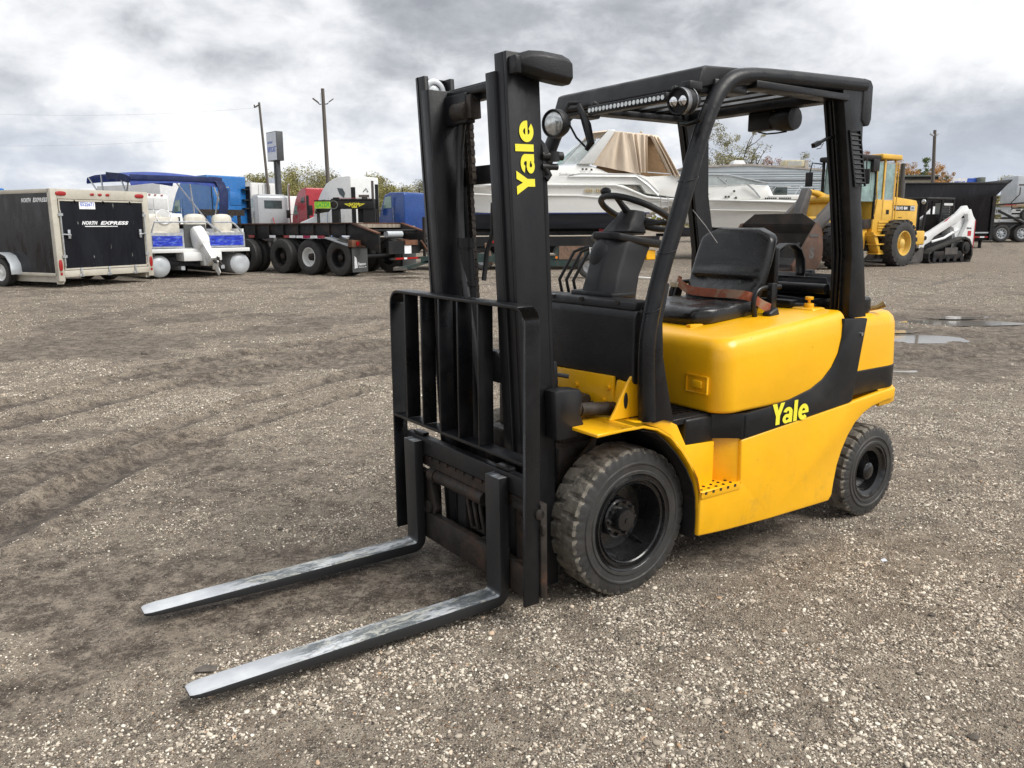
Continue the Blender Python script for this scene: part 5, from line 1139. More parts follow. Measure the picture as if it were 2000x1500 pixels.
for s in(1,-1):
    for (a,b) in(((2.0,s*1.3,1.3),(1.25,s*1.27,2.66)),((2.0,s*1.3,1.3),(4.5,s*1.27,2.80)),((.9,s*1.3,1.3),(1.9,s*1.27,2.78)),((3.2,s*1.3,1.3),(3.4,s*1.27,2.84))): mb=MB(); mb.tube([a,b],.022,6); part('bimini_bow',mb,'galvanised',t)
t2=gthing('boat_trailer','low galvanised bunk trailer under the pontoon boat','trailer',-8.6*.982,22.3,134)
for s in(-.55,.55): BX('frame_rail','galvanised',t2,-.1,6.5,s-.05,s+.05,.22,.32)
for s in(-1,1): vwheel(t2,3.0,s*.70,.25,.16,s,'galvanised')
# ------------------------------------------------------------------ black step deck trailer
t=gthing('step_deck_trailer','black rusty step deck trailer with triple axle and rear mud flap','trailer',-4.13*.97,23.47,144)
WX=[(0,'frame_black'),(1.23,'white_gloss'),(2.46,'frame_black'),(4.1,'frame_black')]
for k,(x,rm) in enumerate(WX):
    for s in(1,-1):
        vwheel(t,x,s*1.13,.50,.26,s,rm,.27,.17,n=36,hub='rust_dark'); vwheel(t,x,s*.80,.50,.26,s,'frame_black',.27,.05,n=28)
    mb=MB(); mb.cyl((x,-.8,.5),(x,.8,.5),.07); part('axle',mb,'frame_black',t)
dk=1.43
for s in(1,-1):
    yy_=s*.98
    mb=MB(); mb.prism([(9.5,dk),(-.35,dk),(-1.30,dk-.32),(-1.30,dk-.75),(-.2,dk-.42),(.3,dk-.33),(3.0,dk-.33),(3.35,dk-.40),(3.6,dk-.62),(9.5,dk-.62)] if False else [(9.5,dk),(-.30,dk),(-1.30,dk-.27),(-1.30,dk-.80),(-.7,dk-.60),(-.2,dk-.33),(2.9,dk-.33),(3.25,dk-.38),(3.5,dk-.44),(9.5,dk-.40)],'y',min(yy_,yy_-s*.06),max(yy_,yy_-s*.06)); part('side_beam',mb,'frame_black',t,.006)
    mb=MB(); mb.strip([(9.5,dk+.02),(-.3,dk+.02),(-1.32,dk-.25)],.03,min(yy_-.06,yy_+.08),max(yy_-.06,yy_+.08),'y'); part('beam_flange',mb,'rust_orange' ,t)
    for k in range(14):
        x=-.1+k*.66; mb=MB(); mb.box(x,x+.05,min(yy_,yy_+s*.06),max(yy_,yy_+s*.06),dk-.32,dk-.03); part('rib',mb,'frame_black',t)
mb=MB(); mb.box(-.3,9.4,-.92,.92,dk-.12,dk-.02); part('deck',mb,'wood_deck',t)
mb=MB(); mb.prism([(1.4,1.06),(.45,1.06),(-.45,.86),(-.45,.82),(.42,1.02),(1.4,1.02)],'y',.98,1.32); part('mudguard',mb,'galvanised',t)
for x,m_ in((1.35,'sign_white2'),(1.05,'red_lens'),(.75,'sign_white2'),(.45,'red_lens'),(2.25,'red_lens'),(2.0,'sign_white2'),(2.9,'sign_white2'),(3.9,'red_lens'),(5.9,'orange_lens')): BX('reflective_tape',m_,t,x,x+.27,1.045 if x>1.6 else 1.325,1.055 if x>1.6 else 1.335,1.03 if x>1.6 else 1.03,1.10)
BX('tail_box','rust_orange',t,-.62,-.45,.62,1.30,.80,.98,bev=.008); BX('tail_box','rust_orange',t,-.62,-.45,-1.30,-.62,.80,.98,bev=.008)
BX('tail_crossmember','frame_black',t,-1.30,-1.2,-.62,.62,.60,.95); BX('tail_crossmember','rust_orange',t,-1.34,-1.30,-.5,.0,.83,.97); BX('bumper_bar','rust_dark',t,-1.38,-1.30,-.62,.62,.44,.50)
for q in(1.12,.92,-1.12,-.92): mb=MB(); mb.cyl((-.62,q,.89),(-.65,q,.89),.055,None,14); part('tail_lamp',mb,'red_lens',t)
BX('reflective_tape','red_lens',t,-1.385,-1.38,-.45,.0,.45,.50); BX('reflective_tape','sign_white2',t,-1.385,-1.38,.0,.12,.45,.50); BX('reflective_tape','red_lens',t,-1.385,-1.38,.12,.45,.45,.50)
BX('licence_plate','sign_white2',t,-1.32,-1.31,-.25,.02,.60,.82)
fl=BX('mud_flap','mud_flap',t,-.56,-.54,.70,1.26,.12,.80); txt('Beacon','flap_lettering','sign_white2',fl,(-.563,.92,.34),(0,-1,0),(0,0,1),.08,.28,bold=.02); txt('Michigan, MI','flap_lettering','sign_white2',fl,(-.563,.90,.25),(0,-1,0),(0,0,1),.04,.27,bold=.02)
quad('flap_emblem',[(-.565,1.20,.22),(-.565,1.08,.24),(-.565,1.12,.5),(-.565,1.19,.56)],'sign_white2',fl,.002)
BX('mud_flap','mud_flap',t,-.56,-.54,-1.26,-.70,.12,.80)
mb=MB(); mb.cyl((-.9,-.3,dk-.30),(-.9,.3,dk-.30),.09,None,14); part('winch',mb,'pale_metal',t)
mb=MB(); mb.tube([(-.9,-.9,dk-.2),(-.9,.9,dk-.2)],.03,6); part('winch_bar',mb,'frame_black',t)
lr=BX('loading_ramp','rust_dark',t,-1.45,-1.38,-.72,-.66,.38,1.60); BX('ramp_side','rust_dark',lr,-1.45,-1.38,-1.14,-1.08,.38,1.60)
for k in range(9): BX('rung','arm_grey',lr,-1.45,-1.38,-1.08,-.72,.42+k*.142,.455+k*.142)
mb=MB(); mb.tube([(-1.42,-.55,.95),(-1.5,-.95,.42)],.03,6); part('ramp_strut',mb,'rust_orange',t)
BX('headache_rack','rust_dark',t,6.9,7.0,-.85,.85,1.72,1.92); 
for q in(-.7,.6): BX('rack_post','frame_black',t,6.92,6.98,q,q+.1,1.43,1.72)
# ------------------------------------------------------------------ tractors
def tractor(label,name,x,y,deg,mat,roof,rearw=2.3,sleeper=1.9,day=False,hood=True,glass='green_glass',group='parked highway tractors',z=None):
    t=gthing(name,label,'truck',x,y,deg,group)
    hw=rearw/2
    # profile in x-z: rear at 0, forward +x
    if day: pr=[(0,1.05),(0,roof-.12),(.10,roof),(1.1,roof),(1.45,roof-.12),(1.75,roof-.85),(1.85,1.95),(1.85,1.05)]
    else: pr=[(0,1.0),(0,roof-.05),(.08,roof),(sleeper*.5,roof-.03),(sleeper*.85,roof-.14),(sleeper+.25,roof-.38),(sleeper+.65,roof-.85),(sleeper+.95,roof-1.35),(sleeper+1.25,2.0),(sleeper+1.25,1.0)]
    mb=MB(); mb.prism(pr,'y',-hw,hw); cb=part('cab',mb,mat,t,.09,4,50)
    xf=1.85 if day else sleeper+1.25
    mb=MB(); mb.loft([[(xf-.1,-hw*.9,.9),(xf-.1,hw*.9,.9),(xf-.1,hw*.85,2.0),(xf-.1,-hw*.85,2.0)],[(xf+1.5,-hw*.75,.8),(xf+1.5,hw*.75,.8),(xf+1.5,hw*.6,1.60),(xf+1.5,-hw*.6,1.60)],[(xf+1.75,-hw*.65,.7),(xf+1.75,hw*.65,.7),(xf+1.75,hw*.5,1.35),(xf+1.75,-hw*.5,1.35)]]); part('hood',mb,mat,t,.08,3,50)
    BX('frame','frame_black',t,-2.9,xf+1.5,-.45,.45,.65,.92)
    BX('fuel_tank','chrome',t,.3,1.6,-hw-.05,-hw+.5,.55,1.0,bev=.15,seg=4); BX('fuel_tank','chrome',t,.3,1.6,hw-.5,hw+.05,.55,1.0,bev=.15,seg=4)
    for s in(1,-1): BX('grab_handle','chrome',t,.80 if day else sleeper+.2,.83 if day else sleeper+.23,s*(hw+.02)-.015,s*(hw+.02)+.015,1.3,2.4); BX('door_seam','frame_black',t,.72 if day else sleeper+.12,.735 if day else sleeper+.135,s*hw-.003,s*hw+.003,1.1,roof-.3 if day else 2.9)
    for s in(1,-1):
        yy_=s*(hw+.004); dx=.95 if day else sleeper+.35; wz=roof-.85 if day else 2.15
        quad('side_window',[(dx,yy_,wz+.05),(dx+.62,yy_,wz),(dx+.42,yy_,wz+.60),(dx,yy_,wz+.66)][::-s],glass,t,.006)
        for xx_ in(-1.9,-.6): vwheel(t,xx_,s*1.0,.5,.28,s,'steel',.28,.12,n=24)
        vwheel(t,xf+.75,s*1.0,.5,.28,s,'steel',.28,.06,n=24)
        mb=MB(); mb.tube([(xf-.25,s*(hw+.02),2.2),(xf-.1,s*(hw+.25),2.2)],.02,5); mb.box(xf-.14,xf-.02,min(s*(hw+.18),s*(hw+.42)),max(s*(hw+.18),s*(hw+.42)),1.95,2.5); part('mirror',mb,'frame_black',t,.01)
    return t,cb
FW=lambda u,y:(px(u,y),y)
t,cb=tractor('bright blue sleeper truck tall rear wall facing right beside the bimini','semi_truck',*FW(449,44),146,'truck_blue',4.02,2.42,2.1)
for s in(1,-1): BX('side_fairing','frame_black',t,-.30,.02,s*1.19-.03,s*1.19+.03,.95,3.5)
for s in(1,-1): BX('side_fairing_skin','truck_blue',t,-.28,.0,s*1.225-.012,s*1.225+.012,.98,3.48)
for (y0,y1,z0,z1) in((-.9,-.1,2.5,3.2),(.1,.9,2.5,3.2),(-.8,.8,1.35,2.2)): BX('panel_emboss','truck_blue',t,-.03,.0,y0,y1,z0,z1,bev=.02)
for y0 in(-.15,.25): BX('rear_window','dark_glass',t,-.036,-.03,y0-.08,y0+.08,1.85,2.12)
mb=MB(); mb.tube([(-.05,.35,3.25),(-.1,.2,3.4),(-.1,.0,3.42),(-.05,-.1,3.25)],.03,6); part('roof_horn',mb,'chrome',t)
for z in(2.3,2.75,3.3): BX('fairing_strut','frame_black',t,-.25,-.04,-1.15,-.85,z,z+.07)
mb=MB(); mb.tube([(-.5,.9,1.0),(-.5,.9,1.9),(-.4,.7,2.2)],.03,6); part('air_line',mb,'chrome',t)
t,cb=tractor('silver grey day cab truck with upright chrome exhaust','semi_truck',*FW(536,57),126,'truck_silver',3.50,2.15,day=True,glass='green_glass')
BX('rear_window','dark_glass',t,-.012,-.002,-.62,.62,2.60,3.15,bev=.0); BX('roof_visor','truck_silver',t,.2,1.3,-.9,.9,3.48,3.56,bev=.02)
mb=MB(); mb.tube([(-.25,-1.05,1.0),(-.25,-1.05,4.0),(-.38,-1.05,4.25)],.07,10); part('exhaust_stack',mb,'chrome',t)
mb=MB(); mb.tube([(-.1,.1,2.0),(-.3,.1,1.6),(-.5,.0,1.2)],.03,6); part('air_line',mb,'red_paint',t)
t,cb=tractor('red sleeper truck half hidden behind the white sleeper truck','semi_truck',*FW(632,56),128,'truck_red',3.92,2.3,1.2)
for s in(1,-1): quad('sleeper_window',[(.25,s*1.16,2.95),(.95,s*1.16,2.95),(.75,s*1.16,3.3),(.30,s*1.16,3.35)][::-s],'dark_glass',t,.006)
BX('side_fairing','frame_black',t,-.25,.0,1.08,1.15,1,3.4); BX('side_fairing','frame_black',t,-.25,.0,-1.15,-1.08,1,3.4)
t,cb=tractor('white sleeper truck with tall sloped roof and teardrop side window','semi_truck',*FW(716,45),150,'white_gloss',4.0,2.3,1.5)
for s in(1,-1): quad('sleeper_window',[(.50,s*1.165,2.85),(.42,s*1.165,3.1),(.58,s*1.165,3.35),(.95,s*1.165,3.38),(.80,s*1.165,3.05)][::-s],'dark_glass',t,.006)
BX('side_fairing','frame_black',t,-.25,.0,1.10,1.16,1,3.4); BX('door_panel','white_dull',t,.5,1.4,1.15,1.165,1.3,2.2,bev=.01)
mb=MB(); mb.tube([(-.03,.2,3.2),(-.06,.0,3.38),(-.03,-.2,3.2)],.02,5); part('rear_trim',mb,'frame_black',t)
t,cb=tractor('navy blue day cab truck facing left beside the lift truck mast','semi_truck',*FW(818,45),146,'truck_navy',3.15,2.2,day=True)
mb=MB(); mb.tube([(.5,-.7,3.12),(.5,-.7,3.4)],.03,6); part('antenna',mb,'frame_black',t); mb=MB(); mb.tube([(.9,.2,3.12),(.9,.25,3.4)],.03,6); part('antenna',mb,'frame_black',t)
mb=MB(); mb.cyl((-.5,.98,1.25),(.6,.98,1.25),.14,None,14); part('fuel_tank',mb,'chrome',t); mb=MB(); mb.ell((.5,1.06,1.55),(.05,.03,.05)); part('side_lamp',mb,'chrome',t)
t,cb=tractor('bright blue truck whose roof just shows over the far left trailer','semi_truck',*FW(-25,38),160,'truck_blue',3.2,2.2,1.5)
# box bodies
def boxtruck(name,label,x,y,deg,w,l,z0,z1,mat,doors=True,group=None,hz=False):
    t=gthing(name,label,'truck' if 'truck' in name else 'trailer',x,y,deg,group)
    BX('box_body',mat,t,0,l,-w/2,w/2,z0,z1,bev=.02)
    if doors:
        for s in(1,-1): BX('rear_door',mat,t,-.03,0,(.02 if s>0 else -w/2+.06),(w/2-.06 if s>0 else -.02),z0+.08,z1-.1,bev=.005)
        for q in(-.15,.15,-.55,.55): mb=MB(); mb.tube([(-.05,q,z0+.1),(-.05,q,z1-.15)],.018,6); part('lock_rod',mb,'galvanised',t)
    BX('under_frame','frame_black',t,.1,l,-.5,.5,z0-.25,z0)
    for s in(1,-1): vwheel(t,1.2,s*(w/2-.2),.5,.28,s,'steel',n=20); vwheel(t,l-1.2,s*(w/2-.2),.5,.28,s,'steel',n=20)
    return t
t=boxtruck('box_trailer','distant white box trailer with yellowed rear doors above the silver cab',*FW(520,70),140,2.5,9,1.4,5.0,'white_dull')
for q in(-1.18,1.05): BX('door_stain','vent_cream',t,-.045,-.032,q,q+.12,1.6,4.0)
for q in(-.7,.35): BX('door_gear','frame_black',t,-.08,-.05,q,q+.35,1.75,1.85)
t=boxtruck('box_truck','white box truck body beside the silver day cab',*FW(568,60),126,1.3,3.2,1.6,3.55,'white_gloss',False)
BX('tail_panel','frame_black',t,-.05,0,-.9,.9,.75,1.15); 
for q in(-.6,.6): mb=MB(); mb.cyl((-.05,q,.95),(-.08,q,.95),.11,None,14); part('tail_lamp',mb,'sign_white2',t)
t=boxtruck('box_truck','small white delivery box truck behind the black trailer door',*FW(302,27),168,1.7,3.4,.6,2.42,'white_gloss',False)
for i in range(4):
    for j in range(2): BX('door_slat','white_dull',t,-.03,0,-.75+j*.76,-.03+j*.76,.72+i*.40,1.09+i*.40,bev=.012)
mb=MB()
for q in(-.5,-.15,.15,.5): mb=MB(); mb.ell((-.02,q,2.39),(.02,.06,.02)); part('marker_lamp',mb,'red_lens',t)
t=boxtruck('box_truck','pale box truck body behind the bimini frame',*FW(352,50),150,2.4,6,1.2,3.9,'white_dull',False)
t=gthing('pickup_truck','white pickup partly hidden behind the pontoon seats','truck',*FW(330,30),160)
BX('body','white_gloss',t,-.5,4,-.9,.9,.6,1.15,bev=.06); mb=MB(); mb.prism([(0,1.15),(.1,1.85),(1.5,1.85),(2.1,1.15)],'y',-.85,.85); cb=part('cab',mb,'white_gloss',t,.06,3); BX('rear_window','dark_glass',cb,-.0,.03,-.6,.6,1.3,1.72)
for s in(1,-1): vwheel(t,.3,s*.85,.36,.24,s,'steel',n=20); vwheel(t,3.2,s*.85,.36,.24,s,'steel',n=20)
# ------------------------------------------------------------------ gooseneck
Y=27; t=gthing('gooseneck_trailer','black gooseneck trailer neck with yellow and green lettering','trailer',*FW(733,Y),180)
zz=gz(-4,Y)
Z=lambda v:at(700,v,Y).z-zz
Xp=lambda u:(733-u)*Y*.982/1581.6
BX('neck_beam','frame_black',t,Xp(733),Xp(651),-.18,.18,Z(408),Z(391),bev=.01)
BX('neck_deck','frame_black',t,Xp(733)+.02,Xp(651),-.9,.2,Z(391)+.0,Z(388.5))
nb=BX('neck_front','gator_lime',t,Xp(650)+.005,Xp(621),-.02,.21,Z(407),Z(393.5)); BX('neck_front_edge','frame_black',t,Xp(650),Xp(619),-.05,.22,Z(393.4),Z(391))
quad('neck_nose',[(Xp(621),.20,Z(393)),(Xp(613),-.3,Z(397)),(Xp(613),-.3,Z(416)),(Xp(621),.20,Z(407))],'gator_lime',t,.02)
quad('neck_underside',[(Xp(650),.15,Z(407.5)),(Xp(621),.15,Z(407.5)),(Xp(613),-.3,Z(416)),(Xp(640),-.3,Z(412))],'frame_black',t,.02)
txt('GATOR','neck_lettering','gator_green',nb,(Xp(635.5),.212,Z(400)),(-1,0,0),(0,0,1),.17,.46,bold=.03)
txt('GATOR','neck_lettering','lettering_yellow',t,(Xp(696),.182,Z(399)),(-1,0,0),(0,0,1),.085,.36,bold=.05); txt('USA','neck_lettering','lettering_yellow',t,(Xp(696),.182,Z(404)),(-1,0,0),(0,0,1),.075,.18,bold=.05)
for s in(1,-1):
    a=Xp(696); quad('logo_wing',[(a+s*.16,.183,Z(398)),(a+s*.34,.183,Z(398)),(a+s*.14,.183,Z(404)),(a+s*.14,.183,Z(402.5)),(a+s*.27,.183,Z(399)),(a+s*.16,.183,Z(399.2))][::-s],'lettering_yellow',t,.002)
mb=MB(); mb.lathe([(.14,-.01),(.14,.01),(.11,.01),(.11,-.01)],(Xp(656),.185,Z(400)),'y',24,cap=False); part('crest_ring',mb,'roof_green',t)
for u0,u1 in((651,665),(622,624),(712,735)): BX('neck_leg','frame_black',t,Xp(u1),Xp(u0),-.15,.15,.4,Z(408))
BX('marker_light_bar','red_lens',t,Xp(725),Xp(665),.0,.03,Z(387.5),Z(386.5)); BX('toolbox','frame_black',t,Xp(735),Xp(700),-.3,.0,Z(435),Z(408)); mb=MB(); mb.tube([(Xp(652),-.0,Z(391)),(Xp(654),0,Z(387)),(Xp(664),0,Z(387)),(Xp(665),0,Z(391))],.03,6); part('chain_hook',mb,'frame_black',t)
mb=MB(); mb.obox((Xp(713),0,Z(383)),(.32,.15,.08)); mb.obox((Xp(714),0,Z(386)),(.16,.12,.1)); part('ball_coupler',mb,'old_wood',t)
t=gthing('stake_post','tall thin black steel stake standing right of the gooseneck','post',*FW(738,27.5)); BX('stake','frame_black',t,-.05,.05,-.05,.05,0,at(1000,359,27.5).z-.2)
BX('stake_wood','old_wood',t,-.17,-.10,-.05,.05,0,at(1000,352,27.5).z-.2)
# ------------------------------------------------------------------ long wood deck trailer
Y=26; t=gthing('flatbed_trailer','long flatbed trailer with weathered plank deck under the big cruiser','trailer',px(950,Y),Y,0)
zt=CAMZ+(442-460)*Y/1581.6-gz(0,Y)
for k in range(22): 
    x=-3.6+k*.40; BX('plank','wood_deck',t,x,x+.385,-.9,1.6,zt-.05,zt+random.uniform(-.004,.004))
BX('deck_frame','frame_black',t,-3.6,5.3,-.95,-.90,zt-.30,zt-.01); BX('deck_frame','frame_black',t,-3.6,5.3,1.6,1.65,zt-.30,zt-.01)
for x in(-2.8,-1.9,.2): BX('reflective_tape','red_lens',t,x,x+.22,-.962,-.951,zt-.2,zt-.12); BX('reflective_tape','sign_white2',t,x+.22,x+.4,-.962,-.951,zt-.2,zt-.12)
for x in(-1.0,-.1,3.6): vwheel(t,x,-.72,.36,.22,-1,'steel',n=24); vwheel(t,x,1.4,.36,.22,1,'steel',n=24)
ZU=1000; Y=21.3; t=gthing('equipment_trailer','green framed tilt trailer with rusty loading plates and orange marker','trailer',px(1000,Y),Y,0)
g0=gz(0,Y); z=lambda v:at(ZU,v,Y).z-g0; x_=lambda u:(u-1000)*Y*.982/1581.6
for q in(-.0,1.7): BX('frame_rail','green_frame',t,x_(820),x_(1180),q,q+.08,z(512),z(500))
mb=MB(); mb.prism([(x_(770),z(527)),(x_(770),z(522)),(x_(792),z(519)),(x_(835),z(508)),(x_(835),z(513)),(x_(800),z(524))],'y',0,.5); part('dovetail',mb,'green_frame',t); BX('dovetail_foot','old_wood',t,x_(766),x_(793),-.05,.5,z(527),z(521.5))
mb=MB(); mb.prism([(x_(946),z(475)),(x_(952),z(475)),(x_(962),z(515)),(x_(950),z(517))],'y',.1,.5); part('ramp_plate',mb,'worn_plate',t)
BX('loading_plate','worn_plate',t,x_(1092),x_(1141),-.03,-.01,z(507),z(481)); quad('plate_edge',[(x_(1092),-.02,z(481)),(x_(1092),-.02,z(507)),(x_(1080),-.02,z(507)),(x_(1082),-.02,z(495))],'green_frame',t,.02)
BX('lower_rail','green_frame',t,x_(1062),x_(1190),-.02,.06,z(520),z(508)); BX('cross_plank','wood_deck',t,x_(1062),x_(1085),-.05,.6,z(499),z(496))
mb=MB(); mb.cyl((x_(1087),-.05,z(503)),(x_(1087),-.03,z(503)),.035,None,14); part('marker_lamp',mb,'orange_lens',t)
for u in(880,1150): vwheel(t,x_(u),-.2,.3,.2,-1,'steel',n=20)
quad('dark_tarp',[(x_(1100),.9,z(500)),(x_(1180),.9,z(500)),(x_(1180),.9,z(485)),(x_(1100),.9,z(487))],'green_frame',t,.02)
# ------------------------------------------------------------------ big cruiser
ZU=1150; Y=29; t=gthing('cabin_cruiser','large white cabin cruiser with tan canvas enclosure on a trailer','boat',px(1000,Y),Y+1.4,0)
g0=gz(0,Y); z=lambda v:at(ZU,v,Y).z-g0; x_=lambda u:(u-1000)*Y*.982/1581.6
def hullring(u,vt,vb,vk,hw,hb):   # station: gunwale, chine, keel heights
    x=x_(u); return [(x,-hw,z(vt)),(x,-hw*1.01,z(vt)-.10),(x,-hw*.98,z(vt)-.14),(x,-hb*1.02,(z(vt)+z(vb))*.5),(x,-hb,z(vb)),(x,0,z(vk)),(x,hb,z(vb)),(x,hb*1.02,(z(vt)+z(vb))*.5),(x,hw*.98,z(vt)-.14),(x,hw*1.01,z(vt)-.10),(x,hw,z(vt))]
mb=MB(); mb.loft([hullring(*a) for a in((842,352,372,380,.12,.05),(868,356,395,412,.7,.4),(905,358,412,418,1.15,.9),(960,359,415,420,1.38,1.25),(1080,359,416,424,1.42,1.35),(1200,360,416,427,1.42,1.38),(1215,362,416,427,1.42,1.38),(1262,384,416,427,1.40,1.36),(1270,388,416,427,1.38,1.35),(1300,388,405,415,1.35,1.3),(1345,389,396,400,1.3,1.25))]); hl=part('hull',mb,'gelcoat',t,ang=35)
mb=MB(); mb.loft([[(x_(u),-h*1.0,z(417.5)),(x_(u),-h,z(421)),(x_(u),-h*.9,z(446)),(x_(u),0,z(458)),(x_(u),h*.9,z(446)),(x_(u),h,z(421)),(x_(u),h*1.0,z(417.5))] for u,h in((890,.6),(925,1.0),(980,1.3),(1100,1.36),(1262,1.36))]); part('hull_bottom',mb,'bottom_paint',t)
BX('waterline_stripe','navy_stripe',t,x_(925),x_(1268),-1.40,-1.36,z(417.5),z(415))
mb=MB(); mb.tube([(x_(u),-1.41,z(v)) for u,v in((925,378),(960,380),(1060,381),(1130,382),(1200,389),(1262,402))],.03,6); part('rub_strake',mb,'gelcoat',t)
mb=MB(); mb.tube([(x_(u),-1.43,z(v)) for u,v in((870,359),(960,361),(1080,361),(1200,362),(1220,368),(1262,386),(1300,390),(1345,390))],.045,8); part('gunwale_rail',mb,'white_gloss',t)
def ring2(u,v0,v1,hw,hb): x=x_(u); return [(x,-hw,z(v0)),(x,-hw*.97,(z(v0)+z(v1))/2),(x,-hb,z(v1)),(x,hb,z(v1)),(x,hw*.97,(z(v0)+z(v1))/2),(x,hw,z(v0))]
mb=MB(); mb.loft([ring2(*a) for a in((860,356,350,.5,.3),(900,358,338,1.0,.7),(960,359,330,1.25,1.0),(1050,359,324,1.34,1.12),(1100,359,322,1.36,1.2),(1150,359,322,1.36,1.2),(1172,359,330,1.36,1.25),(1190,360,339,1.36,1.28),(1250,361,341,1.36,1.28),(1262,378,345,1.36,1.28),(1330,388,342,1.34,1.28))]); part('deck_house',mb,'gelcoat',t,.03,2)
mb=MB(); mb.loft([ring2(*a) for a in((1110,345,341.5,1.40,1.39),(1135,345,337,1.42,1.39),(1240,346,340,1.42,1.39),(1262,362,352,1.42,1.4),(1285,384,374,1.41,1.4))]); part('coaming',mb,'white_gloss',t,.03,3)
ws=quad('windscreen',[(x_(1098),-1.18,z(319)),(x_(1150),-1.2,z(319)),(x_(1163),-1.05,z(272)),(x_(1140),-.95,z(272))],'pale_glass',t,.01)
mb=MB(); mb.tube([(x_(1098),-1.19,z(319)),(x_(1140),-.96,z(271)),(x_(1163),-1.06,z(271))],.03,6); mb.tube([(x_(1120),-1.19,z(319)),(x_(1152),-1.0,z(271))],.02,6); part('windscreen_frame',mb,'galvanised',t)
quad('windscreen',[(x_(1085),-1.1,z(320)),(x_(1098),-1.18,z(319)),(x_(1140),-.95,z(272)),(x_(1128),.95,z(272)),(x_(1075),1.1,z(320))],'green_glass',t,.01)
mb=MB()
for s in(-1,1): mb=MB(); mb.prism([(x_(1128),z(320)),(x_(1158),z(320)),(x_(1200),z(254)),(x_(1187),z(252))],'y',min(s*1.24,s*1.3),max(s*1.24,s*1.3)); part('radar_arch',mb,'white_gloss',t,.03,3)
BX('radar_arch_top','white_gloss',t,x_(1184),x_(1199),-1.24,1.24,z(257),z(252),bev=.03)
mb=MB(); mb.loft([[(x_(u),-1.15,z(v+3)),(x_(u),-1.05,z(v)),(x_(u),1.05,z(v)),(x_(u),1.15,z(v+3))] for u,v in((1138,271),(1150,256),(1185,252),(1188,255))]); part('canvas_roof',mb,'tan_canvas',t,.02)
mb=MB(); mb.loft([[(x_(u),-1.2,z(v+5)),(x_(u),-1.08,z(v)),(x_(u),1.08,z(v)),(x_(u),1.2,z(v+5))] for u,v in((1200,254),(1220,256),(1262,260),(1283,263),(1286,266))]); part('canvas_roof',mb,'tan_canvas',t,.02)
def drape(name,uv_top,uv_bot,mat,y0=-1.2,y1=-1.3,am=.05,n=24,fq=9):
    mb=MB(); rings=[]
    for i in range(n+1):
        q=i/n; a=(uv_top[0][0]+(uv_top[1][0]-uv_top[0][0])*q,uv_top[0][1]+(uv_top[1][1]-uv_top[0][1])*q); b=(uv_bot[0][0]+(uv_bot[1][0]-uv_bot[0][0])*q,uv_bot[0][1]+(uv_bot[1][1]-uv_bot[0][1])*q)
        w=am*math.sin(q*fq*6.28/2)+am*.5*math.sin(q*fq*5.1+1)
        A=Vector((x_(a[0]),y0+w*.4,z(a[1]))); B=Vector((x_(b[0]),y1+w,z(b[1]))); rings.append([A,(A+B)/2+Vector((0,w*.5-.03,0)),B,B+Vector((0,.02,0)),(A+B)/2+Vector((0,w*.5-.01,0)),A+Vector((0,.02,0))])
    mb.loft(rings); return part(name,mb,mat,t,ang=60)
drape('canvas_curtain',((1196,256),(1222,258)),((1154,321),(1250,341)),'tan_canvas',fq=5)
drape('canvas_curtain',((1222,259),(1262,263)),((1240,338),(1262,337)),'tan_canvas',fq=7)
drape('canvas_curtain',((1266,263),(1284,268)),((1300,336),(1330,352)),'tan_canvas',fq=6,am=.07)
quad('inner_canvas',[(x_(1200),-.95,z(259)),(x_(1284),-.95,z(264)),(x_(1330),-1.0,z(350)),(x_(1165),-1.0,z(334)),(x_(1165),-1.0,z(325))],'tan_dark',t,.02)
for q0 in(1141,1161): BX('side_vent','vent_cream',t,x_(q0),x_(q0+16),-1.45,-1.42,z(376),z(369))
for q0 in(1141,1161):
    for k in range(4): BX('vent_slot','tan_dark',t,x_(q0+2+k*3.6),x_(q0+3.4+k*3.6),-1.456,-1.45,z(375),z(370))
txt('Sundancer','hull_lettering','arm_grey',t,(x_(1103),-1.37,z(340.5)),(1,0,0),(0,0,1),.10,.55,bold=.0,shear=.3) if False else txt('Sundancer','hull_lettering','arm_grey',t,(x_(1106),-1.385,z(340)),(1,0,0),(0,0,1),.09,.55,shear=.3)
for q in((1135,331),(1142,331),(1152,332)): BX('deck_fitting','arm_grey',t,x_(q[0]),x_(q[0]+4),-1.335,-1.32,z(q[1]+1),z(q[1]-3))
for k in range(2): mb=MB(); mb.tube([(x_(1285+k*14),-1.5,z(386)),(x_(1287+k*14),-1.55,z(385)),(x_(1290+k*14),-1.5,z(425))],.018,6); part('ladder_rail',mb,'chrome',t)
for v in(395,405,415): mb=MB(); mb.tube([(x_(1288),-1.52,z(v)),(x_(1302),-1.52,z(v))],.014,6); part('ladder_rung',mb,'chrome',t)
mb=MB(); mb.tube([(x_(1262),-1.3,z(337)),(x_(1262),-1.3,z(336)),(x_(1308),-1.3,z(340)),(x_(1310),-1.3,z(344))],.018,6); part('stern_rail',mb,'chrome',t)
mb=MB(); mb.tube([(x_(1262),.3,z(258)),(x_(1262),.3,z(248))],.02,6); mb.ell((x_(1262),.3,z(247)),(.06,.06,.03)); part('mast_light',mb,'vent_cream',t)
t2=gthing('boat_trailer','black boat trailer with red keel stand under the large cruiser','trailer',px(1000,Y),Y+1.4,0)
for s in(-1,1): BX('bunk','frame_black',t2,x_(840),x_(1262),s*.9-.08,s*.9+.08,z(462),z(452))
BX('keel_stand','red_paint',t2,x_(1172),x_(1181),-1.05,-.9,0,z(437)); BX('cross_frame','frame_black',t2,x_(860),x_(1260),-.1,.1,.3,z(462))
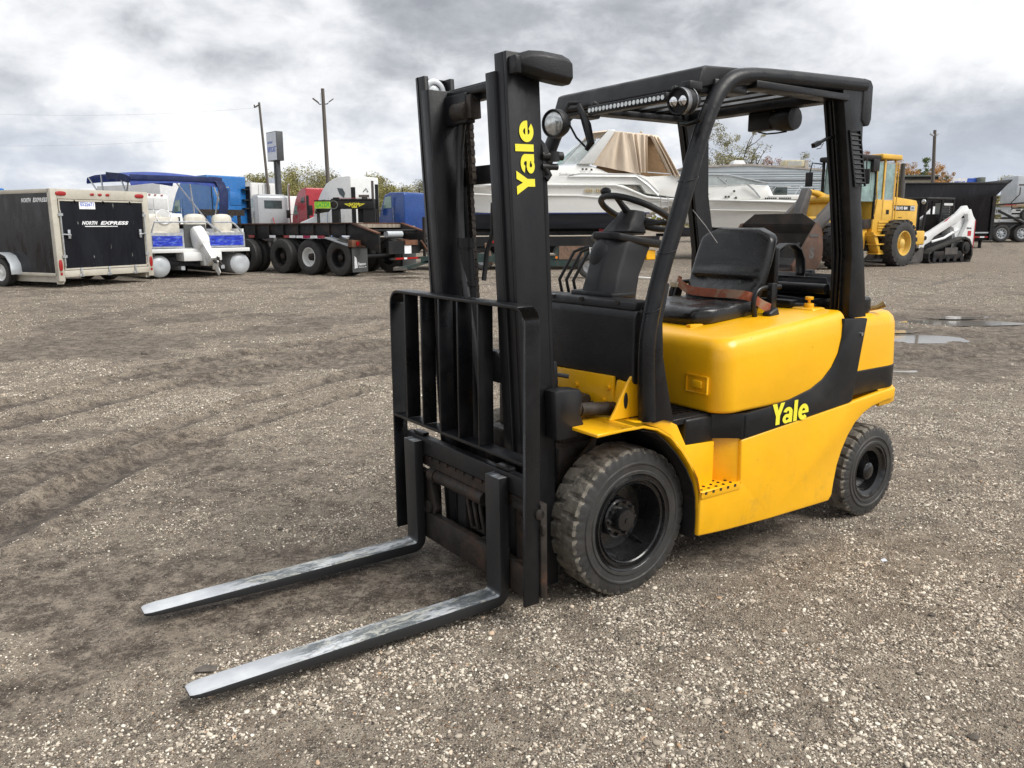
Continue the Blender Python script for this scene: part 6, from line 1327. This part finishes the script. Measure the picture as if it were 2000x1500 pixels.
for u in(1100,1130): vwheel(t2,x_(u),-1.05,.36,.22,-1,'steel',n=20); vwheel(t2,x_(u),1.05,.36,.22,1,'steel',n=20)
# ------------------------------------------------------------------ second boat
ZU=1480; Y=31; t=gthing('cuddy_boat','smaller white cuddy cabin boat with raked windscreen behind the seat','boat',px(1480,Y),Y+1.2,0)
g0=gz(9,Y+1.2); z=lambda v:at(ZU,v,Y).z-g0; x_=lambda u:(u-1480)*Y*.982/1581.6
mb=MB(); mb.loft([[(x_(u),-h,z(a)),(x_(u),-h*1.02,z(a)-.06),(x_(u),-h*.9,(z(a)+z(b))*.5),(x_(u),-h*.8,z(b)),(x_(u),h*.8,z(b)),(x_(u),h*.9,(z(a)+z(b))*.5),(x_(u),h*1.02,z(a)-.06),(x_(u),h,z(a))] for u,a,b,h in((1270,388,400,.2),(1320,388,430,.8),(1400,389,444,1.15),(1500,390,446,1.2),(1560,392,443,1.2),(1580,385,432,1.15))]); part('hull',mb,'gelcoat',t,ang=30)
mb=MB(); mb.tube([(x_(u),-1.24,z(v)) for u,v in((1330,390),(1400,391),(1500,394),(1575,397))],.03,6); part('rub_rail',mb,'white_dull',t)
mb=MB(); mb.tube([(x_(u),-1.14,z(v)) for u,v in((1330,409),(1400,410),(1500,412),(1562,414))],.022,6); part('hull_crease',mb,'gelcoat',t)
mb=MB(); mb.loft([[(x_(u),-h,z(389)),(x_(u),-h*.92,z(v)),(x_(u),h*.92,z(v)),(x_(u),h,z(389))] for u,v,h in((1300,384,.5),(1350,368,.9),(1380,361,1.05),(1470,359,1.1),(1476,361,1.1),(1500,362,1.1),(1510,381,1.1))]); part('deck_house',mb,'gelcoat',t,.03,3)
BX('stern_coaming','gelcoat',t,x_(1500),x_(1572),-1.12,1.12,z(390),z(381),bev=.04)
mb=MB(); mb.tube([(x_(u),-1.05,z(v)) for u,v in((1366,361),(1382,340),(1420,341),(1500,358))],.025,6); mb.tube([(x_(u),-1.04,z(v)) for u,v in((1382,340),(1395,340),(1420,361))],.015,6); mb.tube([(x_(u),1.0,z(v)) for u,v in((1372,361),(1386,342),(1440,343),(1490,358))],.02,6); mb.tube([(x_(u),-1.14,z(v)) for u,v in((1455,358),(1470,371),(1483,386))],.035,6); part('windscreen_frame',mb,'galvanised',t)
quad('windscreen',[(x_(1370),-1.03,z(360)),(x_(1418),-1.03,z(360)),(x_(1412),-1.03,z(342)),(x_(1384),-1.03,z(341))],'pale_glass',t,.008); quad('windscreen',[(x_(1420),-1.03,z(360)),(x_(1492),-1.03,z(357)),(x_(1414),-1.03,z(342))],'pale_glass',t,.008)
quad('cabin_port',[(x_(1371),-1.17,z(383)),(x_(1384),-1.17,z(379)),(x_(1372),-1.17,z(373))],'dark_glass',t,.01)
for k in range(6): BX('side_vent','dark_glass',t,x_(1492+k*4),x_(1494.5+k*4),-1.145,-1.12,z(389),z(386)); BX('side_vent','dark_glass',t,x_(1520+k*4),x_(1522.5+k*4),-1.145,-1.12,z(389),z(386))
for q in((1430,373),(1414,384),(1420,384),(1434,386)): BX('deck_fitting','arm_grey',t,x_(q[0]),x_(q[0]+4),-1.12,-1.09,z(q[1]+2),z(q[1]-2))
mb=MB(); mb.box(x_(1518),x_(1545),-.6,.4,z(381),z(363)); part('engine_hatch',mb,'dark_glass',t,.05); 
for q in(1505,1553,1568): mb=MB(); mb.tube([(x_(q),-.9,z(381)),(x_(q+12),-.9,z(364)),(x_(q+40 if q<1540 else q+16),-.9,z(364))],.016,6); part('stern_rail',mb,'chrome',t)
BX('stern_lamp','orange_lens',t,x_(1566),x_(1573),-1.2,-1.15,z(401),z(397))
BX('trailer_skirt','bottom_paint',t,x_(1320),x_(1550),-.8,.8,z(456),z(444))
t2=gthing('boat_trailer','grey boat trailer with small spoked wheels under the cuddy boat','trailer',px(1480,Y),Y+1.2,0)
for s in(-1,1): BX('frame_rail','frame_black',t2,x_(1300),x_(1565),s*.8-.05,s*.8+.05,z(462),z(456))
BX('mudguard','frame_black',t2,x_(1365),x_(1425),-1.2,-.95,z(461),z(457)); BX('plank','wood_deck',t2,x_(1365),x_(1420),-1.3,-1.2,z(469),z(464))
for u in(1385,1405+18): vwheel(t2,x_(u),-1.05,.30,.2,-1,'white_dull',.17,.04,holes=True,z=z(481))
# ------------------------------------------------------------------ ribbed camper
ZU=1500; Y=42; t=gthing('camper','long grey ribbed camper with roof vent and air conditioner','camper',px(1490,Y),Y,0)
g0=gz(13,Y); z=lambda v:at(ZU,v,Y).z-g0; x_=lambda u:(u-1490)*Y*.982/1581.6
mb=MB(); mb.prism([(x_(1340),z(325)),(x_(1460),z(321)),(x_(1530),z(326)),(x_(1640),z(335)),(x_(1640),z(420)),(x_(1340),z(420))],'y',0,2.4); part('body',mb,'rv_siding',t)
mb=MB(); mb.strip([(x_(1335),z(324)),(x_(1460),z(320)),(x_(1530),z(325)),(x_(1645),z(334))],-.09,-.06,2.46,'y'); part('roof_edge',mb,'rv_roof',t)
for k in range(17): v=333+k*4.6; BX('siding_rib','rv_siding',t,x_(1342),x_(1636),-.035,-.005,z(v+3.2),z(v),bev=.012,seg=1)
BX('trim_line','rust_dark',t,x_(1342),x_(1637),-.045,-.036,z(353.5),z(352))
mb=MB(); mb.loft([[(x_(1424)+a,-.0+b,z(321)),(x_(1452)-a,b,z(321)),(x_(1452)-a,b+.8,z(321)),(x_(1424)+a,b+.8,z(321))] if k==0 else [(x_(1430),.15,z(312)),(x_(1448),.15,z(312)),(x_(1448),.7,z(312)),(x_(1430),.7,z(312))] for k,(a,b) in enumerate(((0,0),(0,0)))]); part('roof_vent',mb,'white_dull',t,.05)
ac=BX('air_conditioner','vent_cream',t,x_(1527),x_(1566),0.1,.9,z(326),z(312),bev=.05)
for k in range(5): BX('grille_slat','white_dull',ac,x_(1533),x_(1560),.085,.1,z(323-k*1.8),z(322-k*1.8))
BX('roof_box','rv_roof',t,x_(1566),x_(1573),0.1,.9,z(328),z(313))
for u in(1450,1475): vwheel(t,x_(u),.2,.36,.22,-1,'steel',n=20)
# ------------------------------------------------------------------ wheel loader
t=gthing('wheel_loader','yellow wheel loader with brown rusty bucket lowered behind the seat','wheel loader',12.02,27.5,215)
for x in(0,3.15):
    for s in(1,-1): vwheel(t,x,s*.97,.735,.43,s,'rim_yellow',.40,.16,n=40,tread=20,hub='rim_yellow')
mb=MB(); mb.cyl((0,-.8,.72),(0,.8,.72),.16); part('rear_axle',mb,'loader_yellow',t); mb=MB(); mb.cyl((3.15,-.8,.72),(3.15,.8,.72),.16); part('front_axle',mb,'loader_yellow',t)
mb=MB(); mb.prism([(-1.55,1.15),(-1.55,2.0),(-1.45,2.12),(-.1,2.22),(.1,2.22),(.1,1.0),(-1.3,1.0)],'y',-.62,.66); hd=part('engine_hood',mb,'loader_yellow',t,.03,3)
BX('radiator_grille','frame_black',t,-1.64,-1.56,-.60,.64,1.05,2.0,bev=.02)
BX('counterweight','loader_yellow',t,-1.95,-1.3,-.75,.78,.65,1.12,bev=.05,seg=3); BX('towing_hitch','loader_yellow',t,-2.1,-1.9,-.3,.5,.6,1.05,bev=.03)
BX('rear_frame','loader_yellow',t,-1.3,1.9,-.42,.44,.65,1.1,bev=.02)
BX('badge_panel','frame_black',hd,-1.35,.05,.662,.668,1.78,1.95); txt('VOLVO BM','loader_lettering','sign_white2',hd,(-.50,.670,1.865),(-1,0,0),(0,0,1),.10,.78,bold=.04); BX('badge_end','pale_metal',hd,-1.35,-1.08,.668,.671,1.79,1.94); txt('L90','loader_lettering','frame_black',hd,(-1.22,.673,1.865),(-1,0,0),(0,0,1),.07,.14,bold=.03)
for (x,z,w) in((-.5,1.55,.22),(-.2,1.42,.16),(-1.05,1.32,.3)): BX('hood_slot','frame_black',hd,x-w/2,x+w/2,.661,.664,z,z+.02)
# cab
BX('cab_base','loader_yellow',t,.0,1.15,-.68,.72,1.0,2.12,bev=.03); BX('cab_floor','frame_black',t,1.15,1.9,-.65,.68,1.2,1.5,bev=.02)
cr=BX('cab_roof','loader_yellow',t,-.12,1.0,-.78,.82,3.36,3.52,bev=.04,seg=3); BX('roof_front','frame_black',t,1.0,2.05,-.75,.78,3.30,3.46,bev=.05)
for (x0,x1,y0,y1) in((.0,.09,.66,.72),(.62,.70,.67,.72),(1.08,1.16,.66,.72),(.0,.09,-.70,-.64),(1.85,1.93,.62,.68),(1.85,1.93,-.70,-.64)): BX('cab_pillar','loader_yellow' if x0<1 else 'frame_black',t,x0,x1,y0,y1,1.5,3.36)
BX('door_frame','galvanised',t,.08,.64,.70,.715,2.10,3.28); BX('door_glass','green_glass',t,.13,.58,.716,.720,2.16,3.22); BX('side_glass','green_glass',t,.72,1.84,.685,.69,2.05,3.28); BX('rear_glass','green_glass',t,.01,.03,-.62,.64,2.2,3.3)
quad('windscreen',[(1.90,-.63,1.60),(1.90,.62,1.60),(1.80,.62,3.30),(1.80,-.63,3.30)],'green_glass',t,.01); quad('wiper',[(1.93,.1,1.62),(1.93,.14,1.62),(1.87,.42,2.3),(1.87,.40,2.3)],'frame_black',t,.01)
BX('door_recess','frame_black',t,.28,.44,.722,.727,1.66,1.80)
for k in range(4): BX('cab_louvre','loader_yellow',t,.08,.85,.722,.745,1.12+k*.085,1.18+k*.085,bev=.008)
mb=MB(); mb.box(1.10,1.45,.62,.80,2.95,3.35); part('work_lamp_box',mb,'frame_black',t,.04)
for s in(1,-1):
    mb=MB(); mb.tube([(1.9,s*.7,3.25),(2.1,s*.95,3.3),(2.15,s*1.0,2.95)],.022,6); part('mirror_arm',mb,'frame_black',t); BX('mirror','frame_black',t,2.12,2.2,s*1.0-.12,s*1.0+.12,2.55,3.0,bev=.02)
mb=MB(); mb.cyl((-.72,.50,2.15),(-.72,.50,2.75),.115,None,16); mb.cyl((-.72,.50,2.75),(-.72,.50,3.30),.075,None,14); part('exhaust',mb,'arm_grey',t)
mb=MB(); mb.tube([(.02,.78,3.3),(.02,.80,2.2),(.02,.78,1.4)],.018,6); part('grab_rail',mb,'loader_yellow',t); mb=MB(); mb.tube([(1.2,.78,3.1),(1.2,.80,2.4),(1.1,.78,2.1),(1.15,.75,1.6)],.018,6); part('grab_rail',mb,'loader_yellow',t)
mb=MB(); mb.prism([(1.35,1.1),(1.3,.95),(.95,.42),(.7,.42),(.72,.5),(.9,.55),(1.1,.95)],'y',.5,.9); part('ladder',mb,'loader_yellow',t,.01)
for z in(.42,.72,1.0): BX('ladder_step','loader_yellow',t,.78,1.1+(z-.42)*.4,.55,.95,z-.02,z+.02)
mb=MB(); mb.prism([(1.35,.55),(2.1,.55),(2.1,1.2),(1.6,1.35),(1.25,1.2)],'y',.2,.62); part('side_tank',mb,'loader_yellow',t,.02); BX('battery_box','frame_black',t,.85,1.35,.1,.6,.5,1.0,bev=.02)
mb=MB(); mb.prism([(2.2,.6),(4.0,.6),(4.1,.9),(3.2,1.5),(2.9,2.25),(2.5,2.25),(2.2,1.3)],'y',-.38,.40); part('front_frame',mb,'loader_yellow',t,.03)
for s in(1,-1):
    a=s*.62
    mb=MB(); mb.prism([(2.55,2.05),(2.75,2.25),(3.0,2.22),(4.1,1.45),(4.85,.72),(4.85,.42),(4.6,.40),(3.8,1.15),(2.9,1.80),(2.6,1.82)],'y',a-.07,a+.07); part('lift_arm',mb,'arm_grey',t,.02)
    mb=MB(); mb.tube([(2.4,a*.8,1.2),(3.3,a*.85,1.35),(3.9,a*.85,1.15)],[.09,.09,.05],10); part('lift_ram',mb,'arm_grey',t)
mb=MB(); mb.prism([(3.55,2.35),(3.75,2.45),(4.1,1.75),(4.45,.9),(4.25,.8),(3.8,1.5)],'y',-.12,.14); part('tilt_lever',mb,'arm_grey',t,.03)
mb=MB(); mb.tube([(2.6,0,2.15),(3.1,0,2.28),(3.6,0,2.35)],[.1,.1,.06],12); mb.cyl((3.0,-.55,2.1),(3.0,.55,2.1),.12,None,14); part('tilt_ram',mb,'loader_yellow',t)
mb=MB(); mb.cyl((3.9,-.6,1.45),(3.9,.6,1.45),.13,None,14); part('arm_cross_tube',mb,'loader_yellow',t)
for (y,z) in((-.5,2.25),(.5,2.3)): mb=MB(); mb.tube([(2.3,y,2.0),(2.6,y,z+.2),(3.1,y,2.1)],.02,6); part('hydraulic_line',mb,'frame_black',t)
# bucket: curved shell, side plates, spill guard, cutting edge
sh=[(5.95,.03),(5.2,.03),(4.85,.12),(4.68,.35),(4.66,.7),(4.74,1.1),(4.9,1.36)]
mb=MB(); mb.strip(sh,-.05,-1.33,1.33,'y'); bk=part('bucket_shell',mb,'bucket_grey',t,ang=50)
for s in(1,-1): mb=MB(); mb.prism([(5.95,.0),(5.2,.0),(4.85,.08),(4.64,.33),(4.62,.7),(4.70,1.15),(4.88,1.40),(5.0,1.38),(6.0,.22)],'y',min(s*1.30,s*1.36),max(s*1.30,s*1.36)); part('bucket_side',mb,'rusty_bucket',bk,.01)
mb=MB(); mb.add([(4.88,-1.33,1.36),(4.88,1.33,1.36),(4.93,.85,1.66),(4.93,-.85,1.66),(4.93,-1.33,1.36),(4.93,1.33,1.36),(4.97,.85,1.66),(4.97,-.85,1.66)],[(0,1,2,3),(7,6,5,4),(0,4,5,1),(2,6,7,3),(1,5,6,2),(0,3,7,4)]); part('spill_guard',mb,'bucket_grey',bk)
BX('cutting_edge','rusty_bucket',bk,5.9,6.1,-1.38,1.38,.0,.05)
txt('S','bucket_emblem','arm_grey',bk,(5.15,1.362,.55),(-1,0,0),(0,0,1),.34,.24,bold=.05); BX('wear_plate','arm_grey',bk,4.9,5.3,1.36,1.375,1.0,1.08)
# ------------------------------------------------------------------ compact track loader
t=gthing('track_loader','small white compact track loader with black cab and rubber tracks','skid steer',15.75,29.9,207)
t.scale=(.95,.95,.98)
to=[(2.12,.14),(2.05,.03),(1.85,0),(.0,0),(-.18,.06),(-.26,.25),(-.22,.52),(-.05,.76),(.18,.84),(.42,.80),(1.95,.42),(2.12,.30)]
for s in(1,-1):
    y0,y1=min(s*.68,s*.98),max(s*.68,s*.98)
    mb=MB(); mb.strip(to+[to[0]],.06,y0,y1,'y'); tb=part('track_belt',mb,'track_rubber',t,ang=50)
    pts=[Vector(p) for p in to+[to[0]]]; k=0
    mb=MB()
    for a,b in zip(pts[:-1],pts[1:]):
        d=(b-a); l=d.length; nn=max(1,int(l/.12))
        for i in range(nn):
            q=a+d*((i+.5)/nn); mb.obox((q.x,(y0+y1)/2,q.y),(.055,.30,.05),(0,-math.atan2(d.y,d.x),0))
    part('track_cleats',mb,'track_rubber',tb,kind='stuff')
    BX('track_frame','frame_black',t,.15,1.85,y0+.04,y1-.04,.12,.40,bev=.03); BX('frame_panel','arm_grey',t,.55,1.25,y1-.035 if s>0 else y0+.03,y1-.02 if s>0 else y0+.04,.28,.52)
    for x in(.25,.65,1.05,1.45,1.8): mb=MB(); mb.cyl((x,y0+.03,.12),(x,y1-.02,.12),.10,None,16); part('track_roller',mb,'frame_black',t)
    mb=MB(); mb.cyl((.08,y0+.03,.50),(.08,y1-.01,.50),.22,None,18); mb.cyl((.08,y1-.02 if s>0 else y0,.50),(.08,y1+.03 if s>0 else y0+.02,.50),.12,None,14); part('drive_sprocket',mb,'frame_black',t,.01)
    a=s*.60
    mb=MB(); mb.prism([(-.30,1.88),(-.18,2.0),(.0,1.98),(.35,1.72),(1.7,1.12),(2.12,.98),(2.3,.72),(2.42,.15),(2.25,.15),(2.02,.62),(1.75,.72),(1.55,.90),(.55,1.32),(.2,1.45),(-.05,1.70),(-.28,1.62)],'y',a-.07,a+.07); part('lift_arm',mb,'bobcat_white',t,.015,2)
    mb=MB(); mb.prism([(-.60,.45),(-.62,1.50),(-.48,1.62),(-.30,1.88),(-.12,1.70),(-.20,1.45),(-.05,1.15),(.12,.90),(.15,.45)],'y',min(a,a+s*.16),max(a,a+s*.16)); part('rear_upright',mb,'bobcat_white',t,.02,2)
    BX('red_stripe','red_paint',t,-.635,-.60,min(a,a+s*.17),max(a,a+s*.17),.50,1.48); 
    mb=MB(); mb.prism([(1.1,1.42),(.72,1.62),(.92,1.46)],'y',min(a+s*.071,a+s*.078),max(a+s*.071,a+s*.078)); part('arm_flash',mb,'red_paint',t)
    mb=MB(); mb.tube([(.15,a,1.15),(.9,a,.85),(1.6,a,.72)],.05,8); part('lift_ram',mb,'bobcat_white',t)
    mb=MB(); mb.tube([(.25,a,.8),(.45,a,1.25)],.05,8); part('arm_link',mb,'bobcat_white',t)
BX('red_badge','red_paint',t,-.42,-.22,.762,.766,.92,1.10); txt('Bobcat','loader_lettering','frame_black',t,(-.28,.764,1.20),(-1,0,0),(0,0,1),.08,.28,bold=.03)
for q in(2.05,2.25): mb=MB(); mb.cyl((q,.66,.86),(q,.70,.86),.07,None,14); part('arm_pivot',mb,'frame_black',t)
BX('engine_housing','bobcat_white',t,-.5,.5,-.58,.58,.5,1.55,bev=.05); BX('lower_body','frame_black',t,.4,2.1,-.6,.6,.3,.95,bev=.03)
cb=BX('cab_roof','frame_black',t,.25,1.85,-.48,.48,2.18,2.28,bev=.04,seg=3)
for (x,yy_,x2) in((1.8,.44,1.95),(1.8,-.44,1.95),(.95,.44,1.05),(.95,-.44,1.05),(.3,.44,.3),(.3,-.44,.3)): mb=MB(); mb.tube([(x2,yy_,.9),(x,yy_,2.2)],.045,8); part('cab_post',mb,'frame_black',t)
for k in range(11): BX('side_screen_bar','frame_black',t,.33,.98,.43,.45,1.2+k*.085,1.245+k*.085)
BX('side_decal','white_dull',t,.35,.85,.455,.46,2.0,2.08)
for s in(1,-1): mb=MB(); mb.ell((1.92,s*.40,2.12),(.05,.09,.09)); part('work_lamp',mb,'clear_lens',t)
BX('seat','frame_black',t,.5,1.0,-.25,.25,.95,1.7,bev=.06); BX('seat','frame_black',t,.9,1.35,-.25,.25,.95,1.1,bev=.05)
BX('rear_window','pale_glass',t,.28,.30,-.3,.3,1.6,2.1)
mb=MB(); mb.strip([(3.35,.02),(2.75,.02),(2.58,.10),(2.52,.52)],-.03,-.98,.98,'y'); bk=part('bucket_shell',mb,'arm_grey',t)
for s in(1,-1): mb=MB(); mb.prism([(3.35,0),(2.7,0),(2.5,.1),(2.48,.54),(2.62,.56)],'y',min(s*.95,s*.98),max(s*.95,s*.98)); part('bucket_side',mb,'arm_grey',bk)
# ------------------------------------------------------------------ black dump bin trailer
ZU=1840; Y=36; xo=px(1840,Y); t=gthing('dump_trailer','big black steel dump body trailer with slanted front lip','trailer',xo,Y,0)
g0=gz(xo,Y); z=lambda v:at(ZU,v,Y).z-g0; x_=lambda u:(u-1840)*Y*.982/1581.6
mb=MB(); mb.prism([(x_(1700),z(357)),(x_(1964),z(355.5)),(x_(1940),z(383)),(x_(1936),z(470)),(x_(1895),z(471)),(x_(1895),z(445)),(x_(1700),z(445))],'y',0,2.4); bd=part('dump_body',mb,'trailer_black',t,.02)
BX('top_rail','frame_black',t,x_(1700),x_(1960),-.05,.0,z(360),z(356.5),bev=.01)
for u in(1936,): BX('corner_rib','frame_black',t,x_(u)-.07,x_(u)+.07,-.06,0,z(470),z(384))
mb=MB(); mb.prism([(x_(1966),z(351)),(x_(1958),z(356)),(x_(1962),z(358)),(x_(1967),z(352))],'y',-.05,2.4); part('lip_edge',mb,'frame_black',t)
BX('lower_rail','pale_metal',t,x_(1897),x_(1931),-.03,-.005,z(456),z(453.5)); BX('reflective_tape','red_lens',t,x_(1898),x_(1931),-.03,-.01,z(464.5),z(462)); BX('reflective_tape','sign_white2',t,x_(1915),x_(1924),-.034,-.03,z(464.5),z(462))
for u in(1700,1745,1790): vwheel(t,x_(u),.2,.48,.3,-1,'steel',n=20)
BX('jack_leg','frame_black',t,x_(1920),x_(1923),.1,.25,0,z(470)); BX('chassis','frame_black',t,x_(1700),x_(1936),.3,.6,z(470),z(455))
# ------------------------------------------------------------------ white trailer at the right edge
ZU=1960; Y=40; xo=px(1960,Y); t=gthing('hopper_trailer','white tandem axle trailer with grey tank at the right edge','trailer',xo,Y,0)
g0=gz(xo,Y); z=lambda v:at(ZU,v,Y).z-g0; x_=lambda u:(u-1960)*Y*.982/1581.6
for u in(1955,1995,2034):
    for s,yy_ in((-1,0),(1,1.9)): vwheel(t,x_(u),yy_,.42,.26,s,'pale_metal',.25,.06,n=24,holes=s<0)
BX('fender_rail','frame_black',t,x_(1938),x_(2060),-.1,.1,z(439),z(434.5)); BX('deck','white_dull',t,x_(1938),x_(2060),-.1,1.9,z(434),z(428)); BX('deck_side','pale_metal',t,x_(1948),x_(2060),-.15,-.1,z(433),z(430))
BX('hopper_tank','pale_metal',t,x_(1985),x_(2050),.3,1.6,z(396),z(342),bev=.05); BX('tank_marking','arm_grey',t,x_(1989),x_(2000),.29,.3,z(362),z(359))
mb=MB(); mb.tube([(x_(1942),-.2,z(412)),(x_(1996),-.2,z(437))],.06,6); part('brace',mb,'frame_black',t)
quad('conveyor_boom',[(x_(1938),-.1,z(399)),(x_(2010),-.1,z(394)),(x_(2010),-.1,z(397)),(x_(1938),-.1,z(402))],'frame_black',t,.15)
BX('boom_stripe','red_paint',t,x_(1952),x_(1975),-.26,-.25,z(401.5),z(400))
BX('frame_box','white_dull',t,x_(1972),x_(2030),.0,.8,z(424),z(408),bev=.02); BX('rail','pale_metal',t,x_(1940),x_(1972),.0,.1,z(409),z(404)); BX('rail','pale_metal',t,x_(1940),x_(2010),.0,.1,z(419),z(416)); 
for k in range(8): BX('rail_slat','pale_metal',t,x_(1942+k*3.6),x_(1943+k*3.6),.02,.05,z(418),z(404))
BX('frame_slot','frame_black',t,x_(1981),x_(1990),-.01,.0,z(412),z(409)); mb=MB(); mb.cyl((x_(2002),-.2,z(420)),(x_(2002),.0,z(420)),.32,None,20); part('spare_wheel',mb,'tyre_side',t)
mb=MB(); mb.tube([(x_(1968),-.2,z(410)),(x_(1965),-.2,z(396)),(x_(1980),-.2,z(380)),(x_(1982),-.1,z(366))],.025,6); part('hose',mb,'frame_black',t)
t=gthing('tarped_load','tan covered load low behind the white trailer rails','boat',px(1972,46),46); z=lambda v:at(ZU,v,46).z-gz(28,46)
mb=MB(); mb.ell((0,0,z(397)),(.75,.5,.28),16,8); part('cover',mb,'tan_canvas',t); BX('stand','frame_black',t,-.4,.4,-.2,.2,0,z(398))
# ------------------------------------------------------------------ small litter on the yard
def ground_at(x,y): return float(fields(np.array([x]),np.array([y]))[0][0])
for u,v,r,lab in((1900,1447,.014,'small dark lump of dried mud low in the right corner'),(1820,1206,.012,'small brown mud lump on the gravel right of the front wheel'),(282,692,.03,'dark clod with pale flecks lying on the left yard'),(548,1032,.012,'tiny dark clod lying left of the far fork')):
    x,y=gp(u,v); mb=MB(); rs=random.Random(u)
    rings=[]
    for j in range(6):
        a=-math.pi/2+math.pi*j/5; rings.append([(r*1.3*math.cos(a)*math.cos(t)*rs.uniform(.75,1.2),r*math.cos(a)*math.sin(t)*rs.uniform(.75,1.2),r*.55*math.sin(a)+r*.3) for t in np.linspace(0,6.28,10,endpoint=False)])
    mb.loft(rings); o=part('mud_clod',mb,'bark'); o.location=(x,y,ground_at(x,y)); tag(o,lab,'mud lump','mud lumps on the gravel')
x,y=gp(400,1312); mb=MB(); mb.add([(-.035,-.012,.004),(0,-.020,.012),(.04,-.004,.006),(.045,.008,.016),(0,.016,.02),(-.035,.010,.008),(-.035,-.012,.006),(0,-.020,.014),(.04,-.004,.008),(.045,.008,.018),(0,.016,.022),(-.035,.010,.010)],[(0,1,4,5),(1,2,3,4),(11,10,7,6),(10,9,8,7)]); o=part('dry_leaf',mb,'old_wood',clean=False); o.location=(x,y,ground_at(x,y)); tag(o,'curled dry brown leaf beside the tip of the nearer fork','leaf')
x,y=gp(1726,1098); mb=MB(); mb.add([(-.014,-.01,.004),(.0,-.016,.008),(.016,-.004,.004),(.010,.012,.012),(-.010,.010,.006)],[(0,1,2,3,4)]); o=part('plastic_scrap',mb,'sign_white',clean=False); o.location=(x,y,ground_at(x,y)); tag(o,'tiny pale blue scrap of plastic on the gravel right of the forklift','scrap')
